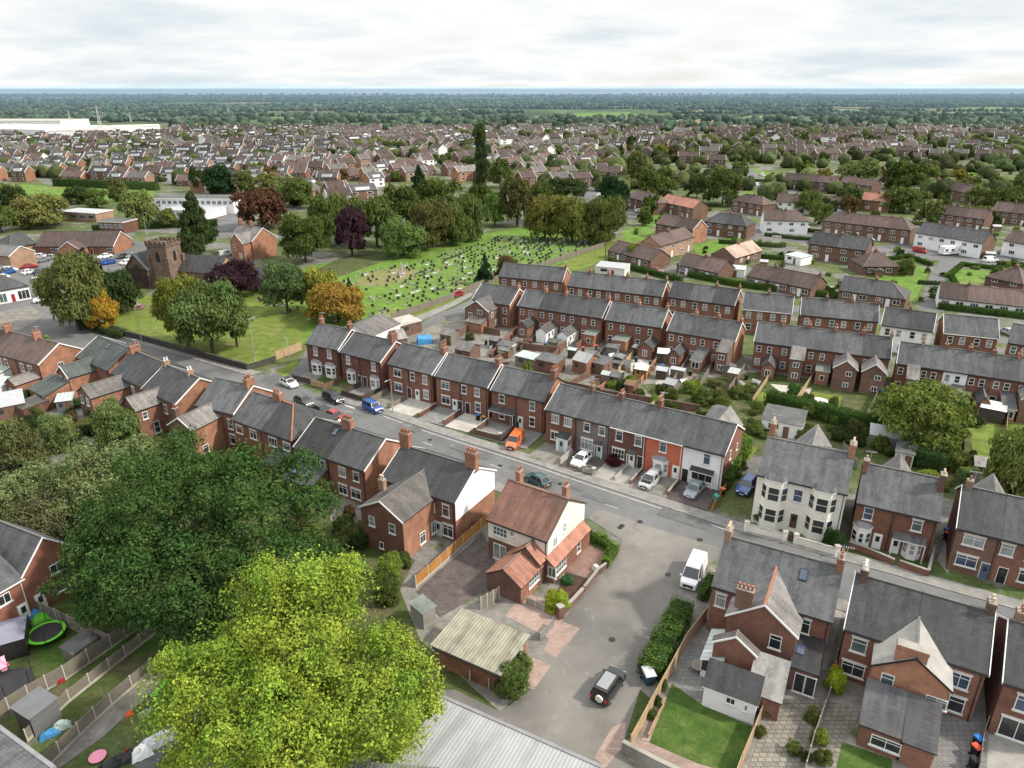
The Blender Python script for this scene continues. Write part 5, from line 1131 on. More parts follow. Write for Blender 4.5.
# ================================================================ the estate to the right behind the terraces
def est(A, B, eave, depth, rise, n, desc, roof='tile_brown', wall='brick_brown', name='semi_detached_house', grp=None, lower=None, **k):
    def fn(w):
        if eave < 3.5: return dict(wins=[(w * .25, .9, 1.7, 1.2, 'c3'), (w * .75, .9, 1.7, 1.2, 'c2')], doors=[(w * .5, 'white')])
        return dict(wins=[(w * .25, 3.1, 1.5, 1.1, 'c2'), (w * .75, 3.1, 1.5, 1.1, 'c2'), (w * .3, .8, 1.8, 1.2, 'c3')], doors=[(w * .72, 'white')])
    hs = [dict(label=f'{desc}' + (f', {ORD[i]} from left' if n > 1 else ''), fn=fn, chim=(lambda w: [(w * .5 if n == 1 else w - .1, depth / 2, .6, .9, .7, 2, 'brick_brown')]) if i % 2 == 0 else [], name=name, group=grp) for i in range(n)]
    if k.get('hipL') or k.get('hipR'):
        for i, h in enumerate(hs):
            if i > 0: h['hipL'] = 0
            if i < n - 1: h['hipR'] = 0
    return row(A, B, eave, depth, rise, hs, lod=1, roof=roof, wall=wall, gl=k.pop('gl', wall), gr=k.pop('gr', wall), lintel=None, ridge=k.pop('ridge', 'ridge_tile'), **k)
BUN = dict(name='bungalow', cat='bungalow')
est((608, 250), (651, 260.5), 2.7, 8.5, 2.6, 2, 'brown-roofed bungalow beyond the white flat garage roof', **BUN)
est((656, 223), (693, 229.5), 5.0, 8.0, 2.8, 2, 'brown-roofed brick house with an orange gable at the estate edge', gr='brick_orange', br='white', name='terraced_house')
est((660, 246), (694, 236), 4.8, 7.5, 2.4, 2, 'brown-tiled house angled to the street beside the bungalow', roof='tile_brown', wall='brick_buff')
est((660, 201), (693, 208), 4.8, 8.0, 2.8, 2, 'pinkish-roofed pair with small front gables', roof='tile_red', wall='brick_brown')
est((626, 196), (654, 203.5), 4.8, 8.0, 2.8, 2, 'brown-hipped brick semi below the dark round trees', hipL=4.0, hipR=4.0)
est((677, 264), (718, 272.5), 2.7, 8.5, 2.6, 2, 'long brown-roofed bungalow behind a hedge and red car', **BUN)
est((747, 275.5), (811, 288.5), 2.7, 8.5, 2.6, 3, 'long brown-roofed bungalow row beside the covered car port', **BUN)
est((735, 258), (762, 250), 2.8, 8.0, 2.6, 1, 'bungalow with a pale patched roof slope', roof='tile_pale', **BUN)
est((704, 221), (747, 226), 4.8, 8.5, 3.0, 2, 'brick semi with hipped grey and brown roof', roof='slate', hipL=4.2, hipR=4.2)
est((732, 200), (763, 205), 4.8, 8.0, 2.8, 2, 'brown brick semi next to the round green tree', hipL=4, hipR=4)
est((764, 219.6), (809, 221), 5.0, 8.0, 3.0, 2, 'brown-roofed semi with white rendered front', wall='render_white', gr='brick_brown', hipR=4)
est((823, 220), (911, 230), 5.0, 8.0, 3.0, 4, 'long brown-roofed brick terrace with many white windows', hipL=4, hipR=4, name='terraced_house')
est((809, 243), (866, 250), 5.0, 8.0, 3.0, 2, 'brick semi with dark grey roof and white doors', roof='tile_dark')
est((863, 266), (899, 266), 2.8, 9.0, 3.2, 1, 'brown hip-roofed bungalow at the cul-de-sac green', hipL=4.5, hipR=4.5, **BUN)
est((839, 289.5), (906, 299), 2.7, 8.5, 2.7, 2, 'bungalow pair, one roof brown and one grey with white hip', roof='slate', hipR=4.2, **BUN)
est((939, 297), (1060, 310), 2.7, 8.5, 2.7, 4, 'long brown-roofed bungalow terrace with white panels', wall='render_white', **BUN)
est((916, 232), (983, 243), 5.0, 8.0, 3.0, 3, 'white rendered house with dark roof near the parked motorhome', roof='tile_dark', wall='render_white', gr='brick_brown')
est((986, 276), (1024, 284), 4.2, 8.5, 2.8, 1, 'brown hipped brick house right of the small green', hipL=4.2, hipR=4.2, name='detached_house')
est((1004, 240), (1040, 246), 4.8, 8.0, 2.8, 1, 'white rendered gable house at the frame edge', wall='render_white', gl='render_white', name='detached_house')
est((776, 201), (853, 206), 4.8, 8.0, 2.8, 4, 'long white rendered terrace under a brown roof', wall='render_white', gr='render_white', hipR=4, name='terraced_house')
est((860, 199), (890, 202), 4.6, 7.5, 2.8, 1, 'house with bright orange-pink roof tiles', roof='tile_red', wall='brick_red', name='detached_house')
est((839, 182), (872, 186), 4.8, 8.0, 2.8, 2, 'brown-roofed brick semi above the dark round tree')
est((783, 179), (835, 183), 4.8, 8.0, 2.8, 3, 'brick terrace with mixed dark roof by the bend in the road', name='terraced_house')
est((928, 212), (985, 219), 4.8, 8.0, 2.8, 3, 'dark-roofed row with pale ground floor beside the dense trees', roof='tile_brown', name='terraced_house')
est((940, 187), (978, 195), 4.8, 8.0, 3.0, 2, 'brown house with a white gable trim by the wide side road', br='white')
est((992, 210), (1030, 214), 4.8, 8.0, 3.0, 2, 'brown-roofed semi behind the dense dark tree on the far side')
# ================================================================ church and its neighbours
def church():
    x, y = G(171, 286); root = empty('church', (x, y, 0), rad(-14)); tag(root, 'red-brown sandstone church with a square battlemented tower and slate nave', 'church')
    b = MB(); W, T = 5.8, 11.8; h = W / 2
    b.box(-h, h, -h, h, 0, T, 'stone_red'); b.box(-h - .2, h + .2, -h - .2, h + .2, T - .5, T - .1, 'stone_red')
    for sx, sy in ((-1, -1), (1, -1), (1, 1), (-1, 1)): b.box(sx * h - .55, sx * h + .55, sy * h - .55, sy * h + .55, 0, T * .72, 'stone_red')
    tw = b.build('tower', root)
    m = MB()
    for s in (-1, 1):
        for k in range(5):
            o = -h + .15 + k * (W - .3) / 4.0
            if k == 0: m.box(-h - .18, h + .18, s * h - .17, s * h + .17, T - .2, T + .3, 'stone_red'); m.box(s * h - .17, s * h + .17, -h - .18, h + .18, T - .2, T + .298, 'stone_red')
            m.box(o - .42, o + .42, s * h - .18, s * h + .18, T - .1, T + .95, 'stone_red')
            if 0 < k < 4: m.box(s * h - .18, s * h + .18, o - .42, o + .42, T - .1, T + .95, 'stone_red')
    m.build('battlement', tw)
    for a in (0, math.pi / 2, -math.pi / 2):
        f = MB(); n = 7; w_, z0, z1 = .7, 7.2, 8.9
        pts = [(-w_, 0, z0), (w_, 0, z0)] + [(w_ * math.cos(t * math.pi / n), 0, z1 + 1.1 * math.sin(t * math.pi / n)) for t in range(n + 1)]
        f.poly([(p[0] * 1.3, 0, p[2] if p[2] > z0 else p[2] - .15) for p in pts], 'brick_buff'); f.poly([(p[0], -.03, p[2]) for p in pts], 'black')
        dx, dy = rot2(0, -h - .03, a); f.build('belfry_window', root, (dx, dy, 0), a)
    # nave to the left and a long low hall to the right
    n = MB(); r = MB()
    n.poly([(-3.6, -7.2, 0), (3.0, -7.2, 0), (3.0, -7.2, 5.5), (-.3, -7.2, 9.2), (-3.6, -7.2, 5.5)], 'stone_red'); n.box(-3.6, 3.0, -7.2, 4, 0, 5.5, 'stone_red')
    nv = n.build('nave', root, (-h - 3.2, 3, 0), 0)
    r.slab([(-4.0, -7.5, 5.2), (-.3, -7.5, 9.4), (-.3, 5, 9.4), (-4.0, 5, 5.2)][::-1], .15, 'slate', 'stone_red'); r.slab([(3.4, -7.5, 5.2), (3.4, 5, 5.2), (-.3, 5, 9.4), (-.3, -7.5, 9.4)], .15, 'slate', 'stone_red'); r.build('roof', nv)
    MB().box(-1.0, .5, -7.26, -7.203, 3.0, 6.5, 'black').build('window', nv)
    n = MB(); r = MB(); n.box(0, 12, -3, 6, 0, 4.5, 'stone_red'); n.poly([(12.003, -3, 4.5), (12.003, 6, 4.5), (12.003, 1.5, 8.0)], 'brick_buff'); hl = n.build('chancel', root, (h + .3, 3.2, 0))
    roof_slabs(r, 0, 12, 9, 4.5, 3.4, 'slate_dark', .2, .2, .3, side='stone_red'); 
    rr = r.build('roof', hl, (0, -3, 0))
church()
def cross_monument():
    x, y = G(135, 308); root = empty('stone_cross', (x, y, 0), .3); tag(root, 'tall stone memorial cross on stepped base in the churchyard', 'memorial')
    MB().box(-2.2, 2.2, -2.2, 2.2, 0, .35, 'stone_red').box(-1.5, 1.5, -1.5, 1.5, .352, .8, 'stone_red').box(-.6, .6, -.6, .6, .802, 1.9, 'gravestone_pale').build('steps', root)
    MB().hexa([(-.22, -.22, 1.9), (.22, -.22, 1.9), (.22, .22, 1.9), (-.22, .22, 1.9), (-.14, -.14, 6.6), (.14, -.14, 6.6), (.14, .14, 6.6), (-.14, .14, 6.6)], 'gravestone_pale').box(-.7, .7, -.16, .16, 5.3, 5.65, 'gravestone_pale').build('cross', root)
cross_monument()
est((238, 277.5), (300, 290), 2.8, 10.0, 3.2, 1, 'low brick hall with hipped slate roof beside the purple tree', roof='slate_dark', wall='brick_orange', gr='brick_orange', hipL=4.5, hipR=4.5, name='parish_hall', cat='hall')
row((229, 237), (252, 241), 6.0, 9.0, 3.4, [dict(name='detached_house', label='tall orange brick house with slate roof and chimneys behind the church', wall='brick_orange', gl='brick_orange', gr='brick_orange', br='white', roof='slate_pale', lod=1, wins=[(2, 3.4, 1.1, 1.6, 's'), (6, 3.4, 1.1, 1.6, 's'), (3, .8, 1.6, 1.6, 'c3')], chim=[(.6, 4.5, .7, 1.2, 1.6, 4, 'brick_red'), (6.0, 4.5, .7, 1.2, 1.3, 4, 'brick_red')],
    wings=[dict(x0=4.5, x1=11, L=3.0, eave=5.6, rs=2.8, roof='slate_pale', wall='brick_orange', trim='white', wins=[('n', 2, 3.2, 1.1, 1.5, 's'), ('n', 4.6, .8, 1.5, 1.5, 'c3')])])])
row((35, 246), (113, 246), 2.8, 12, 3.6, [dict(name='social_club', cat='hall', label='long low brown-roofed brick hall with orange gable beside its small car park', wall='brick_red', gl='brick_orange', gr='brick_orange', roof='tile_brown', lod=1, br='white', wins=[(6, .9, 2.4, 1.2, 'c3'), (13, .9, 2.4, 1.2, 'c3'), (24, .9, 2, 1.2, 'c3')], doors=[(18, 'door_brown')], wings=[dict(x0=10, x1=17, L=4.5, eave=2.6, rs=2.4, roof='tile_brown', wall='brick_orange', trim='white', cut=False)])])
row((10, 248), (36, 243), 2.7, 11, 3.2, [dict(name='bungalow', cat='bungalow', label='grey-roofed bungalow left of the long brown-roofed hall', wall='brick_buff', roof='slate', lod=1, hipL=5, wins=[(4, .9, 1.6, 1.2, 'c2')])])
row((-40, 251), (9, 256), 4.2, 8, 2.2, [dict(name='detached_house', label='pale yellow walled building cut by the edge at the car park', wall='brick_buff', gr='brick_buff', roof='slate_pale', lod=1, br='white', wins=[(8, .9, 1.6, 1.2, 'c2')])])
row((-60, 300), (28, 285), 3.6, 9, 2.6, [dict(name='shop_unit', cat='shop', label='dark-roofed shop building with white pillared front by the car park', wall='render_white', gl='render_white', gr='render_white', roof='slate_dark', lod=1, hipR=4, wins=[(17, .3, 2.6, 2.3, 'c3'), (21, .3, 1.6, 2.3, 'c2'), (12, .3, 2.6, 2.3, 'c3')], doors=[(14.6, 'door_red')])])
# school: flat-roofed blocks
def block(A, B, eave, depth, label, wall='render_white', roof='felt', name='school_block', cat='school', band=None, wn=0, wst='c3'):
    a, b = G(*A, eave), G(*B, eave); L = math.dist(a, b); ang = math.atan2(b[1] - a[1], b[0] - a[0]); root = empty(name, (*a, 0), ang); tag(root, label, cat)
    MB().box(0, L, 0, depth, 0, eave, wall).build('wall', root); MB().box(-.3, L + .3, -.3, depth + .3, eave + .002, eave + .35, 'white' if wall == 'render_white' else 'offwhite', roof).build('roof', root)
    for i in range(wn): add_win(root, L * (i + .5) / wn, -.006, eave - 2.1, 0, L / wn * .7, 1.5, wst, 1, g=R.choice(['glass', 'glass_blue', 'glass_teal']))
    return root
block((155, 199), (233, 199.5), 6.0, 12, 'long white two-storey school block with coloured panels between its windows', wn=14)
block((160, 210), (205, 212), 3.2, 14, 'low white flat-roofed school wing nearest the green conical tree', wn=6, roof='galv')
block((98, 222), (122, 223), 4.0, 8, 'small dark school building with blue glazed front between willows', wall='brick_dark', wn=5)
block((60, 212), (95, 214), 3.4, 9, 'pale flat-roofed school annexe beside the willow', wall='brick_buff', roof='galv', wn=4)
# long roofs at the edge of the town
for A, B, e, d, lab in (((-60, 128), (45, 130), 9, 90, 'vast white factory roof at the far edge of town'), ((48, 131), (112, 130), 8, 60, 'white factory shed in front of the far woods'), ((-40, 121), (60, 121), 9, 70, 'pale factory hall behind the vast white roof'), ((112, 127), (160, 126), 8, 40, 'smaller pale factory shed nearest the pylon')):
    block(A, B, e, d, lab, wall='render_white', roof=R.choice(['galv', 'offwhite', 'concrete_pale']), name='factory_shed', cat='factory')
def pylon(px, yb, yt, label):
    X, Y = G(px, yb); h = height_at(X, Y, yt); root = empty('pylon', (X, Y, 0), .4); tag(root, label, 'pylon', 'electricity pylons'); b = MB(); q = h * .09
    for sx, sy in ((-1, -1), (1, -1), (1, 1), (-1, 1)): b.tube([(sx * q, sy * q, 0), (sx * q * .35, sy * q * .35, h * .55), (sx * .3, sy * .3, h)], [.25, .22, .15], 'galv', 4)
    for k in range(6):
        z0, z1 = h * k / 6, h * (k + 1) / 6; f = lambda z: q * (1 - .65 * min(1, z / (h * .55))) if z < h * .55 else q * .35 * (1 - (z - h * .55) / (h * .5))
        for s in (-1, 1): b.tube([(-f(z0), s * f(z0), z0), (f(z1), s * f(z1), z1)], [.15, .15], 'galv', 4); b.tube([(f(z0), s * f(z0), z0), (-f(z1), s * f(z1), z1)], [.15, .15], 'galv', 4)
    b.build('tower', root)
    a = MB()
    for z in (.62, .76, .9): a.beam((-h * .16, 0, h * z), (h * .16, 0, h * z), .5, .5, 'galv')
    a.build('crossarm', root)
pylon(102, 135, 105, 'tallest lattice pylon in front of the white factory roofs'); pylon(229, 116, 102, 'lattice pylon above the woods, second from the left'); pylon(316, 112, 102, 'small lattice pylon on the horizon, third from the left'); pylon(70, 120, 111, 'thin white mast beside the factory roof'); pylon(131, 122, 112, 'thin white mast at the end of the factory roofs')
# ================================================================ named trees
G1, G2, G3, G4 = (.046, .066, .018), (.060, .084, .024), (.076, .100, .028), (.031, .048, .017)
OL, YO, YG, BRN, PUR, ORG, CON = (.075, .088, .030), (.115, .110, .022), (.115, .160, .030), (.070, .052, .022), (.030, .016, .020), (.165, .115, .024), (.018, .038, .016)
TL = [  # x, base y, top y, width px, colour, label, extra
 (80, 330, 249, 62, OL, 'large olive-grey tree at the corner of the churchyard and the car park', dict(lod='n', clear=.1)),
 (107, 330, 291, 31, (.24, .165, .025), 'golden yellow small tree beneath the large olive-grey churchyard tree', dict(lod='n', clear=.05)),
 (122, 312, 268, 38, G4, 'dark green tree behind the stone memorial cross', dict(clear=.05)),
 (96, 300, 250, 26, PUR, 'purple-leaved tree behind the olive-grey corner tree', dict()),
 (189, 346, 274, 52, (.085, .098, .020), 'yellow-green churchyard tree in front of the tower', dict(lod='n')),
 (213, 355, 281, 66, (.068, .098, .032), 'green churchyard tree with a pale trunk near the boundary wall', dict(lod='n', clear=.22)),
 (237, 347, 297, 32, G2, 'thin green tree at the right of the churchyard pair', dict(clear=.25)),
 (236, 296, 260, 48, PUR, 'dark purple tree beside the low brick hall', dict(lod='n', clear=.1)),
 (288, 313, 262, 44, (.062, .095, .035), 'bushy green tree in front of the brick hall by the graves', dict(lod='n', clear=.2)),
 (322, 312, 268, 36, (.14, .15, .030), 'pale yellow-green tree behind the golden cemetery tree', dict(clear=.15)),
 (338, 322, 284, 60, ORG, 'golden orange tree at the cemetery corner behind the end house', dict(lod='n', clear=.12)),
 (349, 288, 277, 6, G4, 'tiny clipped cypress among the graves', dict(shape='cone', clear=.0)),
 (485, 284, 254, 17, CON, 'dark conifer by the cemetery fence', dict(shape='cone', clear=.02, name='conifer')),
 (507, 278, 256, 24, BRN, 'brownish bush behind the dark cemetery conifer', dict(clear=.0)),
 (200, 254, 193, 44, G4, 'tall dark conical tree behind the church', dict(shape='cone', clear=.03, lod='n')),
 (262, 228, 187, 52, (.062, .034, .020), 'copper beech with bronze top behind the tall orange house', dict(clear=.08)),
 (306, 262, 214, 46, G1, 'dark green spreading tree at the left of the cemetery wood', dict(lod='n', clear=.1)),
 (330, 246, 196, 34, G2, 'grey-green tree behind the dark spreading tree left of the cemetery', dict()),
 (352, 255, 208, 38, PUR, 'dark purple beech in the cemetery wood', dict(clear=.15)),
 (345, 240, 192, 36, OL, 'olive tree behind the purple cemetery beech', dict()),
 (377, 246, 194, 40, G2, 'rounded green tree between the purple beech and the pale one', dict()),
 (404, 256, 216, 46, (.072, .112, .034), 'light green low tree at the cemetery wood edge', dict(lod='n', clear=.05)),
 (402, 232, 184, 40, G1, 'dark green tree in the middle of the cemetery wood', dict()),
 (433, 248, 200, 40, (.072, .072, .026), 'brown-tinged tree at the front of the cemetery wood', dict(lod='n', clear=.08)),
 (452, 244, 202, 36, G2, 'deep green tree at the front corner of the cemetery wood', dict(lod='n', clear=.05)),
 (440, 218, 178, 48, G1, 'broad dark crown at the back of the cemetery wood', dict()),
 (468, 240, 194, 36, (.060, .078, .024), 'olive crown at the right end of the cemetery wood', dict(clear=.05)),
 (420, 210, 166, 26, CON, 'dark upright tree poking above the cemetery wood', dict(shape='cone')),
 (481, 192, 126, 19, (.034, .052, .020), 'tall poplar rising above the far rooftops', dict(shape='tall', clear=.02, name='poplar')),
 (495, 226, 191, 26, (.090, .145, .040), 'bright round green tree by the cemetery drive', dict(clear=.08)),
 (517, 226, 176, 34, (.060, .062, .024), 'tall brownish tree right of the bright round tree', dict()),
 (540, 222, 182, 30, G1, 'dark tree behind the yellowish clump at the cemetery end', dict()),
 (545, 240, 196, 38, (.098, .098, .026), 'yellowish tree, left of the clump at the cemetery end', dict(lod='n', clear=.03)),
 (572, 242, 194, 42, (.090, .102, .026), 'middle tree of the yellowish clump at the cemetery end', dict(lod='n', clear=.03)),
 (603, 243, 196, 40, (.066, .084, .024), 'greener tree at the right of the yellowish clump', dict(lod='n', clear=.03)),
 (613, 212, 175, 28, CON, 'dark round-topped evergreen behind the yellowish clump', dict(shape='round', clear=.03)),
 (566, 200, 177, 42, G4, 'wide dark tree beyond the cemetery end', dict()),
 (480, 216, 184, 28, G1, 'dark tree at the foot of the tall poplar', dict()), (500, 188, 158, 24, G2, 'green tree right of the tall poplar', dict()),
 (656, 200, 165, 36, G2, 'rounded green tree among the estate houses', dict(clear=.06)),
 (637, 188, 150, 22, OL, 'slender olive tree left of the rounded estate tree', dict(clear=.05)),
 (722, 205, 169, 40, G1, 'dark green tree beside the pinkish-roofed pair', dict(clear=.05)), (697, 198, 176, 24, G4, 'small dark tree left of the large dark estate tree', dict()),
 (632, 262, 244, 12, YG, 'small light green tree in front of the brown bungalow', dict(clear=.05)),
 (858, 184, 158, 38, (.085, .115, .040), 'pale green broad tree above the orange-roofed house', dict(clear=.03)),
 (905, 190, 160, 40, G1, 'dark broad tree right of the pale green one', dict(clear=.02)), (925, 186, 164, 24, G3, 'yellow-green tree behind the dark broad trees', dict()),
 (900, 212, 186, 36, G2, 'darkest dense tree beside the orange-roofed house', dict(clear=.0)),
 (808, 214, 190, 26, G2, 'green tree in front of the white rendered terrace', dict(clear=.03)), (828, 215, 197, 24, G4, 'darker tree beside the white rendered terrace', dict(clear=.03)),
 (996, 218, 186, 42, G1, 'dark tree by the wide side road at the far right', dict(clear=.02)), (975, 224, 205, 30, OL, 'pale bushy tree behind the white house with dark roof', dict()),
 (915, 446, 387, 88, (.086, .116, .028), 'wide green garden tree behind the semi-detached houses', dict(lod='n', clear=.16)),
 (1012, 505, 428, 66, (.095, .125, .034), 'light green bushy tree at the frame edge beside a lawn', dict(lod='n', clear=.05)),
 (44, 226, 194, 56, (.10, .105, .034), 'olive-yellow weeping tree left of the school', dict(clear=.0, name='willow')), (141, 226, 189, 36, (.095, .12, .038), 'pale weeping tree in front of the school', dict(clear=.0, name='willow')),
 (8, 203, 182, 26, YG, 'bright yellow-green tree beside the sports field', dict(clear=.0)), (20, 216, 184, 26, G4, 'blackish tree left of the olive willow', dict(clear=.0)), (2, 232, 203, 32, G2, 'green tree at the frame edge by the sports field', dict()),
 (78, 204, 186, 26, G4, 'dark bush at the sports field edge', dict(clear=.0)), (98, 208, 188, 22, G2, 'green bush at the sports field edge beside the dark one', dict(clear=.0)), (120, 202, 178, 18, OL, 'upright olive tree between field and school', dict(clear=.0)),
 (222, 194, 164, 34, CON, 'very dark evergreen group tree behind the school', dict(clear=.0)), (200, 192, 166, 18, G4, 'dark tree left of the evergreen behind the school', dict()), (247, 194, 170, 24, OL, 'olive tree right of the evergreen behind the school', dict()),
 (270, 196, 172, 26, (.10, .10, .03), 'yellowish tree near the right end of the school', dict()), (300, 208, 178, 34, G2, 'green tree left of the cemetery wood among roofs', dict()), (285, 206, 176, 30, (.09, .115, .04), 'pale green tree behind the copper beech', dict()),
 (168, 228, 208, 20, G3, 'green roadside tree in front of the low school wing', dict()), (62, 450, 416, 36, (.095, .125, .045), 'light olive-green tree beyond the gravel patch in the lower gardens', dict(lod='n', clear=.04)), (122, 444, 400, 44, (.085, .118, .040), 'light green tree beside the wash house of the lower brick row', dict(lod='n', clear=.04)), (22, 470, 425, 52, (.070, .078, .032), 'brownish-green tree at the frame edge below the sheet-roofed outbuilding', dict(lod='n', clear=.03)),
 (50, 352, 335, 14, YG, 'small bright green conifer at the road junction', dict(clear=.0, shape='cone')),
]
for x, yb, yt, wp, c, lab, k in TL: tree_px(x, yb, yt, wp, c, lab, **k)

# ================================================================ the three big near trees
def big_tree(name, base, lumps, n, leaf, color, label, limbs, mat='leaf', inward=.22, spray=.36, ext=.6):
    root = empty(name, (*base, 0)); tag(root, label, 'tree')
    P, N = crown_points(n, lumps, .10, inward, spray, ext)
    me = leaf_mesh('crown', P, N, leaf, mat); link('crown', me, root, color=color)
    b = MB(); zt = np.mean([l[2] for l in lumps]); b.tube([(0, 0, -.3), (.05, 0, zt * .3), (.1, .1, zt * .7), (0, 0, zt * 1.1)], [.55, .42, .32, .12], 'bark', 10)
    for l in limbs: b.tube([(.05, 0, zt * .45), (l[0] * .45, l[1] * .45, zt * .45 + (l[2] - zt * .45) * .6), (l[0] * .9, l[1] * .9, l[2])], [.22, .15, .05], 'bark', 6)
    b.build('trunk', root); return root
def lumps_for(parts, seed, nl, r):
    rr = random.Random(seed); out = []
    for (cx, cy, cz, rx, ry, rz) in parts:
        for i in range(nl):
            while True:
                u = [rr.gauss(0, 1) for _ in range(3)]; m = math.sqrt(sum(q * q for q in u))
                if m > .1: break
            u = [q / m for q in u]; u[2] = abs(u[2]) * (1 if rr.random() < .68 else -.75); q = rr.uniform(.62, .98)
            out.append((cx + u[0] * rx * q, cy + u[1] * ry * q, cz + u[2] * rz * q, rr.uniform(*r)))
        out.append((cx, cy, cz, min(rx, ry, rz) * .8))
    return out
b1 = G(215, 640)
L1 = lumps_for([(-6.5, 8.2, 10.0, 7.8, 7.4, 7.4), (3.0, 7, 9.8, 7.6, 6.8, 7.6), (-5, 0, 6.0, 8.0, 6, 6), (7.6, 2.0, 5.6, 5.2, 5, 5.4), (-10.8, 3, 6, 4.5, 5, 5.5), (1.5, -1.5, 5.0, 6, 4, 5), (-1.5, 4.5, 9, 6, 5, 6)], 4, 26, (.95, 1.95))
big_tree('oak_tree', b1, L1, 100000, .31, LF((.032, .062, .018)), 'huge dark green tree filling the middle of the left gardens', [l[:3] for l in L1[:14]])
b2 = G(300, 800)
L2 = lumps_for([(.5, 4.0, 13.2, 6.2, 6, 5.8), (-5.0, 1.2, 9.2, 5.6, 5.4, 5.2), (5.6, .8, 9.4, 5.4, 5.4, 5.6), (0, -2.5, 8.4, 6.6, 5.4, 5.6), (2.0, 1, 5.0, 6.4, 5.8, 4.4), (-6.8, 3.0, 7.4, 3.6, 3.6, 3.4)], 9, 30, (.6, 1.25))
big_tree('lime_tree', b2, L2, 140000, .225, LF((.128, .182, .026)), 'bright yellow-green tree in front of the huge dark tree', [l[:3] for l in L2[:14]], 'leaf_light', .34)
b3 = G(95, 530)
L3 = lumps_for([(0, 2, 5.5, 6.0, 5.0, 5.0), (-6.5, 0, 4.0, 4.5, 4.0, 4.0), (4.5, 5.0, 5.5, 5.0, 4.0, 4.6), (1, -1, 3, 5, 3.5, 3.2)], 12, 20, (.8, 1.6))
big_tree('ash_tree', b3, L3, 40000, .32, LF((.098, .126, .052)), 'greyish green feathery tree behind the huge dark one at the left', [l[:3] for l in L3[:9]], 'leaf', .38)
b4 = G(20, 545)
L4 = lumps_for([(0, 0, 3.6, 5.0, 4.0, 3.4), (-5, 1, 3.0, 4.0, 4.0, 3.2), (4, -2, 2.4, 3, 3, 2.6)], 14, 16, (.8, 1.5))
big_tree('thorn_tree', b4, L4, 20000, .28, LF((.066, .070, .034)), 'brownish thorny tree at the frame edge left of the feathery one', [l[:3] for l in L4[:6]], 'leaf', .42)
# ================================================================ hedges and shrubs
hedge_px([(652, 672), (664, 648)], 2.3, 1.8, (.042, .080, .018), 'rounded clipped hedge block by the lane beside the dark car', leaf=.2)
hedge_px([(672, 634), (680, 617)], 2.2, 1.7, (.038, .074, .017), 'clipped hedge block by the lane in the middle of three')
hedge_px([(702, 600), (710, 582)], .9, 1.1, (.046, .080, .020), 'low hedge strip beside the white van')
hedge_px([(586, 537), (603, 545), (613, 553), (606, 566)], 1.0, 1.2, (.066, .115, .020), 'low box hedge curving round the red forecourt', leaf=.16)
hedge_px([(772, 405), (820, 418), (868, 430)], 2.4, 2.4, (.028, .058, .014), 'long dark hedge across the back gardens')
hedge_px([(872, 432), (890, 437)], 2.0, 3.0, (.020, .044, .014), 'tall dark conifer hedge beside the garden tree')
hedge_px([(905, 462), (940, 472)], 1.6, 2.6, (.020, .042, .015), 'dark conifer hedge under the garden tree')
hedge_px([(742, 452), (730, 472), (722, 486)], 2.2, 2.2, (.060, .115, .022), 'leafy hedge along the drive beside the white end house')
hedge_px([(86, 326), (120, 337)], 2.4, 1.6, (.034, .052, .02), 'shrubby hedge along the churchyard wall')
hedge_px([(610, 263), (624, 268), (680, 282)], 1.4, 1.6, (.034, .066, .016), 'hedge beside the red car in front of the bungalow')
hedge_px([(690, 277), (740, 287), (850, 300)], 1.4, 1.6, (.036, .070, .016), 'long hedge between the bungalows and the rearmost terrace')
hedge_px([(870, 268), (880, 262), (908, 258), (930, 266)], 1.2, 1.3, (.030, .062, .014), 'hedge round the cul-de-sac green'); hedge_px([(956, 288), (950, 276), (962, 266), (1000, 270)], 1.2, 1.2, (.034, .068, .015), 'curved hedge round the second small green')
hedge_px([(940, 309), (1050, 322)], 1.3, 1.5, (.034, .066, .016), 'hedge in front of the white-panelled bungalows'); hedge_px([(766, 236), (800, 240), (858, 242)], 1.2, 1.2, (.034, .066, .015), 'hedge in front of the white rendered semi')
hedge_px([(58, 186), (155, 190)], 4, 4, (.034, .056, .02), 'tall field hedge behind the sports field', leaf=.8, dens=6); hedge_px([(96, 232), (160, 228), (215, 226)], 2.5, 2.6, (.040, .066, .02), 'road hedge in front of the school', leaf=.5, dens=12)
def shr(x, y, wm, hm, c, lab, **k):
    p = G(x, y); return shrub(p[0], p[1], wm, hm, c, lab, **k)
shr(557, 609, 2.7, 2.4, (.19, .23, .025), 'yellow-green round shrub in the front bed', lod='n'); shr(567, 583, 1.5, 1.0, (.04, .11, .04), 'low blue-green shrub by the bay window', lod='n')
shr(512, 692, 3.3, 3.0, (.075, .105, .030), 'leafy bush against the garage end', lod='n'); shr(518, 676, 2.6, 2.6, (.085, .115, .034), 'second bush beside the garage door corner', lod='n')
shr(834, 690, 1.9, 2.6, (.17, .22, .02), 'bright yellow-green shrub between the two brick semis', lod='n'); shr(758, 521, 1.9, 1.6, (.055, .07, .02), 'brownish bush at the left corner of the cream villa', lod='n'); shr(832, 548, 2.4, 3.0, (.030, .056, .016), 'dark green bush at the right corner of the cream villa', lod='n')
shr(613, 465, 2.6, 1.5, (.055, .018, .016), 'dark red bush in a terrace front garden', lod='n'); shr(793, 396, 2.6, 2.4, (.040, .085, .02), 'round clipped bush behind the brick terrace', lod='n')
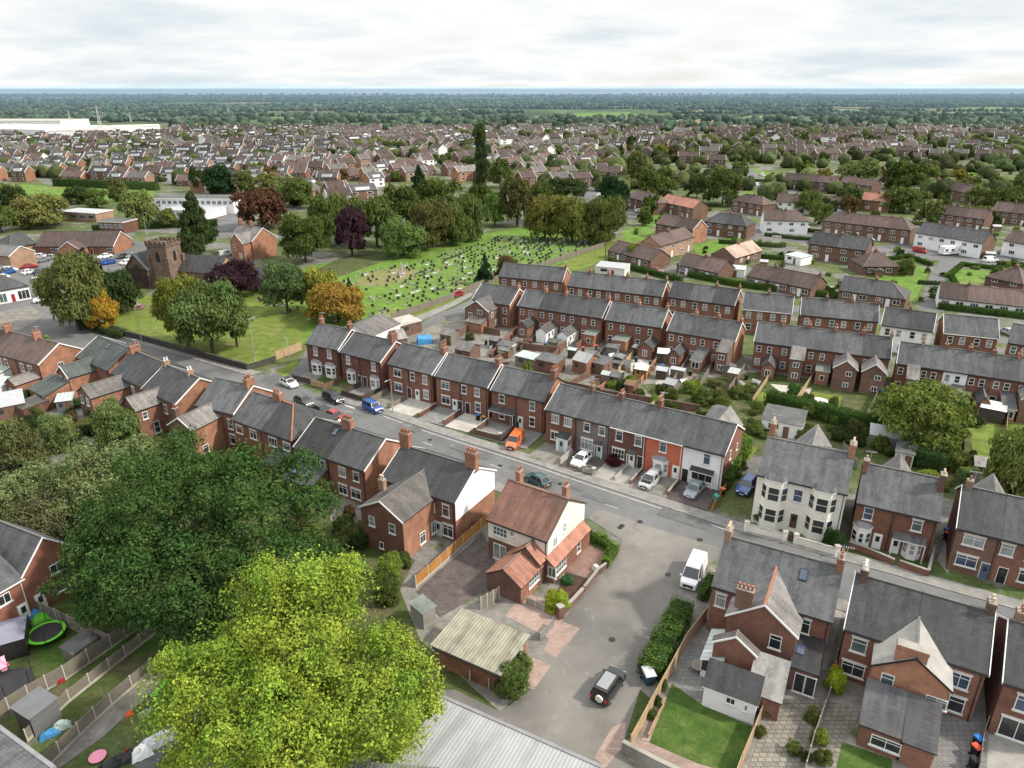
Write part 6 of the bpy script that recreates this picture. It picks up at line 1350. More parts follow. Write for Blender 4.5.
for i, (x, y, w_, h_, c) in enumerate([(690, 392, 3, 2.4, YG), (672, 398, 2.6, 2, G3), (705, 402, 3.4, 2.6, G2), (722, 408, 3.0, 2.4, G3), (655, 404, 2.2, 1.8, YG), (742, 398, 2.6, 2.2, G2), (756, 412, 2.4, 2.2, G3), (640, 396, 1.8, 1.6, G2), (612, 388, 2, 1.6, YG), (527, 374, 1.8, 2.6, YG), (500, 352, 2.4, 1.6, OL), (470, 340, 2.2, 1.8, G2),
        (880, 450, 2.5, 2.4, G2), (955, 470, 3.6, 3.0, G3), (968, 482, 3.0, 2.4, (.10, .15, .05)), (985, 488, 2.6, 2.2, G2), (950, 456, 2.6, 2.4, YG), (896, 474, 2, 1.6, G2), (840, 440, 3, 2.4, G4), (800, 440, 2.2, 2.2, G2), (1000, 500, 3, 2, BRN), (738, 462, 2.6, 2.6, G3), (744, 445, 2.2, 2.2, YG), (935, 468, 2, 2, G1)]):
    shr(x, y, w_, h_, c, 'leafy shrub growing in the back gardens between the terraces', group='back garden shrubs', name='garden_shrub')
for x, y, w_, h_, c in [(793, 752, 1.4, 1.2, G3), (812, 722, 1.5, 1.6, G3), (818, 742, 1.6, 1.5, YG), (760, 735, 1.1, 1.0, G3), (768, 716, 1.0, .9, G2), (822, 762, 1.5, 1.4, G3), (806, 760, 1.0, .8, G2), (663, 690, .9, 1.3, G3), (658, 705, .8, 1.1, G2), (652, 718, .9, 1.0, G3)]:
    shr(x, y, w_, h_, c, 'small leafy plant along the fence of a rear patio garden', group='patio plants', name='garden_plant')
for x, y, w_, h_, c in [(26, 402, 3.0, 2.6, G4), (8, 384, 2.4, 2.2, G2), (30, 430, 3.6, 2.4, G4), (60, 440, 3, 2.6, G2), (100, 405, 2.6, 1.8, G1), (5, 440, 4, 3.2, YG), (18, 415, 2.4, 1.8, BRN), (130, 420, 3, 2.4, G2), (390, 580, 3.2, 3.4, YG), (402, 566, 2.2, 2.2, G2), (388, 600, 3, 3, G2), (360, 545, 3, 2.2, G4), (345, 530, 2.8, 2.2, G1)]:
    shr(x, y, w_, h_, c, 'dense shrub in the gardens behind the lower brick houses', group='shrubs behind the lower houses', name='garden_shrub', lod='n')

SP_ = [(-20, 392), (60, 398), (150, 405), (240, 440), (330, 500), (385, 545), (340, 560), (180, 470), (60, 425), (-20, 470)]
for i in range(75):
    while True:
        px_, py_ = R.uniform(-20, 385), R.uniform(392, 560)
        if inside(px_, py_, SP_): break
    shr(px_, py_, R.uniform(1.6, 3.6), R.uniform(1.2, 3.0), R.choice([G1, G2, G3, OL, YG, G4, BRN]), 'dense shrub in the gardens behind the lower brick houses', group='shrubs behind the lower houses', name='garden_shrub')
BG_ = [(600, 392), (690, 372), (760, 395), (880, 412), (880, 450), (760, 436), (735, 480), (722, 470), (738, 436), (640, 402)]
for i in range(60):
    while True:
        px_, py_ = R.uniform(600, 880), R.uniform(372, 480)
        if inside(px_, py_, BG_): break
    shr(px_, py_, R.uniform(1.2, 3.2), R.uniform(.9, 2.6), R.choice([G1, G2, G3, OL, YG, G4, G3]), 'leafy shrub growing in the back gardens between the terraces', group='back garden shrubs', name='garden_shrub')
for i in range(40):
    px_ = R.uniform(880, 1040); py_ = R.uniform(400, 500)
    if py_ < 455 and px_ < 965: continue
    shr(px_, py_, R.uniform(1.2, 3.0), R.uniform(.9, 2.4), R.choice([G1, G2, G3, OL, YG, G4]), 'leafy shrub growing in the back gardens between the terraces', group='back garden shrubs', name='garden_shrub')
# ================================================================ far estate, far trees, woods
NOH = [[(600, 420), (600, 262), (590, 215), (612, 180), (760, 160), (1040, 160), (1040, 420)], [(-80, 420), (-80, 196), (60, 178), (260, 196), (330, 215), (420, 175), (480, 180), (560, 190), (640, 215), (640, 420)], [(-80, 200), (-80, 178), (150, 184), (150, 200)], [(-80, 136), (-80, 100), (165, 116), (170, 134)], [(470, 420), (470, 210), (640, 210), (640, 420)]]
HM = {}
def far_house_mesh(v):
    def f():
        wall, gab, roof, two = [('brick_brown', 'brick_orange', 'tile_dark', 1), ('render_white', 'brick_orange', 'tile_dark', 1), ('brick_buff', 'brick_buff', 'slate_worn', 1), ('brick_brown', 'brick_brown', 'tile_brown', 1), ('brick_red', 'brick_red', 'tile_brown', 1), ('render_white', 'render_white', 'tile_brown', 1), ('brick_orange', 'brick_orange', 'slate_worn', 1), ('brick_brown', 'brick_orange', 'tile_brown', 0)][v]
        w, d, E, r = (9.0, 8.0, 5.0, 2.8) if two else (11, 8, 2.7, 2.6); b = MB(); x0, x1, y0, y1 = -w / 2, w / 2, -d / 2, d / 2
        b.poly([(x0, y0, 0), (x1, y0, 0), (x1, y0, E), (x0, y0, E)], wall).poly([(x1, y1, 0), (x0, y1, 0), (x0, y1, E), (x1, y1, E)], wall)
        b.poly([(x1, y0, 0), (x1, y1, 0), (x1, y1, E), (x1, 0, E + r), (x1, y0, E)], gab).poly([(x0, y1, 0), (x0, y0, 0), (x0, y0, E), (x0, 0, E + r), (x0, y1, E)], gab)
        s = r / (d / 2); o = .35; z = E - o * s + .1
        b.poly([(x0 - .2, y0 - o, z), (x1 + .2, y0 - o, z), (x1 + .2, 0, E + r + .1), (x0 - .2, 0, E + r + .1)], roof).poly([(x1 + .2, y1 + o, z), (x0 - .2, y1 + o, z), (x0 - .2, 0, E + r + .1), (x1 + .2, 0, E + r + .1)], roof)
        for xx in (x0 - .2, x1 + .2):
            for sy in (-1, 1): b.beam((xx, sy * (d / 2 + o), z - .2), (xx, 0, E + r - .12), .1, .24, 'white')
        b.box(-.4, .4, -.35, .35, E + r - .3, E + r + 1.0, 'brick_brown')
        for sx in (-.27, .25):
            for zz in ((.9, 3.1) if two else (.9,)): b.box(w * sx - .9, w * sx + .9, y0 - .05, y0 - .01, zz, zz + 1.2, 'white'); b.box(w * sx - .75, w * sx + .75, y0 - .07, y0 - .052, zz + .12, zz + 1.08, 'glass')
        if v in (0, 1):
            b.hexa([(-2.2, y0 + .3, E + .2), (2.2, y0 + .3, E + .2), (2.2, 0, E + .2), (-2.2, 0, E + .2), (-2.2, y0 + .3, E + 1.7), (2.2, y0 + .3, E + 1.7), (2.2, 0, E + 1.75), (-2.2, 0, E + 1.75)], 'white', 'felt')
        return b.data('far_house')
    return cached(('fh', v), f)
def angle_field(px, py, X, Y):
    if px < 330: a = [-6, -6, -8, 80, -4][int((math.floor(X / 95) * 3 + math.floor(Y / 130) * 7) % 5)]
    elif px < 545 and py > 128: a = [38, 38, -50, 34][int((math.floor(X / 110) * 3 + math.floor(Y / 120) * 5) % 4)]
    elif px < 600: a = [20, -70, 12, 24][int((math.floor(X / 90) * 3 + math.floor(Y / 110) * 5) % 4)]
    else: a = [-14, 72, -28, 12][int((math.floor(X / 75) * 7 + math.floor(Y / 90) * 13) % 4)]
    return rad(a + R.uniform(-4, 4))
cand = []
Y = 236.0
while Y < 1010:
    step = 21 + Y * .010; X = -Y * .80
    row_off = R.uniform(0, 8)
    while X < Y * .80:
        x, y = X + row_off, Y + R.uniform(-3, 3); px, py, _ = proj(x, y, 2)
        if -60 < px < 1085 and not any(inside(px, py, q) for q in NOH): cand.append((y, x, px, py))
        X += R.choice([12.5, 12.5, 13.5, 17]) if px < 420 else R.choice([12, 14, 18, 24])
    Y += step
cand = [c for c in cand if R.random() < (.76 if c[2] < 600 else .58)]
cand.sort()
AREA = lambda px: 'left of the cemetery trees' if px < 330 else ('above the cemetery trees' if px < 600 else 'beyond the right-hand estate')
WV = [(5, 4, 2, 2, 1, 1, 1, 2), (1, 2, 3, 3, 2, 3, 2, 3), (1, 1, 1, 5, 2, 3, 1, 3)]
LBL = ['dark-roofed brick house with white dormer', 'dark-roofed white house with white dormer', 'pale buff brick house', 'brown-roofed brown brick house', 'brown-roofed red brick house', 'brown-roofed white house', 'orange brick house', 'brown-roofed low bungalow']
NI = 165; far_mesh = []
for i, (y, x, px, py) in enumerate(cand):
    z = 0 if px < 330 else (1 if px < 600 else 2); v = R.choices(range(8), WV[z])[0]; a = angle_field(px, py, x, y)
    if i < NI:
        lab = f'{LBL[v]} in the far estate {AREA(px)}'
        tag(link('far_house', far_house_mesh(v), None, (x, y, 0), a, (R.choice([.85, 1, 1, 1.25, 1.6]), 1, R.uniform(.92, 1.1))), lab, 'house', lab + ' group')
    else: far_mesh.append((x, y, a, v, R.choice([.85, 1, 1, 1.25, 1.6, 2.2])))
# the hundreds of still smaller houses behind them
acc_v, acc_f, acc_i, mats = [], [], [], []
for x, y, a, v, k_ in far_mesh:
    me = far_house_mesh(v); c, s = math.cos(a), math.sin(a); base = len(acc_v)
    co_ = np.empty(len(me.vertices) * 3); me.vertices.foreach_get('co', co_); co_ = co_.reshape(-1, 3); co_[:, 0] *= k_
    V = np.stack([co_[:, 0] * c - co_[:, 1] * s + x, co_[:, 0] * s + co_[:, 1] * c + y, co_[:, 2]], 1); acc_v.append(V)
n0 = 0; faces = []; fi = []; names = []
for (x, y, a, v, k_), V in zip(far_mesh, acc_v):
    me = far_house_mesh(v); mm = [m.name for m in me.materials]
    for m in mm:
        if m not in names: names.append(m)
    for p in me.polygons: faces.append([q + n0 for q in p.vertices]); fi.append(names.index(mm[p.material_index]))
    n0 += len(V)
if faces:
    fm = bpy.data.meshes.new('distant_houses'); fm.from_pydata(np.concatenate(acc_v), [], faces)
    for nme in names: fm.materials.append(MAT[nme])
    fm.polygons.foreach_set('material_index', fi); fm.update(); tag(link('distant_houses', fm), 'hundreds of tiny brick and white houses at the far side of the town', kind='stuff')
# single trees among the far houses
TC = [G1, G2, G3, G4, OL, YO, BRN, G2, G1, (.09, .11, .04)]
SHP = ['round', 'round', 'round', 'cone']
n = 0; tries = 0
while n < 175 and tries < 4000:
    tries += 1; Yt = R.uniform(235, 800); Xt = R.uniform(-Yt * .8, Yt * .8); px, py, _ = proj(Xt, Yt, 0)
    if any(inside(px, py, q) for q in NOH[1:4]) or (px < 600 and py > 205) or (px > 600 and py > 230): continue
    if px < 330 and R.random() < .35: continue
    c = R.choice(TC); h = R.uniform(5, 10) * (1.0 if px > 600 else .9); nm = {id(OL): 'olive', id(YO): 'yellowish', id(BRN): 'brownish', id(G4): 'dark green'}.get(id(c), 'green')
    lab = f'{nm} tree among the far houses {AREA(px)}'
    tree(Xt, Yt, h, h * R.uniform(.75, 1.15), c, lab, lab + ' group', lod='f', clear=.06, shape=R.choice(SHP[:3] if R.random() < .85 else ['cone'])); n += 1
# trees and shrubs in the gardens of the right-hand estate
EZ = [(612, 262), (640, 215), (690, 175), (1030, 165), (1040, 318), (850, 300), (700, 280)]
HB = [proj(o.location[0], o.location[1], 0)[:2] for o in bpy.data.objects if o.parent is None and o.get('category') in ('house', 'bungalow')]
def garden_spot():
    for _ in range(200):
        px, py = R.uniform(612, 1030), R.uniform(168, 312)
        if not inside(px, py, EZ): continue
        x, y = G(px, py); sc_ = proj(x, y, 0)[2]
        if min((px - hx) ** 2 * .35 + ((py - hy) * 2) ** 2 for hx, hy in HB) < (9 * 250 / sc_) ** 2: continue
        return x, y, px, py
    return None
for i in range(26):
    q = garden_spot()
    if q: h = R.uniform(3, 6.5); tree(q[0], q[1], h, h * R.uniform(.75, 1.1), R.choice([G1, G2, G3, OL, G1, YG]), 'medium tree standing in an estate garden on the right', 'estate garden trees', lod='m' if q[3] > 220 else 'f', clear=.06)
for i in range(150):
    q = garden_spot()
    if q: shrub(q[0], q[1], R.uniform(1.4, 3.2), R.uniform(1.0, 2.2), R.choice([G1, G2, G3, OL, YG, G4]), 'small shrub in one of the estate gardens on the right', 'estate garden shrubs', lod='f', name='estate_shrub')
for i in range(44):
    q = garden_spot()
    if q:
        a_ = R.choice([rad(-22), rad(68), rad(-10), rad(80)]); L_ = R.uniform(6, 16)
        hedge([(q[0], q[1]), (q[0] + L_ * math.cos(a_), q[1] + L_ * math.sin(a_))], R.uniform(.8, 1.3), R.uniform(1.0, 1.7), R.choice([(.034, .068, .016), (.045, .075, .02), (.03, .055, .016)]), 'clipped hedge between estate gardens on the right', leaf=.4, dens=14, group='estate garden hedges', name='estate_hedge')
for i in range(26):
    q = garden_spot()
    if q: shed(q[0], q[1], rad(R.choice([-22, 68, -10])), R.uniform(2, 3), R.uniform(1.8, 2.4), 1.9, .5, R.choice(['plank_grey', 'plank_brown', 'shed_grey', 'offwhite']), R.choice(['felt', 'galv', 'felt_green', 'slate_pale']), 'small garden shed in one of the estate gardens on the right', group='estate garden sheds', door=None)
# woods: thousands of crowns seen only as a mass
def wood(name, pts, label, color):
    ico = []
    import itertools
    t = (1 + 5 ** .5) / 2; iv = np.array([(-1, t, 0), (1, t, 0), (-1, -t, 0), (1, -t, 0), (0, -1, t), (0, 1, t), (0, -1, -t), (0, 1, -t), (t, 0, -1), (t, 0, 1), (-t, 0, -1), (-t, 0, 1)], float)
    iff = [(0, 11, 5), (0, 5, 1), (0, 1, 7), (0, 7, 10), (0, 10, 11), (1, 5, 9), (5, 11, 4), (11, 10, 2), (10, 7, 6), (7, 1, 8), (3, 9, 4), (3, 4, 2), (3, 2, 6), (3, 6, 8), (3, 8, 9), (4, 9, 5), (2, 4, 11), (6, 2, 10), (8, 6, 7), (9, 8, 1)]
    vs = [tuple(v / np.linalg.norm(v)) for v in iv]; mid = {}; f2 = []
    def m(a, b):
        k = (min(a, b), max(a, b))
        if k not in mid: q = np.array(vs[a]) + np.array(vs[b]); vs.append(tuple(q / np.linalg.norm(q))); mid[k] = len(vs) - 1
        return mid[k]
    for a, b, c in iff: ab, bc, ca = m(a, b), m(b, c), m(c, a); f2 += [(a, ab, ca), (b, bc, ab), (c, ca, bc), (ab, bc, ca)]
    B = np.array(vs); Fa = np.array(f2); n = len(pts); p = np.array(pts)
    V = B[None] * (1 + NR.normal(0, .16, (n, len(B), 1))); V = V * p[:, None, 3:4]; V[:, :, 2] *= p[:, None, 4]; V += p[:, None, :3]
    Fm = (Fa[None] + (np.arange(n) * len(B))[:, None, None]).reshape(-1, 3); me = bpy.data.meshes.new(name); V = V.reshape(-1, 3)
    me.vertices.add(len(V)); me.vertices.foreach_set('co', V.astype(np.float32).ravel()); me.loops.add(len(Fm) * 3); me.loops.foreach_set('vertex_index', Fm.astype(np.int32).ravel())
    me.polygons.add(len(Fm)); me.polygons.foreach_set('loop_start', (np.arange(len(Fm)) * 3).astype(np.int32)); me.polygons.foreach_set('loop_total', np.full(len(Fm), 3, np.int32)); me.materials.append(MAT['wood_leaf']); me.update(calc_edges=True)
    return tag(link(name, me, None, (0, 0, 0), 0, None, color), label, kind='stuff')
s = NT('wood_leaf'); oi = s.n('ShaderNodeObjectInfo'); ge = s.n('ShaderNodeNewGeometry'); hv = s.n('ShaderNodeHueSaturation'); s.l(oi.outputs['Color'], hv.inputs['Color'])
s.l(s.ramp(ge.outputs['Random Per Island'], 0, 1, .5, 1.6), hv.inputs['Value']); s.l(s.ramp(s.noise(.02, 3.0), .3, .7, .45, .53), hv.inputs['Hue']); s.end(s.vary(s.vary(hv.outputs[0], .6, .5, 3.0), .012, .35), .95, .05)
pts = []
def blob(x, y, h): pts.append((x, y, h * .42, h * R.uniform(.45, .7), R.uniform(.75, 1.1)))
for _ in range(1100):                                            # belt of trees between town and country
    Yb = R.uniform(930, 1300); Xb = R.uniform(-Yb * .85, Yb * .85); px, py, _q = proj(Xb, Yb, 0)
    if inside(px, py, NOH[3]): continue
    blob(Xb, Yb, R.uniform(6, 12))
for _ in range(210):                                            # hedgerows and copses
    Yc = 1150 * math.exp(R.random() * 1.68); Xc = R.uniform(-Yc * .85, Yc * .85); L = R.uniform(80, 420) * (Yc / 1500); a = R.choice([0.05, -.1, .2, 1.2, 1.7]); k = int(L / 7)
    for i in range(k): t = (i / k - .5) * L; blob(Xc + t * math.cos(a) + R.uniform(-3, 3), Yc + t * math.sin(a) + R.uniform(-3, 3), R.uniform(5, 9.5))
for _ in range(8200):
    Yc = 1150 * math.exp(R.random() ** .8 * 1.70); Xc = R.uniform(-Yc * .85, Yc * .85)
    v = math.sin(Xc * .0021 + 1.3) * math.sin(Yc * .0027 + .4) + .6 * math.sin(Xc * .006 - Yc * .004); 
    if v < -.05: continue
    px, py, _q = proj(Xc, Yc, 0)
    if (760 < px < 870 and 119 < py < 132) or (950 < px and 103 < py < 116): continue
    blob(Xc, Yc, R.uniform(5, 9.5) * (1 + Yc / 9000))
wpts = pts; pts = []
while len(pts) < 1500:
    Yb = R.uniform(330, 1000) ; Xb = R.uniform(-Yb * .82, Yb * .82); px, py, _q = proj(Xb, Yb, 0)
    if any(inside(px, py, q) for q in NOH[1:4]) or (px > 600 and py > 200) or math.sin(Xb * .021 + 1) * math.sin(Yb * .017) + R.uniform(-.7, .7) < (.05 if px < 600 else -.25): continue
    blob(Xb, Yb, R.uniform(4, 8.5))
wood('distant_trees', pts, 'countless small garden trees crowding between the far houses', (.050, .066, .026)); pts = wpts
wood('woodland', pts, 'broad belts of woodland and hedgerow trees stretching to the horizon', (.050, .076, .050))  # haze of distance painted in: tree colour shifted towards blue
# distant hills
def hill(name, pts, y, depth, m):
    b = MB()
    for (x0, z0), (x1, z1) in zip(pts, pts[1:]): b.poly([(x0, y, -20), (x1, y, -20), (x1, y + depth, z1), (x0, y + depth, z0)], m)
    return tag(b.build(name), kind='structure')
s = NT('hill_hazed'); s.end(s.vary(rgbn(s, (.31, .385, .43)), .0014, .10, 6.0), .95, .05)  # distance haze put into the base colour as pale blue
hill('hills', [(-9000, 62), (-5600, 66), (-4400, 70), (-3600, 80), (-3000, 92), (-2500, 96), (-2100, 86), (-1500, 72), (-700, 64), (300, 62), (900, 66), (1500, 72), (2200, 68), (2900, 76), (3600, 84), (4400, 80), (5600, 76), (9000, 70)], 6300, 900, 'hill_hazed')
# thin haze over the far country; its own glow stands in for scattered light
s = NT('haze'); ab = s.n('ShaderNodeVolumeAbsorption'); em = s.n('ShaderNodeEmission'); ad = s.n('ShaderNodeAddShader')
SIG = 1 / 4600.0
ab.inputs['Color'].default_value = (0, 0, 0, 1); ab.inputs['Density'].default_value = SIG; em.inputs[0].default_value = (.34, .49, .63, 1); em.inputs[1].default_value = SIG * .95
s.l(ab.outputs[0], ad.inputs[0]); s.l(em.outputs[0], ad.inputs[1]); s.l(ad.outputs[0], s.out.inputs['Volume'])
hz = MB().box(-15000, 15000, 900, 7400, -30, 47, 'haze').build('haze'); tag(hz, 'pale blue haze over the far countryside', kind='stuff')
# ================================================================ vehicles
WHT, BLK, SIL, BLU, RED, GRY, DGR, ORN = (.78, .78, .78), (.012, .012, .014), (.42, .43, .44), (.012, .075, .30), (.30, .012, .014), (.16, .17, .19), (.035, .037, .042), (.55, .13, .03)
car_px((283, 383), (296, 389), 'hatch', WHT, 'white hatchback with a black roof on the street near the junction', roofcol='black')
car_px((327, 398), (340, 404), 'suv', BLK, 'black estate car parked just beyond the white one with a black roof')
car_px((366, 407), (380, 414), 'boxy', BLU, 'bright blue boxy car on the street by the tall lamp')
car_px((300, 402), (308, 406), 'hatch', DGR, 'dark grey car half hidden behind the hipped roof'); car_px((318, 411), (327, 415.5), 'saloon', BLK, 'black saloon on the near kerb behind the hipped roof'); car_px((332, 417.5), (340, 421.5), 'hatch', RED, 'red car behind the hipped roof edge on the near kerb')
car_px((521, 437), (509, 453), 'smallvan', ORN, 'orange van with orange roof parked on a terrace drive')
car_px((544, 487), (531, 480), 'hatch', (.02, .07, .08), 'dark teal car mostly hidden behind the rusty red roof')
car_px((588, 457), (574, 469), 'hatch', WHT, 'white hatchback on a front garden drive facing the street')
car_px((656, 478), (644, 490), 'suv', SIL, 'silver car with a black bonnet in front of the orange painted house', extra='bonnet')
car_px((700, 487), (688, 500), 'hatch', (.20, .25, .29), 'grey-blue hatchback in front of the white end house')
car_px((751, 483), (741, 497), 'suv', BLU, 'blue car on the drive beside the cream villa')
car_px((700, 562), (686, 594), 'van', WHT, 'white panel van facing the camera beside the lane hedge')
car_px((597, 707), (619, 675), 'boxy', BLK, 'black boxy car with pale spare wheel cover standing on the gravel lane', extra='spare')
car_px((452, 298), (464, 294), 'hatch', RED, 'dark red car by the cemetery fence'); car_px((649, 271), (664, 274), 'hatch', (.35, .03, .06), 'crimson car on the road behind the rearmost terrace')
car_px((912, 251), (928, 254), 'smallvan', RED, 'red van in the estate cul-de-sac'); car_px((897, 243), (905, 240), 'hatch', WHT, 'white car on a drive in front of the long brick terrace'); car_px((871, 238), (879, 240), 'hatch', BLU, 'bright blue car beside the dark-roofed brick semi')
car_px((770, 236), (781, 237), 'saloon', BLK, 'black car left of the dark-roofed brick semi'); car_px((800, 229), (809, 228), 'hatch', WHT, 'white car against the white rendered semi'); car_px((830, 294), (832, 290), 'hatch', WHT, 'small white car between the two bungalow roofs'); car_px((1000, 254), (1010, 254), 'hatch', (.02, .05, .12), 'navy car on the drive at the far right'); car_px((1004, 333), (1014, 337), 'saloon', (.3, .31, .33), 'silver saloon behind the rearmost terrace at the right')
car_px((987, 252), (983, 254), 'hatch', BLK, 'black car right of the motorhome')
def motorhome(p, q, label):
    a, b = G(*p), G(*q); root = empty('motorhome', (*a, .03), math.atan2(b[1] - a[1], b[0] - a[0])); tag(root, label, 'motorhome')
    m = MB(); m.box(-3.3, 1.6, -1.1, 1.1, .55, 2.9, 'white'); m.hexa([(1.6, -1.05, 1.75), (2.9, -1.0, 2.05), (2.9, 1.0, 2.05), (1.6, 1.05, 1.75), (1.6, -1.05, 2.9), (2.6, -1.0, 2.85), (2.6, 1.0, 2.85), (1.6, 1.05, 2.9)], 'white'); m.hexa([(1.602, -.95, .45), (3.3, -.92, .45), (3.3, .92, .45), (1.602, .95, .45), (1.602, -.9, 1.75), (2.5, -.85, 1.75), (2.5, .85, 1.75), (1.602, .9, 1.75)], 'white'); m.build('body', root)
    MB().poly([(3.27, -.8, .95), (3.27, .8, .95), (2.58, .75, 1.7), (2.58, -.75, 1.7)], 'car_glass').build('windscreen', root)
    for x0, x1 in ((-2.8, -1.8), (-.6, .5)): MB().box(x0, x1, -1.12, -1.102, 1.5, 2.15, 'car_glass').build('side_window', root)
    MB().box(-3.2, 1.5, -1.115, -1.101, 1.05, 1.2, 'door_blue').build('stripe', root)
    for x in (-2.0, 2.3):
        for s_ in (-1, 1): MB().tube([(x, s_ * .85, .35), (x, s_ * 1.08, .35)], [.35, .35], 'tyre', 12).build('wheel', root)
motorhome((949, 255), (965, 254), 'white motorhome parked across the head of the cul-de-sac')
NC = [WHT, WHT, SIL, GRY, BLK, RED, BLU, WHT, DGR]
k = 0
for (x, y), hd, c, kd, lab in [((12, 300), (20, 300), WHT, 'suv', 'white four-wheel drive car in front of the pillared shop'), ((44, 302), (36, 303), WHT, 'smallvan', 'white people carrier on the wide road at the left'), ((16, 257), (24, 257), WHT, 'van', 'white van first in the car park back row'), ((30, 257), (38, 257), WHT, 'smallvan', 'white car second in the car park back row'), ((42, 258), (50, 258), WHT, 'hatch', 'white hatchback near the end of the car park back row'), ((53, 259), (58, 259), SIL, 'hatch', 'silver hatchback last in the car park back row'),
        ((8, 268), (14, 266), (.25, .38, .48), 'hatch', 'pale blue car in the middle of the car park'), ((17, 266), (24, 265), (.45, .10, .10), 'hatch', 'faded red car in the car park'), ((30, 268), (38, 267), RED, 'saloon', 'bright red car in the car park'), ((10, 272), (18, 272), WHT, 'suv', 'white car nearest the pillared shop roof'), ((40, 273), (47, 270), DGR, 'saloon', 'black car at the open end of the car park'),
        ((107, 249), (113, 245), WHT, 'hatch', 'white car in the small car park by the orange gable'), ((115, 249), (121, 245), DGR, 'hatch', 'dark car in the small car park beside a white one'), ((123, 248), (129, 244), SIL, 'hatch', 'silver car in the small car park'), ((130, 246), (134, 243), BLK, 'saloon', 'black car at the end of the small car park'),
        ((226, 256), (233, 255), SIL, 'smallvan', 'silver car behind the church chancel'), ((240, 257), (248, 257), WHT, 'suv', 'white car behind the church chancel beside a silver one'), ((52, 296), (58, 298), WHT, 'hatch', 'white car half hidden under the olive-grey tree')]:
    a, b = G(x, y), G(*hd); small_car(a[0], a[1], math.atan2(b[1] - a[1], b[0] - a[0]), kd, c, lab)
for x, y, ang in [(846, 180, 30), (762, 176, 100), (772, 182, 80), (757, 186, 10), (806, 196, 20), (815, 196, 15), (741, 190, 80), (938, 180, 90), (948, 185, 100), (985, 175, 95), (992, 186, 95), (560, 186, 60), (572, 178, 50), (600, 196, 40), (688, 222, 10), (697, 238, 20), (726, 233, 5), (745, 229, 5), (640, 212, 10), (858, 244, 10), (690, 214, 40), (560, 170, 80), (715, 226, 0), (880, 228, 20), (940, 244, 0), (990, 262, 10)]:
    a = G(x, y); small_car(a[0], a[1], rad(ang), R.choice(['hatch', 'saloon', 'suv', 'smallvan']), R.choice(NC), 'car parked along the estate streets far from the camera', 'cars parked along the estate streets')

for i in range(22):
    px, py = R.choice([(R.uniform(-10, 62), 262 + R.choice([0, 6, 12, 18]) + R.uniform(-.6, .6)), (R.uniform(104, 146), R.choice([252, 258, 264]))])
    a = G(px, py); small_car(a[0], a[1], rad(R.choice([60, 65, -115])), R.choice(['hatch', 'saloon', 'suv', 'hatch']), R.choice(NC), 'car in the rows of the car parks near the church', 'cars in the car parks')
# ================================================================ graves
def stone(v):
    def f():
        b = MB(); m = ['gravestone_dark', 'gravestone_pale', 'gravestone_brown'][v % 3]; w, h = (.42, 1.15) if v < 3 else (.36, 1.0)
        n = 6; pts = [(-w, -.09, 0), (w, -.09, 0), (w, -.09, h * .75)] + [(w * math.cos(t * math.pi / n), -.09, h * .75 + h * .25 * math.sin(t * math.pi / n)) for t in range(1, n)] + [(-w, -.09, h * .75)]
        bk = [(x, .09, z) for x, y, z in pts]; b.poly(pts, m); b.poly(bk[::-1], m)
        for i in range(len(pts)): j = (i + 1) % len(pts); b.poly([pts[j], pts[i], bk[i], bk[j]], m)
        if v >= 3: b.box(-.45, .45, -2.0, -.12, 0, .22, m)
        return b.data('gravestone')
    return cached(('gs', v), f)
n = 0
CEM = [(300, 322), (330, 300), (350, 276), (420, 262), (500, 236), (585, 238), (596, 244), (540, 266), (480, 284), (430, 306), (385, 320)]
CY = [(245, 285), (262, 272), (300, 282), (310, 300), (290, 315), (255, 300)]
rows_ = []
for ri in range(80):
    for ci in range(75):
        x, y = -95 + ci * 2.4 + ri * 1.1, 150 + ri * 2.2; px, py, _ = proj(x, y, 0)
        if inside(px, py, CEM) or inside(px, py, CY): rows_.append((x, y, px, py))
R.shuffle(rows_); all_rows = rows_; rows_ = [r for r in rows_ if not (330 < r[2] < 395 and 283 < r[3] < 296 and R.random() < .8)][:300]
for x, y, px, py in rows_:
    v = R.choices(range(6), (5, 3, 1, 5, 3, 1) if px < 470 else (7, 1, 0, 5, 1, 0))[0]
    o = link('gravestone', stone(v), None, (x + R.uniform(-.3, .3), y + R.uniform(-.3, .3), 0), rad(-25 + R.uniform(-12, 12)), (.85, 1, R.uniform(.5, .9)))
    tag(o, 'small gravestone standing in the grass of the cemetery', 'gravestone', 'gravestones in the cemetery')
used_ = set((q[0], q[1]) for q in rows_); gm = MB()
for x, y, px, py in all_rows:
    for t_ in range(1):
        if (x, y) in used_ or R.random() < (.12 if px > 455 else .6): continue
        v = R.choices(range(3), (4, 4, 2))[0]; m_ = ['gravestone_dark', 'gravestone_pale', 'gravestone_brown'][v]; h_ = R.uniform(.4, .75); dx, dy = R.uniform(-.2, .2), R.uniform(-.12, .12)
        gm.hexa([(x + dx - .36, y + dy - .08, 0), (x + dx + .36, y + dy - .24, 0), (x + dx + .36, y + dy - .08, 0), (x + dx - .36, y + dy + .08, 0), (x + dx - .33, y + dy - .08, h_), (x + dx + .33, y + dy - .22, h_), (x + dx + .33, y + dy - .08, h_), (x + dx - .33, y + dy + .08, h_)], m_)
tag(gm.build('gravestone_field'), 'the many remaining small gravestones across the cemetery lawn', kind='stuff')
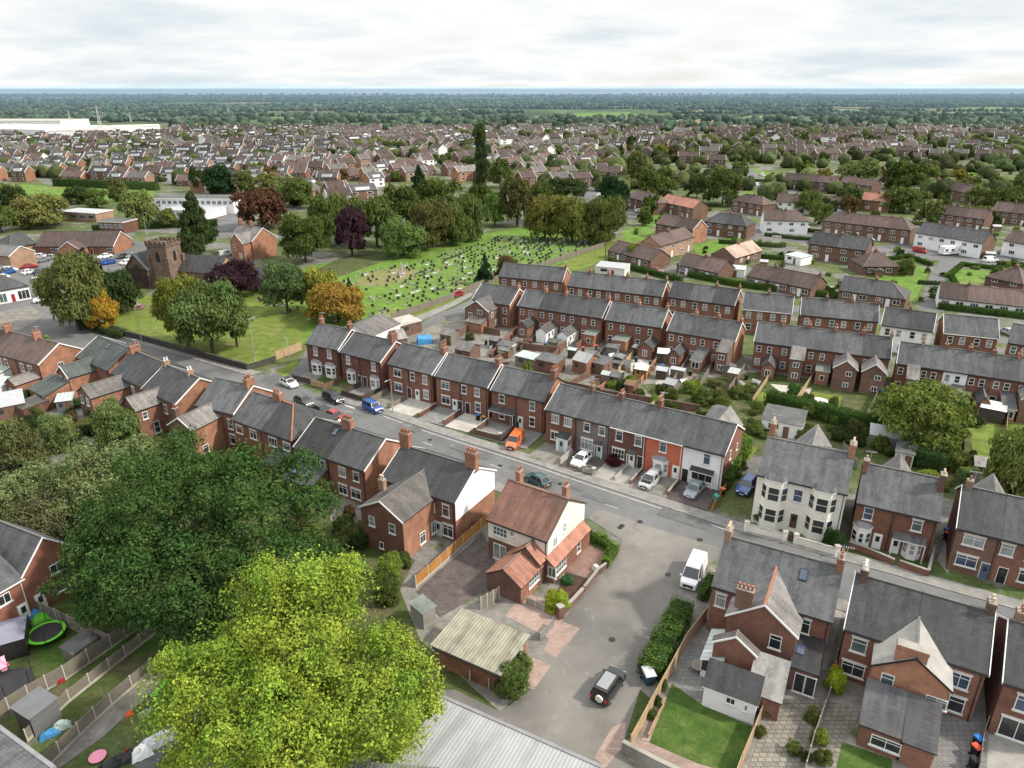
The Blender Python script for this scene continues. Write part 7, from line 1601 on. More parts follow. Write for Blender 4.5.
x, y = G(402, 276); g = tag(MB().box(-.8, .8, -.8, .8, 0, .8, 'gravestone_pale').hexa([(-.35, -.35, .8), (.35, -.35, .8), (.35, .35, .8), (-.35, .35, .8), (-.2, -.2, 4), (.2, -.2, 4), (.2, .2, 4), (-.2, .2, 4)], 'gravestone_pale').build('obelisk', None, (x, y, 0)), 'tall pale obelisk monument in the middle of the cemetery', 'memorial')

# ================================================================ walls, fences, lamps along the streets
wall_px([(76, 318), (90, 327), (150, 343), (232, 366), (247, 370)], 1.3, 'stone_dark', 'long dark stone boundary wall of the churchyard', t=.4, cope='stone_dark')
wall_px([(247, 370), (262, 366), (276, 361)], 1.0, 'stone_dark', 'short stone wall end beside the tan wooden fence', t=.4, cope='stone_dark')
fence_px([(276, 360), (302, 350)], 1.8, 'plank_tan', 'tan wooden panel fence at the churchyard corner', post='plank_tan')
fence_px([(392, 320), (420, 311), (450, 300), (482, 286)], 1.7, 'plank_grey', 'long grey wooden fence in front of the cemetery', post='plank_grey', panel=2.4)
fence_px([(482, 286), (540, 268), (604, 247)], 1.7, 'plank_grey', 'grey wooden fence at the far side of the cemetery behind the terraces', post='plank_grey', panel=3)
def lampx(x, yb, yt, ang, lab): X, Y = G(x, yb); lamp_post(X, Y, height_at(X, Y, yt) - .3, rad(ang), lab, group=None)
lampx(256, 366, 318, 60, 'street lamp against the churchyard wall near the junction'); lampx(142, 342, 305, 60, 'street lamp on the pavement in the middle of the churchyard wall'); lampx(69, 326, 292, 200, 'street lamp standing in the wide road junction'); lampx(393, 413, 378, -120, 'tall street lamp in front of the plain brick house'); lampx(459, 291, 258, 200, 'street lamp beside the dark red car at the cemetery'); lampx(289, 357, 338, 120, 'small sign pole lamp by the tan fence'); lampx(678, 282, 254, 30, 'street lamp behind the rearmost terrace by the hedge'); lampx(147, 236, 212, 0, 'tall pale mast by the school road')
p = G(605, 263); telegraph_pole(p[0], p[1], 8, 'wooden pole at the cemetery fence end')
# front gardens of the far side: forecourts, rails and low walls
def front_yards(A, B, ez, splits, depth, mats, walls, tagname):
    a, b = G(*A, ez), G(*B, ez); L = math.dist(a, b); ang = math.atan2(b[1] - a[1], b[0] - a[0]); ux, uy = math.cos(ang), math.sin(ang); nx, ny = uy, -ux
    P = lambda s, d: (a[0] + ux * s * L + nx * d, a[1] + uy * s * L + ny * d)
    for i in range(len(splits) - 1):
        s0, s1 = splits[i], splits[i + 1]; ground_poly('driveway', [P(s0, .05), P(s0, depth + .35), P(s1, depth + .35), P(s1, .05)], mats[i], .118, px=False, t=.1)
    for s_, h, m, lab, kind, d0_, d1_ in walls:
        q = [P(s_, d0_), P(s_, d1_)]
        if kind == 'wall': garden_wall(q, h, m, lab, t=.18, z=.12)
        elif kind == 'front': garden_wall([P(s_, d0_), P(d1_, d0_)], h, m, lab, t=.2, z=.12, piers=True)
        elif kind == 'ffence': fence([P(s_, d0_), P(d1_, d0_)], h, m, lab, post=m, z=.12, panel=1.5)
        else: fence(q, h, m, lab, post=m if kind == 'fence' else 'post', z=.12, panel=1.6)
front_yards((305.9, 342.6), (338, 349.2), 6.0, [0, .5, 1], 4.6, ['yard', 'rough_grass'], [(0, 1.1, 'plank_dark', 'dark fence wrapping the corner house front', 'ffence', 4.5, .62), (.66, 1.2, 'plank_tan', 'tan board fence at the corner of a grassy front yard', 'ffence', 5.0, 1.0)], '')
front_yards((340.4, 351.2), (380.5, 361.5), 5.8, [0, .5, 1], 5.3, ['rough_grass', 'yard'], [(.02, 1.0, 'plank_brown', 'brown fence between corner house and white-bayed pair', 'fence', .5, 5.2), (.5, 1.0, 'plank_dark', 'dark timber rails between the white-bayed pair', 'fence', .5, 5.2), (1.0, 1.1, 'plank_dark', 'dark fence right of the white-bayed pair', 'fence', .5, 5.2), (.52, 1.0, 'plank_dark', 'dark rails along the front of the white-bayed house', 'ffence', 5.2, .98)], '')
front_yards((387.9, 362.9), (431.8, 373.8), 5.7, [0, .48, 1], 5.4, ['yard', 'concrete_pale'], [(.03, 1.2, 'plank_grey', 'slatted grey fence left of the pale concrete drive', 'fence', 1, 5.2), (.47, .9, 'plank_grey', 'picket divider left edge of the pale concrete drive', 'fence', 1, 5.2)], '')
front_yards((435.7, 375.2), (487.5, 386.9), 5.7, [0, .5, .56, 1], 5.6, ['paving_grey', 'paving_dark', 'concrete_pale'], [(.02, .8, 'brick_dark', 'low brick wall beside the grey drive with green bin', 'wall', .5, 5.4), (.5, .7, 'brick_dark', 'low brick wall between grey and sandy drives', 'wall', .5, 5.4)], '')
front_yards((491.7, 389.2), (544.2, 400.8), 5.7, [0, .55, 1], 5.6, ['paving_grey', 'paving_grey'], [(.0, 1.0, 'brick_brown', 'brown brick wall beside the blue-topped bins', 'wall', 1.0, 5.5), (.02, .9, 'brick_brown', 'low front wall of the house with slate canopy', 'front', 5.5, .5), (.55, 1.4, 'plank_dark', 'dark slatted fence beside the orange van', 'fence', .5, 5.4)], '')
sp = [0]
for f in f6: sp.append(sp[-1] + f)
front_yards(A6, B6, 5.7, sp, 5.2, ['yard', 'paving_dark', 'concrete', 'yard', 'paving_dark'], [(sp[1], .9, 'concrete_pale', 'pale low wall left of the white hatchback drive', 'wall', 1.4, 5.0), (sp[1] + .14, .6, 'concrete_pale', 'short pale front wall between white piers by the red bush', 'front', 5.0, sp[2] + .0), (sp[2] + .12, .5, 'concrete_pale', 'pale low wall right of the red bush', 'wall', .5, 5.0), (sp[3], .6, 'brick_red', 'low brick wall left of the silver car', 'wall', .5, 4.8), (sp[4], .6, 'brick_dark', 'low dark wall between orange and white house drives', 'wall', .5, 4.8)], '')
fence_px([(741, 466), (712, 512)], 1.3, 'plank_orange', 'orange-brown timber fence right of the white end house', post='plank_orange')
bin_px((472, 412), .5, (.02, .10, .04), (.02, .10, .04), 'dark green wheelie bin by the white door', group=None); bin_px((478, 421), .5, BLK, (.02, .16, .35), 'black bin with blue lid on the sandy drive', group=None); bin_px((484, 423), .5, BLK, (.45, .25, .03), 'black bin with yellow lid on the sandy drive', group=None)
bin_px((653, 474), .5, BLK, (.5, .03, .03), 'black bin with red lid beside the orange house', group=None); bin_px((716, 503), .5, (.02, .25, .25), (.02, .3, .3), 'teal bin in the corner by the timber fence', group=None); bin_px((722, 496), .6, BLK, (.55, .16, .08), 'black bin with orange-red lid by the timber fence', group=None)
# villa, semis: front walls and gardens
wall_px([(746, 531), (784, 541)], .9, 'render_cream', 'cream low front wall left of the villa gate', piers=True, z=.1, cope='concrete_pale'); wall_px([(795, 544), (836, 556)], .9, 'render_cream', 'cream low front wall right of the villa gate', piers=True, z=.1, cope='concrete_pale')
a, b = G(785.5, 541.5), G(794, 543.5); tag(MB().box(0, math.dist(a, b), -.03, .03, .1, 1.0, 'door_brown').build('garden_gate', None, (*a, .1), math.atan2(b[1] - a[1], b[0] - a[0])), 'dark wooden gate between the cream wall piers', 'gate')
a = G(795, 525); tag(MB().box(-1.3, 1.3, -.6, .6, 0, .55, 'steps_red').box(-1.3, 1.3, -1.0, -.602, 0, .36, 'steps_red').box(-1.3, 1.3, -1.4, -1.002, 0, .18, 'steps_red').build('door_steps', None, (*a, .02), rad(-27)), 'red painted steps up to the villa door', 'steps')
wall_px([(848, 548), (870, 556), (893, 566)], .8, 'brick_red', 'red brick front wall of the semi with white bays', z=.1); wall_px([(898, 567), (927, 577), (933, 552)], .8, 'brick_red', 'red brick wall round the small front garden by the alley', z=.1)
bin_px((946, 537), .6, (.02, .12, .35), (.02, .14, .4), 'blue recycling bin in the alley between brick houses', group=None); bin_px((946, 541), .6, BLK, (.5, .05, .04), 'black bin with red lid in the alley', group=None)
# lane side
fence_px([(706, 620), (686, 646), (666, 683), (638, 735), (630, 750)], 1.7, 'plank_tan', 'tall tan board fence between lane and dark lawn', post='plank_tan', panel=2.2)
fence_px([(664, 706), (655, 722), (648, 738)], .5, 'plank_tan', 'low timber edging of the bed beside the dark lawn', post='plank_tan')
fence_px([(764, 710), (752, 740), (740, 768), (732, 790)], 1.6, 'plank_tan', 'tan board fence between lawn and paved patio', post='plank_tan', panel=2.2)
fence_px([(838, 650), (828, 700), (812, 745), (800, 790)], 1.5, 'plank_grey', 'thin grey fence between the paved patios', post='post', panel=1.9)
wall_px([(622, 752), (652, 768), (700, 792)], 1.2, 'concrete', 'grey block wall at the bottom of the lawn', t=.3)
bin_px((648, 683), .2, (.018, .05, .08), SIL, 'large dark bin box with silver lid by the lane fence', group=None).scale = (1.8, 1.9, 1.2)
bin_px((835, 677), .4, BLK, (.6, .10, .04), 'black bin with orange lid by the bright shrub', group=None)
bin_px((974, 757), .3, BLK, (.6, .08, .04), 'black bin with red lid in the narrow yard', group=None); bin_px((976, 748), .3, BLK, (.03, .16, .5), 'black bin with blue lid in the narrow yard', group=None); bin_px((972, 770), .3, BLK, BLK, 'all black bin in the narrow yard', group=None)
fence_px([(990, 715), (980, 745), (974, 790)], 1.5, 'plank_grey', 'grey fence at the right of the yard with bins', post='plank_grey')
# lean-to with clear roof on the first brick semi
def lean_to():
    a = G(699, 676); root = empty('lean_to', (*a, 0), rad(-28)); tag(root, 'white framed lean-to with clear corrugated roof on the first brick semi', 'lean-to'); L = 4.3
    MB().slab([(-.1, -.2, 2.1), (2.0, -.2, 2.9), (2.0, L, 2.9), (-.1, L, 2.1)], .06, 'polycarbonate', 'white').build('roof', root)
    f = MB()
    for x in (0, .65, 1.3, 1.9): f.box(x, x + .08, 0, .08, .8, 2.15 + x * .37, 'white')
    for x in (0,): 
        for y in (1.4, 2.8, 4.1): f.box(x, x + .08, y, y + .08, 0, 2.1, 'white')
    f.box(0, 1.98, -.01, .09, .7, .8, 'white'); f.build('frame', root); MB().box(.05, 1.9, .02, .06, 0, .7, 'white').build('base_panel', root)
    MB().box(.09, 1.9, .03, .05, .8, 2.05, 'glass').build('pane', root)
lean_to()
def garden_table(px, lab):
    a = G(*px); root = empty('garden_table', (*a, .03), .3); tag(root, lab, 'table')
    MB().tube([(0, 0, .70), (0, 0, .74)], [.75, .75], 'plank_grey', 18).build('table_top', root)
    for s_ in range(4): t_ = s_ * 1.57 + .7; MB().tube([(.5 * math.cos(t_), .5 * math.sin(t_), 0), (.4 * math.cos(t_), .4 * math.sin(t_), .7)], [.03, .03], 'plank_grey', 6).build('leg', root)
garden_table((698, 671), 'round dark garden table in front of the lean-to')
# pin house plot
fence_px([(416, 588), (440, 567), (463, 546), (489, 524)], 1.6, 'plank_orange', 'orange board fence with concrete posts beside the paved yard', base=.28)
fence_px([(481, 610), (499, 600)], 1.7, 'plank_grey', 'short grey gate fence next to the garage', post='post', panel=.9)
wall_px([(606, 568), (598, 574), (584, 592)], .7, 'brick_brown', 'low brick wall along the flower bed by the lane'); wall_px([(583, 594), (574, 604), (561, 617)], .8, 'brick_brown', 'low brown wall beside the yellow-green shrub', t=.3)
fence_px([(526, 604), (544, 612)], 1.0, 'concrete', 'low grey panel fence under the yellow-green shrub', panel=1.2); fence_px([(540, 641), (553, 626)], 1.0, 'metal_grey', 'low metal gate at the driveway mouth', panel=1.2, post='metal_grey', name='driveway_gate', cat='gate')
a = G(560, 618); tag(MB().box(-.3, .3, -.3, .3, 0, 1.5, 'brick_brown').box(-.36, .36, -.36, .36, 1.502, 1.6, 'concrete').build('gate_pier', None, (*a, .02), .5), 'single brown brick gate pier by the pink slabs', 'pier')
a = G(596, 570); tag(MB().hexa([(-.35, -.5, 0), (.35, -.5, 0), (.35, .5, 0), (-.35, .5, 0), (-.2, -.3, .6), (.2, -.3, .6), (.2, .3, .6), (-.2, .3, .6)], 'offwhite').build('boulder', None, (*a, .02), .5), 'white painted boulder on the wall corner by the box hedge', 'boulder')
# garage with mossy corrugated roof: fall towards the camera
def garage():
    c = [G(*p, z) for p, z in (((430, 645), 2.4), ((501, 676), 2.4), ((534.8, 637), 2.7), ((461.6, 600), 2.7))]; o = c[0]; ang = math.atan2(c[1][1] - o[1], c[1][0] - o[0]); L = math.dist(c[0], c[1]); W = math.dist(c[1], c[2])
    root = empty('garage', (*o, 0), ang); tag(root, 'brick garage with a mossy corrugated sheet roof and pale blue door', 'garage'); b = MB(); e = .25
    b.poly([(e, e, 0), (L - e, e, 0), (L - e, e, 2.36), (e, e, 2.36)], 'brick_orange').poly([(L - e, e, 0), (L - e, W - e, 0), (L - e, W - e, 2.62), (L - e, e, 2.36)], 'brick_orange').poly([(L - e, W - e, 0), (e, W - e, 0), (e, W - e, 2.62), (L - e, W - e, 2.62)], 'brick_orange').poly([(e, W - e, 0), (e, e, 0), (e, e, 2.36), (e, W - e, 2.62)], 'brick_orange'); b.build('wall', root)
    MB().slab([(0, 0, 2.42), (L, 0, 2.42), (L, W, 2.72), (0, W, 2.72)], .07, 'corrugated_moss', 'concrete').build('roof', root)
    MB().box(L - e - .05, L - e + .04, W * .25, W * .8, .02, 2.15, 'door_pale').build('garage_door', root)
    MB().box(L - e + .002, L - e + .05, e, W * .22, .02, 2.3, 'render_white').build('door_frame', root)
    MB().box(0, L, -.12, -.004, 2.22, 2.34, 'black').build('gutter', root)
    for x in (L * .55, L * .82): MB().box(x, x + .1, .08, .2, 0, 1.3, 'post').build('post', root)
garage()
shed_px((424, 630), (436, 622), 2.0, 2.0, .2, 'concrete', 'felt_green', 'small grey-roofed store behind the garage under the tree', kind='mono', door=None)
# big sheds at the bottom edge
def wshed(A, B, D, z, drop, label, roof, wall='brick_orange'):
    a, b, d = G(*A, z), G(*B, z), G(*D, z); ang = math.atan2(b[1] - a[1], b[0] - a[0]); L = math.dist(a, b); root = empty('workshop', (*a, 0), ang); tag(root, label, 'workshop'); W = 16
    MB().slab([(0, -W, z - drop), (L, -W, z - drop), (L, 0, z), (0, 0, z)], .12, roof, 'offwhite').build('roof', root); MB().box(.2, L - .2, -W + .2, -.25, 0, z - .2 - max(drop, 0), wall).build('wall', root)
    MB().box(0, L, .004, .16, z - .2, z - .02, 'concrete').build('gutter', root); MB().box(0, L, -.14, .15, z + .002, z + .08, 'lead').build('ridge', root); return root
wshed((443, 697), (604, 768), (410, 740), 3.6, .5, 'large workshop with pale grey corrugated roof at the bottom edge', 'corrugated_grey')
a = G(348, 762, 3.4); tag(MB().slab([(0, -8, 2.9), (7, -8, 2.9), (7, 0, 3.6), (0, 0, 3.6)], .12, 'corrugated_green', 'concrete').box(.2, 6.8, -7.8, -.2, 0, 2.8, 'brick_brown').build('workshop', None, (*a, 0), rad(-5)), 'low shed with greenish corrugated roof under the bright tree', 'workshop')

# ================================================================ yards and back gardens between the terraces
for args in [((372, 336), (400, 323.5), 8.5, 4.2, 1.6, 'render_white', 'slate_worn', 'white-walled warehouse with a grey pitched roof behind the corner houses', dict(ez=4.2, name='warehouse', cat='warehouse', door=None)),
             ((400, 338), (422, 332), 4.5, 2.6, .4, 'brick_brown', 'concrete_pale', 'long low pale-roofed garage block by the cemetery road', dict(name='garage', cat='garage', kind='mono')), ((440, 344), (451, 346), 3.5, 2.3, .8, 'plank_grey', 'slate_worn', 'grey garden shed behind the brick houses near the blue tarpaulin', {}),
             ((396, 352), (408, 350), 5.5, 2.6, 1.2, 'brick_brown', 'slate_pale', 'pale-roofed outhouse behind the tall chimney of the white-bayed pair', dict(name='outhouse', cat='outhouse')), ((455, 360), (470, 363), 4, 2.4, 1.0, 'brick_brown', 'slate_pale', 'small slate outhouse beside the brick party chimney', dict(name='outhouse', cat='outhouse')),
             ((572, 372), (586, 376), 4.2, 2.6, 1.1, 'brick_orange', 'corrugated_grey', 'brick outhouse with bright corrugated roof behind the terrace chimneys', dict(name='outhouse', cat='outhouse')), ((535, 371), (556, 376), 3.4, 2.5, .3, 'brick_dark', 'felt', 'flat-roofed dark brick store behind the slate canopy house', dict(kind='mono', name='outhouse', cat='outhouse')), ((588, 372), (603, 376), 3.4, 2.2, .3, 'brick_brown', 'felt', 'low felt-roofed brick shed beside the bright corrugated one', dict(kind='mono', name='outhouse', cat='outhouse')),
             ((609, 386), (618, 388), 2.6, 2.0, .5, 'plank_dark', 'felt', 'dark garden shed with felt roof among terrace lawns', {}), ((634, 378), (646, 380), 2.8, 1.9, .5, 'plank_orange', 'offwhite', 'orange timber shed with a whitish roof in a terrace yard', {}), ((657, 363), (668, 364), 2.8, 2.1, .6, 'plank_dark', 'offwhite', 'dark shed with pale roof behind the brick terrace', {}), ((624, 394), (633, 396), 2.4, 1.9, .4, 'plank_brown', 'plank_brown', 'small reddish timber shed behind the terrace ridge', {}), ((663, 393), (673, 396), 2.4, 2.0, .6, 'plank_grey', 'corrugated_grey', 'grey shed with sheet roof left of the garden shrubs', {}),
             ((515, 366), (535, 371), 3.0, 2.2, .1, 'plank_grey', 'polycarbonate', 'open pergola with striped clear roof in a walled yard', dict(kind='mono', name='pergola', cat='pergola')), ((497, 354), (510, 356), 2.6, 2.0, .1, 'plank_tan', 'felt', 'small flat-roofed shed by the grey yard wall', dict(kind='mono')), ((612, 368), (625, 371), 2.5, 1.2, .1, 'shed_grey', 'felt', 'low grey store beside the decked yard', dict(kind='mono')),
             ((760, 433), (800, 441), 5.0, 2.5, .5, 'render_white', 'felt', 'flat-roofed garage with dark opening behind the cream villa', dict(kind='mono', name='garage', cat='garage')), ((893, 465), (911, 469), 3.2, 2.2, .4, 'offwhite', 'felt', 'cream garden shed behind the semi roofs', dict(kind='mono')), ((972, 478), (984, 480), 3.0, 2.0, .8, 'shed_grey', 'slate_pale', 'small grey summerhouse with pointed roof on the lawn edge', dict(name='summerhouse', cat='summerhouse')), ((968, 496), (990, 502), 3.4, 2.2, .8, 'plank_brown', 'slate_worn', 'brown-roofed shed among bushes behind the pinkish semi', {}),
             ((978, 420), (1002, 425), 3.2, 2.3, .2, 'plank_dark', 'offwhite', 'open garden shelter with white flat roof behind the white terrace house', dict(kind='mono', name='garden_shelter', cat='shelter', door=None)), ((868, 446), (900, 452), 3.4, 2.0, .3, 'metal_grey', 'galv', 'low metal garden store under the wide garden tree', dict(kind='mono', door=None)), ((705, 428), (716, 431), 5, 2.2, .6, 'plank_grey', 'felt', 'dark felt shed behind the white end house', {}),
             ((595, 275), (624, 278), 6, 2.6, .2, 'offwhite', 'galv', 'flat whitish garage roof beside the brown bungalow', dict(kind='mono', name='garage', cat='garage')), ((784, 262), (800, 266), 5, 2.4, .3, 'render_white', 'polycarbonate', 'white-framed glazed lean-to between the bungalows', dict(kind='mono', name='conservatory', cat='conservatory')), ((720, 276), (744, 278), 4.5, 2.3, .2, 'render_white', 'polycarbonate', 'covered car port with clear roof beside the long bungalow', dict(kind='mono', name='car_port', cat='car port')),
             ((-30, 398), (0, 402), 4.0, 2.3, .6, 'white', 'polycarbonate', 'white conservatory with blue-grey roof at the frame edge', dict(kind='mono', name='conservatory', cat='conservatory')), ((-10, 424), (28, 416), 5, 2.4, .7, 'brick_brown', 'galv', 'outbuilding with pale blue sheet roof near the frame edge', dict(kind='mono', name='outbuilding', cat='outbuilding')), ((58, 413), (74, 411), 2.6, 2.0, .4, 'shed_grey', 'polycarbonate', 'small pavilion with pale blue roof in a lower garden', dict(kind='mono')), ((26, 420), (52, 410), 3, 1.9, .3, 'brick_dark', 'slate_worn', 'long brick lean-to with white verge in the lower gardens', dict(kind='mono', name='outhouse', cat='outhouse'))]:
    p_, q_, d_, h_, r_, wl_, rf_, lab_, kw = args; shed_px(p_, q_, d_, h_, r_, wl_, rf_, lab_, **kw)
a = G(425, 343); tag(MB().hexa([(-1.7, -1.1, 0), (1.7, -1.1, 0), (1.7, 1.1, 0), (-1.7, 1.1, 0), (-1.6, -.9, 1.3), (1.5, -1.0, 1.0), (1.5, .9, 1.5), (-1.4, .8, 1.6)], 'blue_tarp').build('tarpaulin', None, (*a, 0), .3), 'bright blue tarpaulin covering something in a back yard', 'tarpaulin')
YW = 'brick walls and fences dividing the back yards'
for i, (p, q, m, h) in enumerate([((440, 350), (470, 330), 'brick_brown', 1.6), ((470, 330), (500, 336), 'brick_brown', 1.5), ((492, 358), (522, 328), 'brick_red', 1.5), ((520, 352), (548, 332), 'plank_dark', 1.4), ((548, 366), (575, 336), 'brick_red', 1.4), ((576, 352), (592, 336), 'brick_red', 1.6), ((592, 366), (612, 342), 'plank_grey', 1.3), ((618, 374), (642, 346), 'plank_tan', 1.4), ((640, 384), (664, 352), 'brick_orange', 1.0), ((668, 392), (690, 360), 'plank_grey', 1.5), ((700, 388), (714, 366), 'plank_grey', 1.6), ((728, 394), (746, 368), 'plank_grey', 1.5), ((752, 404), (772, 374), 'plank_tan', 1.2), ((790, 412), (815, 376), 'plank_tan', 1.5), ((866, 418), (884, 384), 'plank_grey', 1.4), ((480, 372), (600, 396), 'brick_brown', 1.6), ((600, 396), (700, 412), 'brick_brown', 1.3), ((560, 392), (590, 376), 'brick_brown', 1.2), ((590, 398), (612, 382), 'brick_orange', 1.0), ((615, 402), (640, 384), 'plank_brown', 1.2), ((650, 410), (672, 390), 'plank_tan', 1.2), ((500, 346), (560, 354), 'brick_brown', 1.4), ((1004, 470), (1006, 400), 'plank_tan', 1.5), ((962, 462), (964, 410), 'plank_dark', 1.4), ((932, 450), (900, 446), 'plank_dark', 1.6), ((842, 450), (856, 470), 'plank_grey', 1.5)]):
    lab = 'low wall or fence dividing two back yards between the terraces'
    if 'plank' in m: fence([G(*p), G(*q)], h, m, lab, post=m, group=YW, name='yard_fence')
    else: garden_wall([G(*p), G(*q)], h, m, lab, group=YW, name='yard_wall', cope=None)
fence_px([(834, 424), (870, 432)], 1.5, 'white', 'white picket fence at the end of a paved garden', gap=True, post='white', name='picket_fence')
a = G(820, 402); tag(MB().tube([(0, 0, .02), (0, 0, .3)], [1.2, 1.25], 'white', 18).box(-1.3, 1.6, -.06, .06, .3, .36, 'plank_tan').build('paddling_pool', None, (*a, .03)), 'round white garden pool on the lawn behind the brick gable', 'pool')
for i, (x, y) in enumerate([(486, 345), (505, 346), (530, 345), (545, 348), (560, 350), (583, 352), (600, 356), (636, 362), (650, 366), (622, 366), (690, 376), (568, 346), (512, 340), (596, 350), (608, 352), (662, 370), (540, 340), (556, 342), (746, 380), (880, 396), (735, 384)]):
    bin_px((x, y), R.uniform(-.5, .5), R.choice([BLK, BLK, (.02, .10, .04), (.05, .05, .06)]), R.choice([BLK, (.03, .14, .4), (.5, .06, .05), (.02, .1, .04)]), 'wheelie bin standing in a back yard of the brick terrace', group='yard wheelie bins', z=.02)
YP = [(480, 342), (600, 348), (740, 368), (735, 392), (640, 392), (560, 380), (480, 362)]
def yard_spot():
    while True:
        px, py = R.uniform(480, 745), R.uniform(340, 394)
        if inside(px, py, YP): return G(px, py)
for i in range(46):
    x, y = yard_spot(); w_, d_, h_ = R.uniform(.5, 1.6), R.uniform(.4, .9), R.uniform(.3, .8); m_ = R.choice(['plank_tan', 'plank_brown', 'concrete', 'plank_grey', 'white', 'pot'])
    o = tag(MB().box(-w_ / 2, w_ / 2, -d_ / 2, d_ / 2, 0, h_, m_, 'soil').build('planter', None, (x, y, .02), R.uniform(0, 3)), 'small planter box in one of the terrace back yards', 'planter', 'planters in the back yards')
for i in range(16):
    x, y = yard_spot(); shed(x, y, rad(R.choice([-26, 64, -30])), R.uniform(1.6, 2.6), R.uniform(1.4, 2.2), R.uniform(1.6, 2.0), R.uniform(.2, .5), R.choice(['plank_grey', 'plank_brown', 'plank_dark', 'brick_brown', 'shed_grey']), R.choice(['felt', 'galv', 'felt_green', 'slate_worn', 'polycarbonate']), 'small shed crammed into one of the terrace back yards', name='yard_shed', group='sheds in the back yards', door=None, kind=R.choice(['mono', 'gable']))
def garden_bench(x, y, c):
    def f(): return MB().box(-.7, .7, -.3, .3, .38, .45, 'plastic').box(-.7, .7, .25, .32, .45, .9, 'plastic').box(-.7, -.62, -.3, .3, 0, .65, 'plastic').box(.62, .7, -.3, .3, 0, .65, 'plastic').data('garden_bench')
    tag(link('garden_bench', cached('seat', f), None, (*G(x, y), .03), R.uniform(0, 6), None, c), 'small garden bench in one of the back yards', 'bench', 'benches in the back yards')
for x, y, c in [(492, 348, WHT), (526, 342, (.3, .2, .1)), (566, 344, WHT), (590, 358, GRY), (602, 360, BLK), (628, 372, (.3, .2, .1)), (648, 374, WHT), (684, 384, WHT), (742, 386, WHT), (756, 384, WHT), (612, 358, WHT), (618, 362, GRY)]: garden_bench(x, y, c)

# ================================================================ lower-left gardens
fence_px([(30, 610), (58, 622), (112, 648)], 1.7, 'plank_grey', 'grey fence with concrete posts running from the new house', base=.2); fence_px([(-10, 726), (30, 700), (66, 680), (112, 648), (140, 628)], 1.7, 'plank_grey', 'long grey garden fence with pale concrete posts, upper of three', base=.2)
fence_px([(28, 742), (70, 702), (110, 670), (156, 634)], 1.4, 'plank_grey', 'second grey fence with concrete posts, middle of three', base=.3); fence_px([(40, 776), (80, 736), (112, 706), (152, 672)], 1.5, 'plank_grey', 'third grey fence with concrete posts, lowest of three', base=.3)
fence_px([(168, 776), (206, 742), (240, 716)], 1.5, 'plank_grey', 'grey fence beneath the bright tree', base=.3)
shed_px((36, 737), (62, 717), 2.2, 2.1, .2, 'shed_grey', 'shed_grey', 'grey plastic garden shed between the fences', kind='mono', door=None); shed_px((76, 664), (98, 648), 1.6, 1.2, .2, 'plank_grey', 'felt', 'low felt-roofed store against the upper fence', kind='mono', door=None)
def trampoline(px, r, pad, lab):
    a = G(*px); root = empty('trampoline', (*a, 0)); tag(root, lab, 'trampoline'); n = 24
    ring = MB()
    for i in range(n):
        t0, t1 = 2 * math.pi * i / n, 2 * math.pi * (i + 1) / n
        ring.slab([(r * math.cos(t0), r * math.sin(t0), .75), (r * math.cos(t1), r * math.sin(t1), .75), ((r - .3) * math.cos(t1), (r - .3) * math.sin(t1), .75), ((r - .3) * math.cos(t0), (r - .3) * math.sin(t0), .75)][::1], .06, pad)
    ring.build('safety_pad', root); MB().poly([((r - .3) * math.cos(2 * math.pi * i / n), (r - .3) * math.sin(2 * math.pi * i / n), .72) for i in range(n)], 'black').build('mat', root)
    for i in range(6): t0 = i * math.pi / 3; MB().tube([(r * math.cos(t0), r * math.sin(t0), 0), (r * math.cos(t0), r * math.sin(t0), 2.3)], [.035, .035], 'black', 6).build('pole', root)
m_plain('lime', (.12, .45, .03), .1, 1, .5); m_plain('pink', (.75, .28, .40), .1, 1, .6); m_plain('canopy_grey', (.20, .20, .26), .1, 1, .8); m_plain('plastic_sheet', (.55, .57, .62), .2, 2, .4)
trampoline((48, 638), 1.7, 'lime', 'black trampoline with a lime green edge pad beside the new house'); trampoline((10, 690), 2.0, 'black', 'black trampoline with dark net poles on the lowest left lawn')
def gazebo():
    a = G(8, 650); root = empty('gazebo', (*a, 0), .5); tag(root, 'grey fabric gazebo with dark sides beside the new house', 'gazebo'); h = 2.1; q = 1.9
    b = MB()
    c = [(-q, -q, h), (q, -q, h), (q, q, h), (-q, q, h)]
    for i in range(4): b.poly([c[i], c[(i + 1) % 4], (0, 0, h + .7)], 'canopy_grey')
    b.build('canopy', root); s_ = MB()
    for x, y in ((-1, -1), (1, -1), (1, 1), (-1, 1)): MB().box(x * q - .04, x * q + .04, y * q - .04, y * q + .04, 0, h, 'black').build('post', root)
    MB().box(-q + .05, q - .05, -q, -q + .03, .2, h - .1, 'black').build('side_curtain', root); MB().box(q - .03, q, -q + .05, q - .05, .2, h - .1, 'black').build('side_curtain', root)
gazebo()
shed_px((0, 680), (10, 675), 1.3, 1.2, .6, 'offwhite', 'pink', 'small playhouse with a pink roof at the frame edge', name='playhouse', cat='playhouse', door='pink')
def slide():
    a = G(166, 690); root = empty('garden_slide', (*a, 0), rad(50)); tag(root, 'lime green garden slide under the bright tree', 'slide')
    MB().slab([(-1.3, -.25, .25), (1.3, -.25, 1.5), (1.3, .25, 1.5), (-1.3, .25, .25)], .05, 'lime').build('chute', root)
    for s_ in (-.3, .3): MB().beam((1.4, s_, 0), (1.5, s_, 0), .08, 1.8, 'lime').build('ladder_side', root)
    for k_ in range(4): MB().box(1.4, 1.5, -.26, .26, .3 + k_ * .32, .36 + k_ * .32, 'lime').build('rung', root)
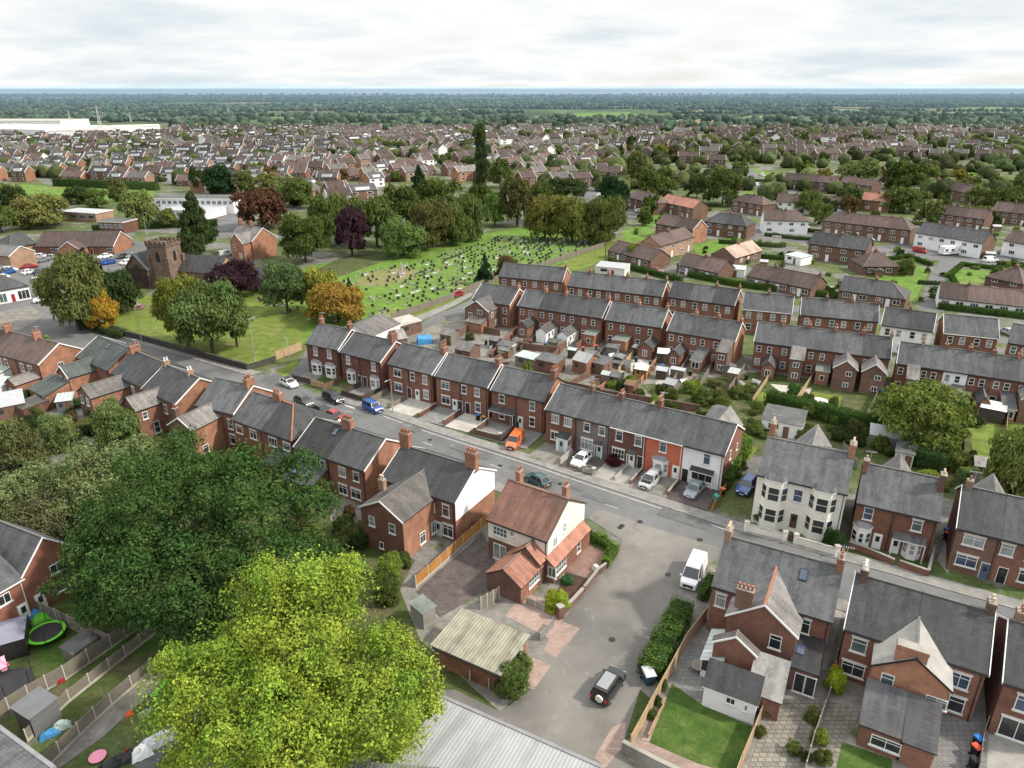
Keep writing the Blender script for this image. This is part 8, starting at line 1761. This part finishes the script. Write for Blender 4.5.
slide()
a = G(98, 758); tag(MB().tube([(0, 0, .05), (0, 0, .16)], [.62, .66], 'pink', 20).build('paddling_pool', None, (*a, .05)), 'round pink paddling pool on the lower lawn', 'pool')
def heap(px, w, d, h, m, lab, name='covered_pile', cat='pile'):
    a = G(*px); b = MB(); n = 9; V = [[(w * (i / n - .5), d * (j / n - .5), max(0, h * (math.sin(math.pi * i / n) * math.sin(math.pi * j / n)) ** .5 + R.uniform(-.18, .18) * h)) for j in range(n + 1)] for i in range(n + 1)]
    for i in range(n):
        for j in range(n): b.poly([V[i][j], V[i + 1][j], V[i + 1][j + 1], V[i][j + 1]], m)
    return tag(b.build(name, None, (*a, .03), rad(38)), lab, cat)
heap((158, 742), 2.6, 1.4, .8, 'plastic_sheet', 'crumpled white plastic sheeting beside the path'); heap((142, 755), 1.6, 1.2, .9, 'white', 'white sacks heaped next to the plastic sheeting'); heap((120, 762), 3.0, 1.2, .6, 'black', 'black covered heap by the pink pool'); heap((190, 722), 1.2, .8, .8, 'plastic_sheet', 'pale sack bundle under the bright tree'); heap((50, 735), 1.6, .9, .5, 'blue_tarp', 'dark blue tarp in the fenced strip') ; heap((62, 728), 1.4, .8, .7, 'door_pale', 'greenish garden bench cover beside the grey shed'); heap((35, 616), 1.6, 1.0, .8, 'blue_tarp', 'blue covered toy pile by the new house door'); heap((44, 618), 2.0, 1.4, .6, 'lime', 'green sheeting on the patio of the new house'); heap((82, 606), 1.5, 1.3, .7, 'black', 'black covered barbecue at the wall corner', 'barbecue', 'barbecue'); heap((150, 712), 1.4, .7, .35, 'metal_grey', 'grey garden trolley lying on the strip lawn'); heap((130, 715), .6, .5, .4, 'signal_orange', 'small orange toy on the path'); heap((60, 682), .9, .6, .7, 'door_red', 'red ride-on toy by the fence'); heap((128, 756), .5, .5, .7, 'door_red', 'small red tub on the black heap')
wshed((-60, 683), (54, 768), (0, 0), 4.6, -2.4, 'grey-roofed outbuilding cut by the bottom corner below the gardens', 'slate')
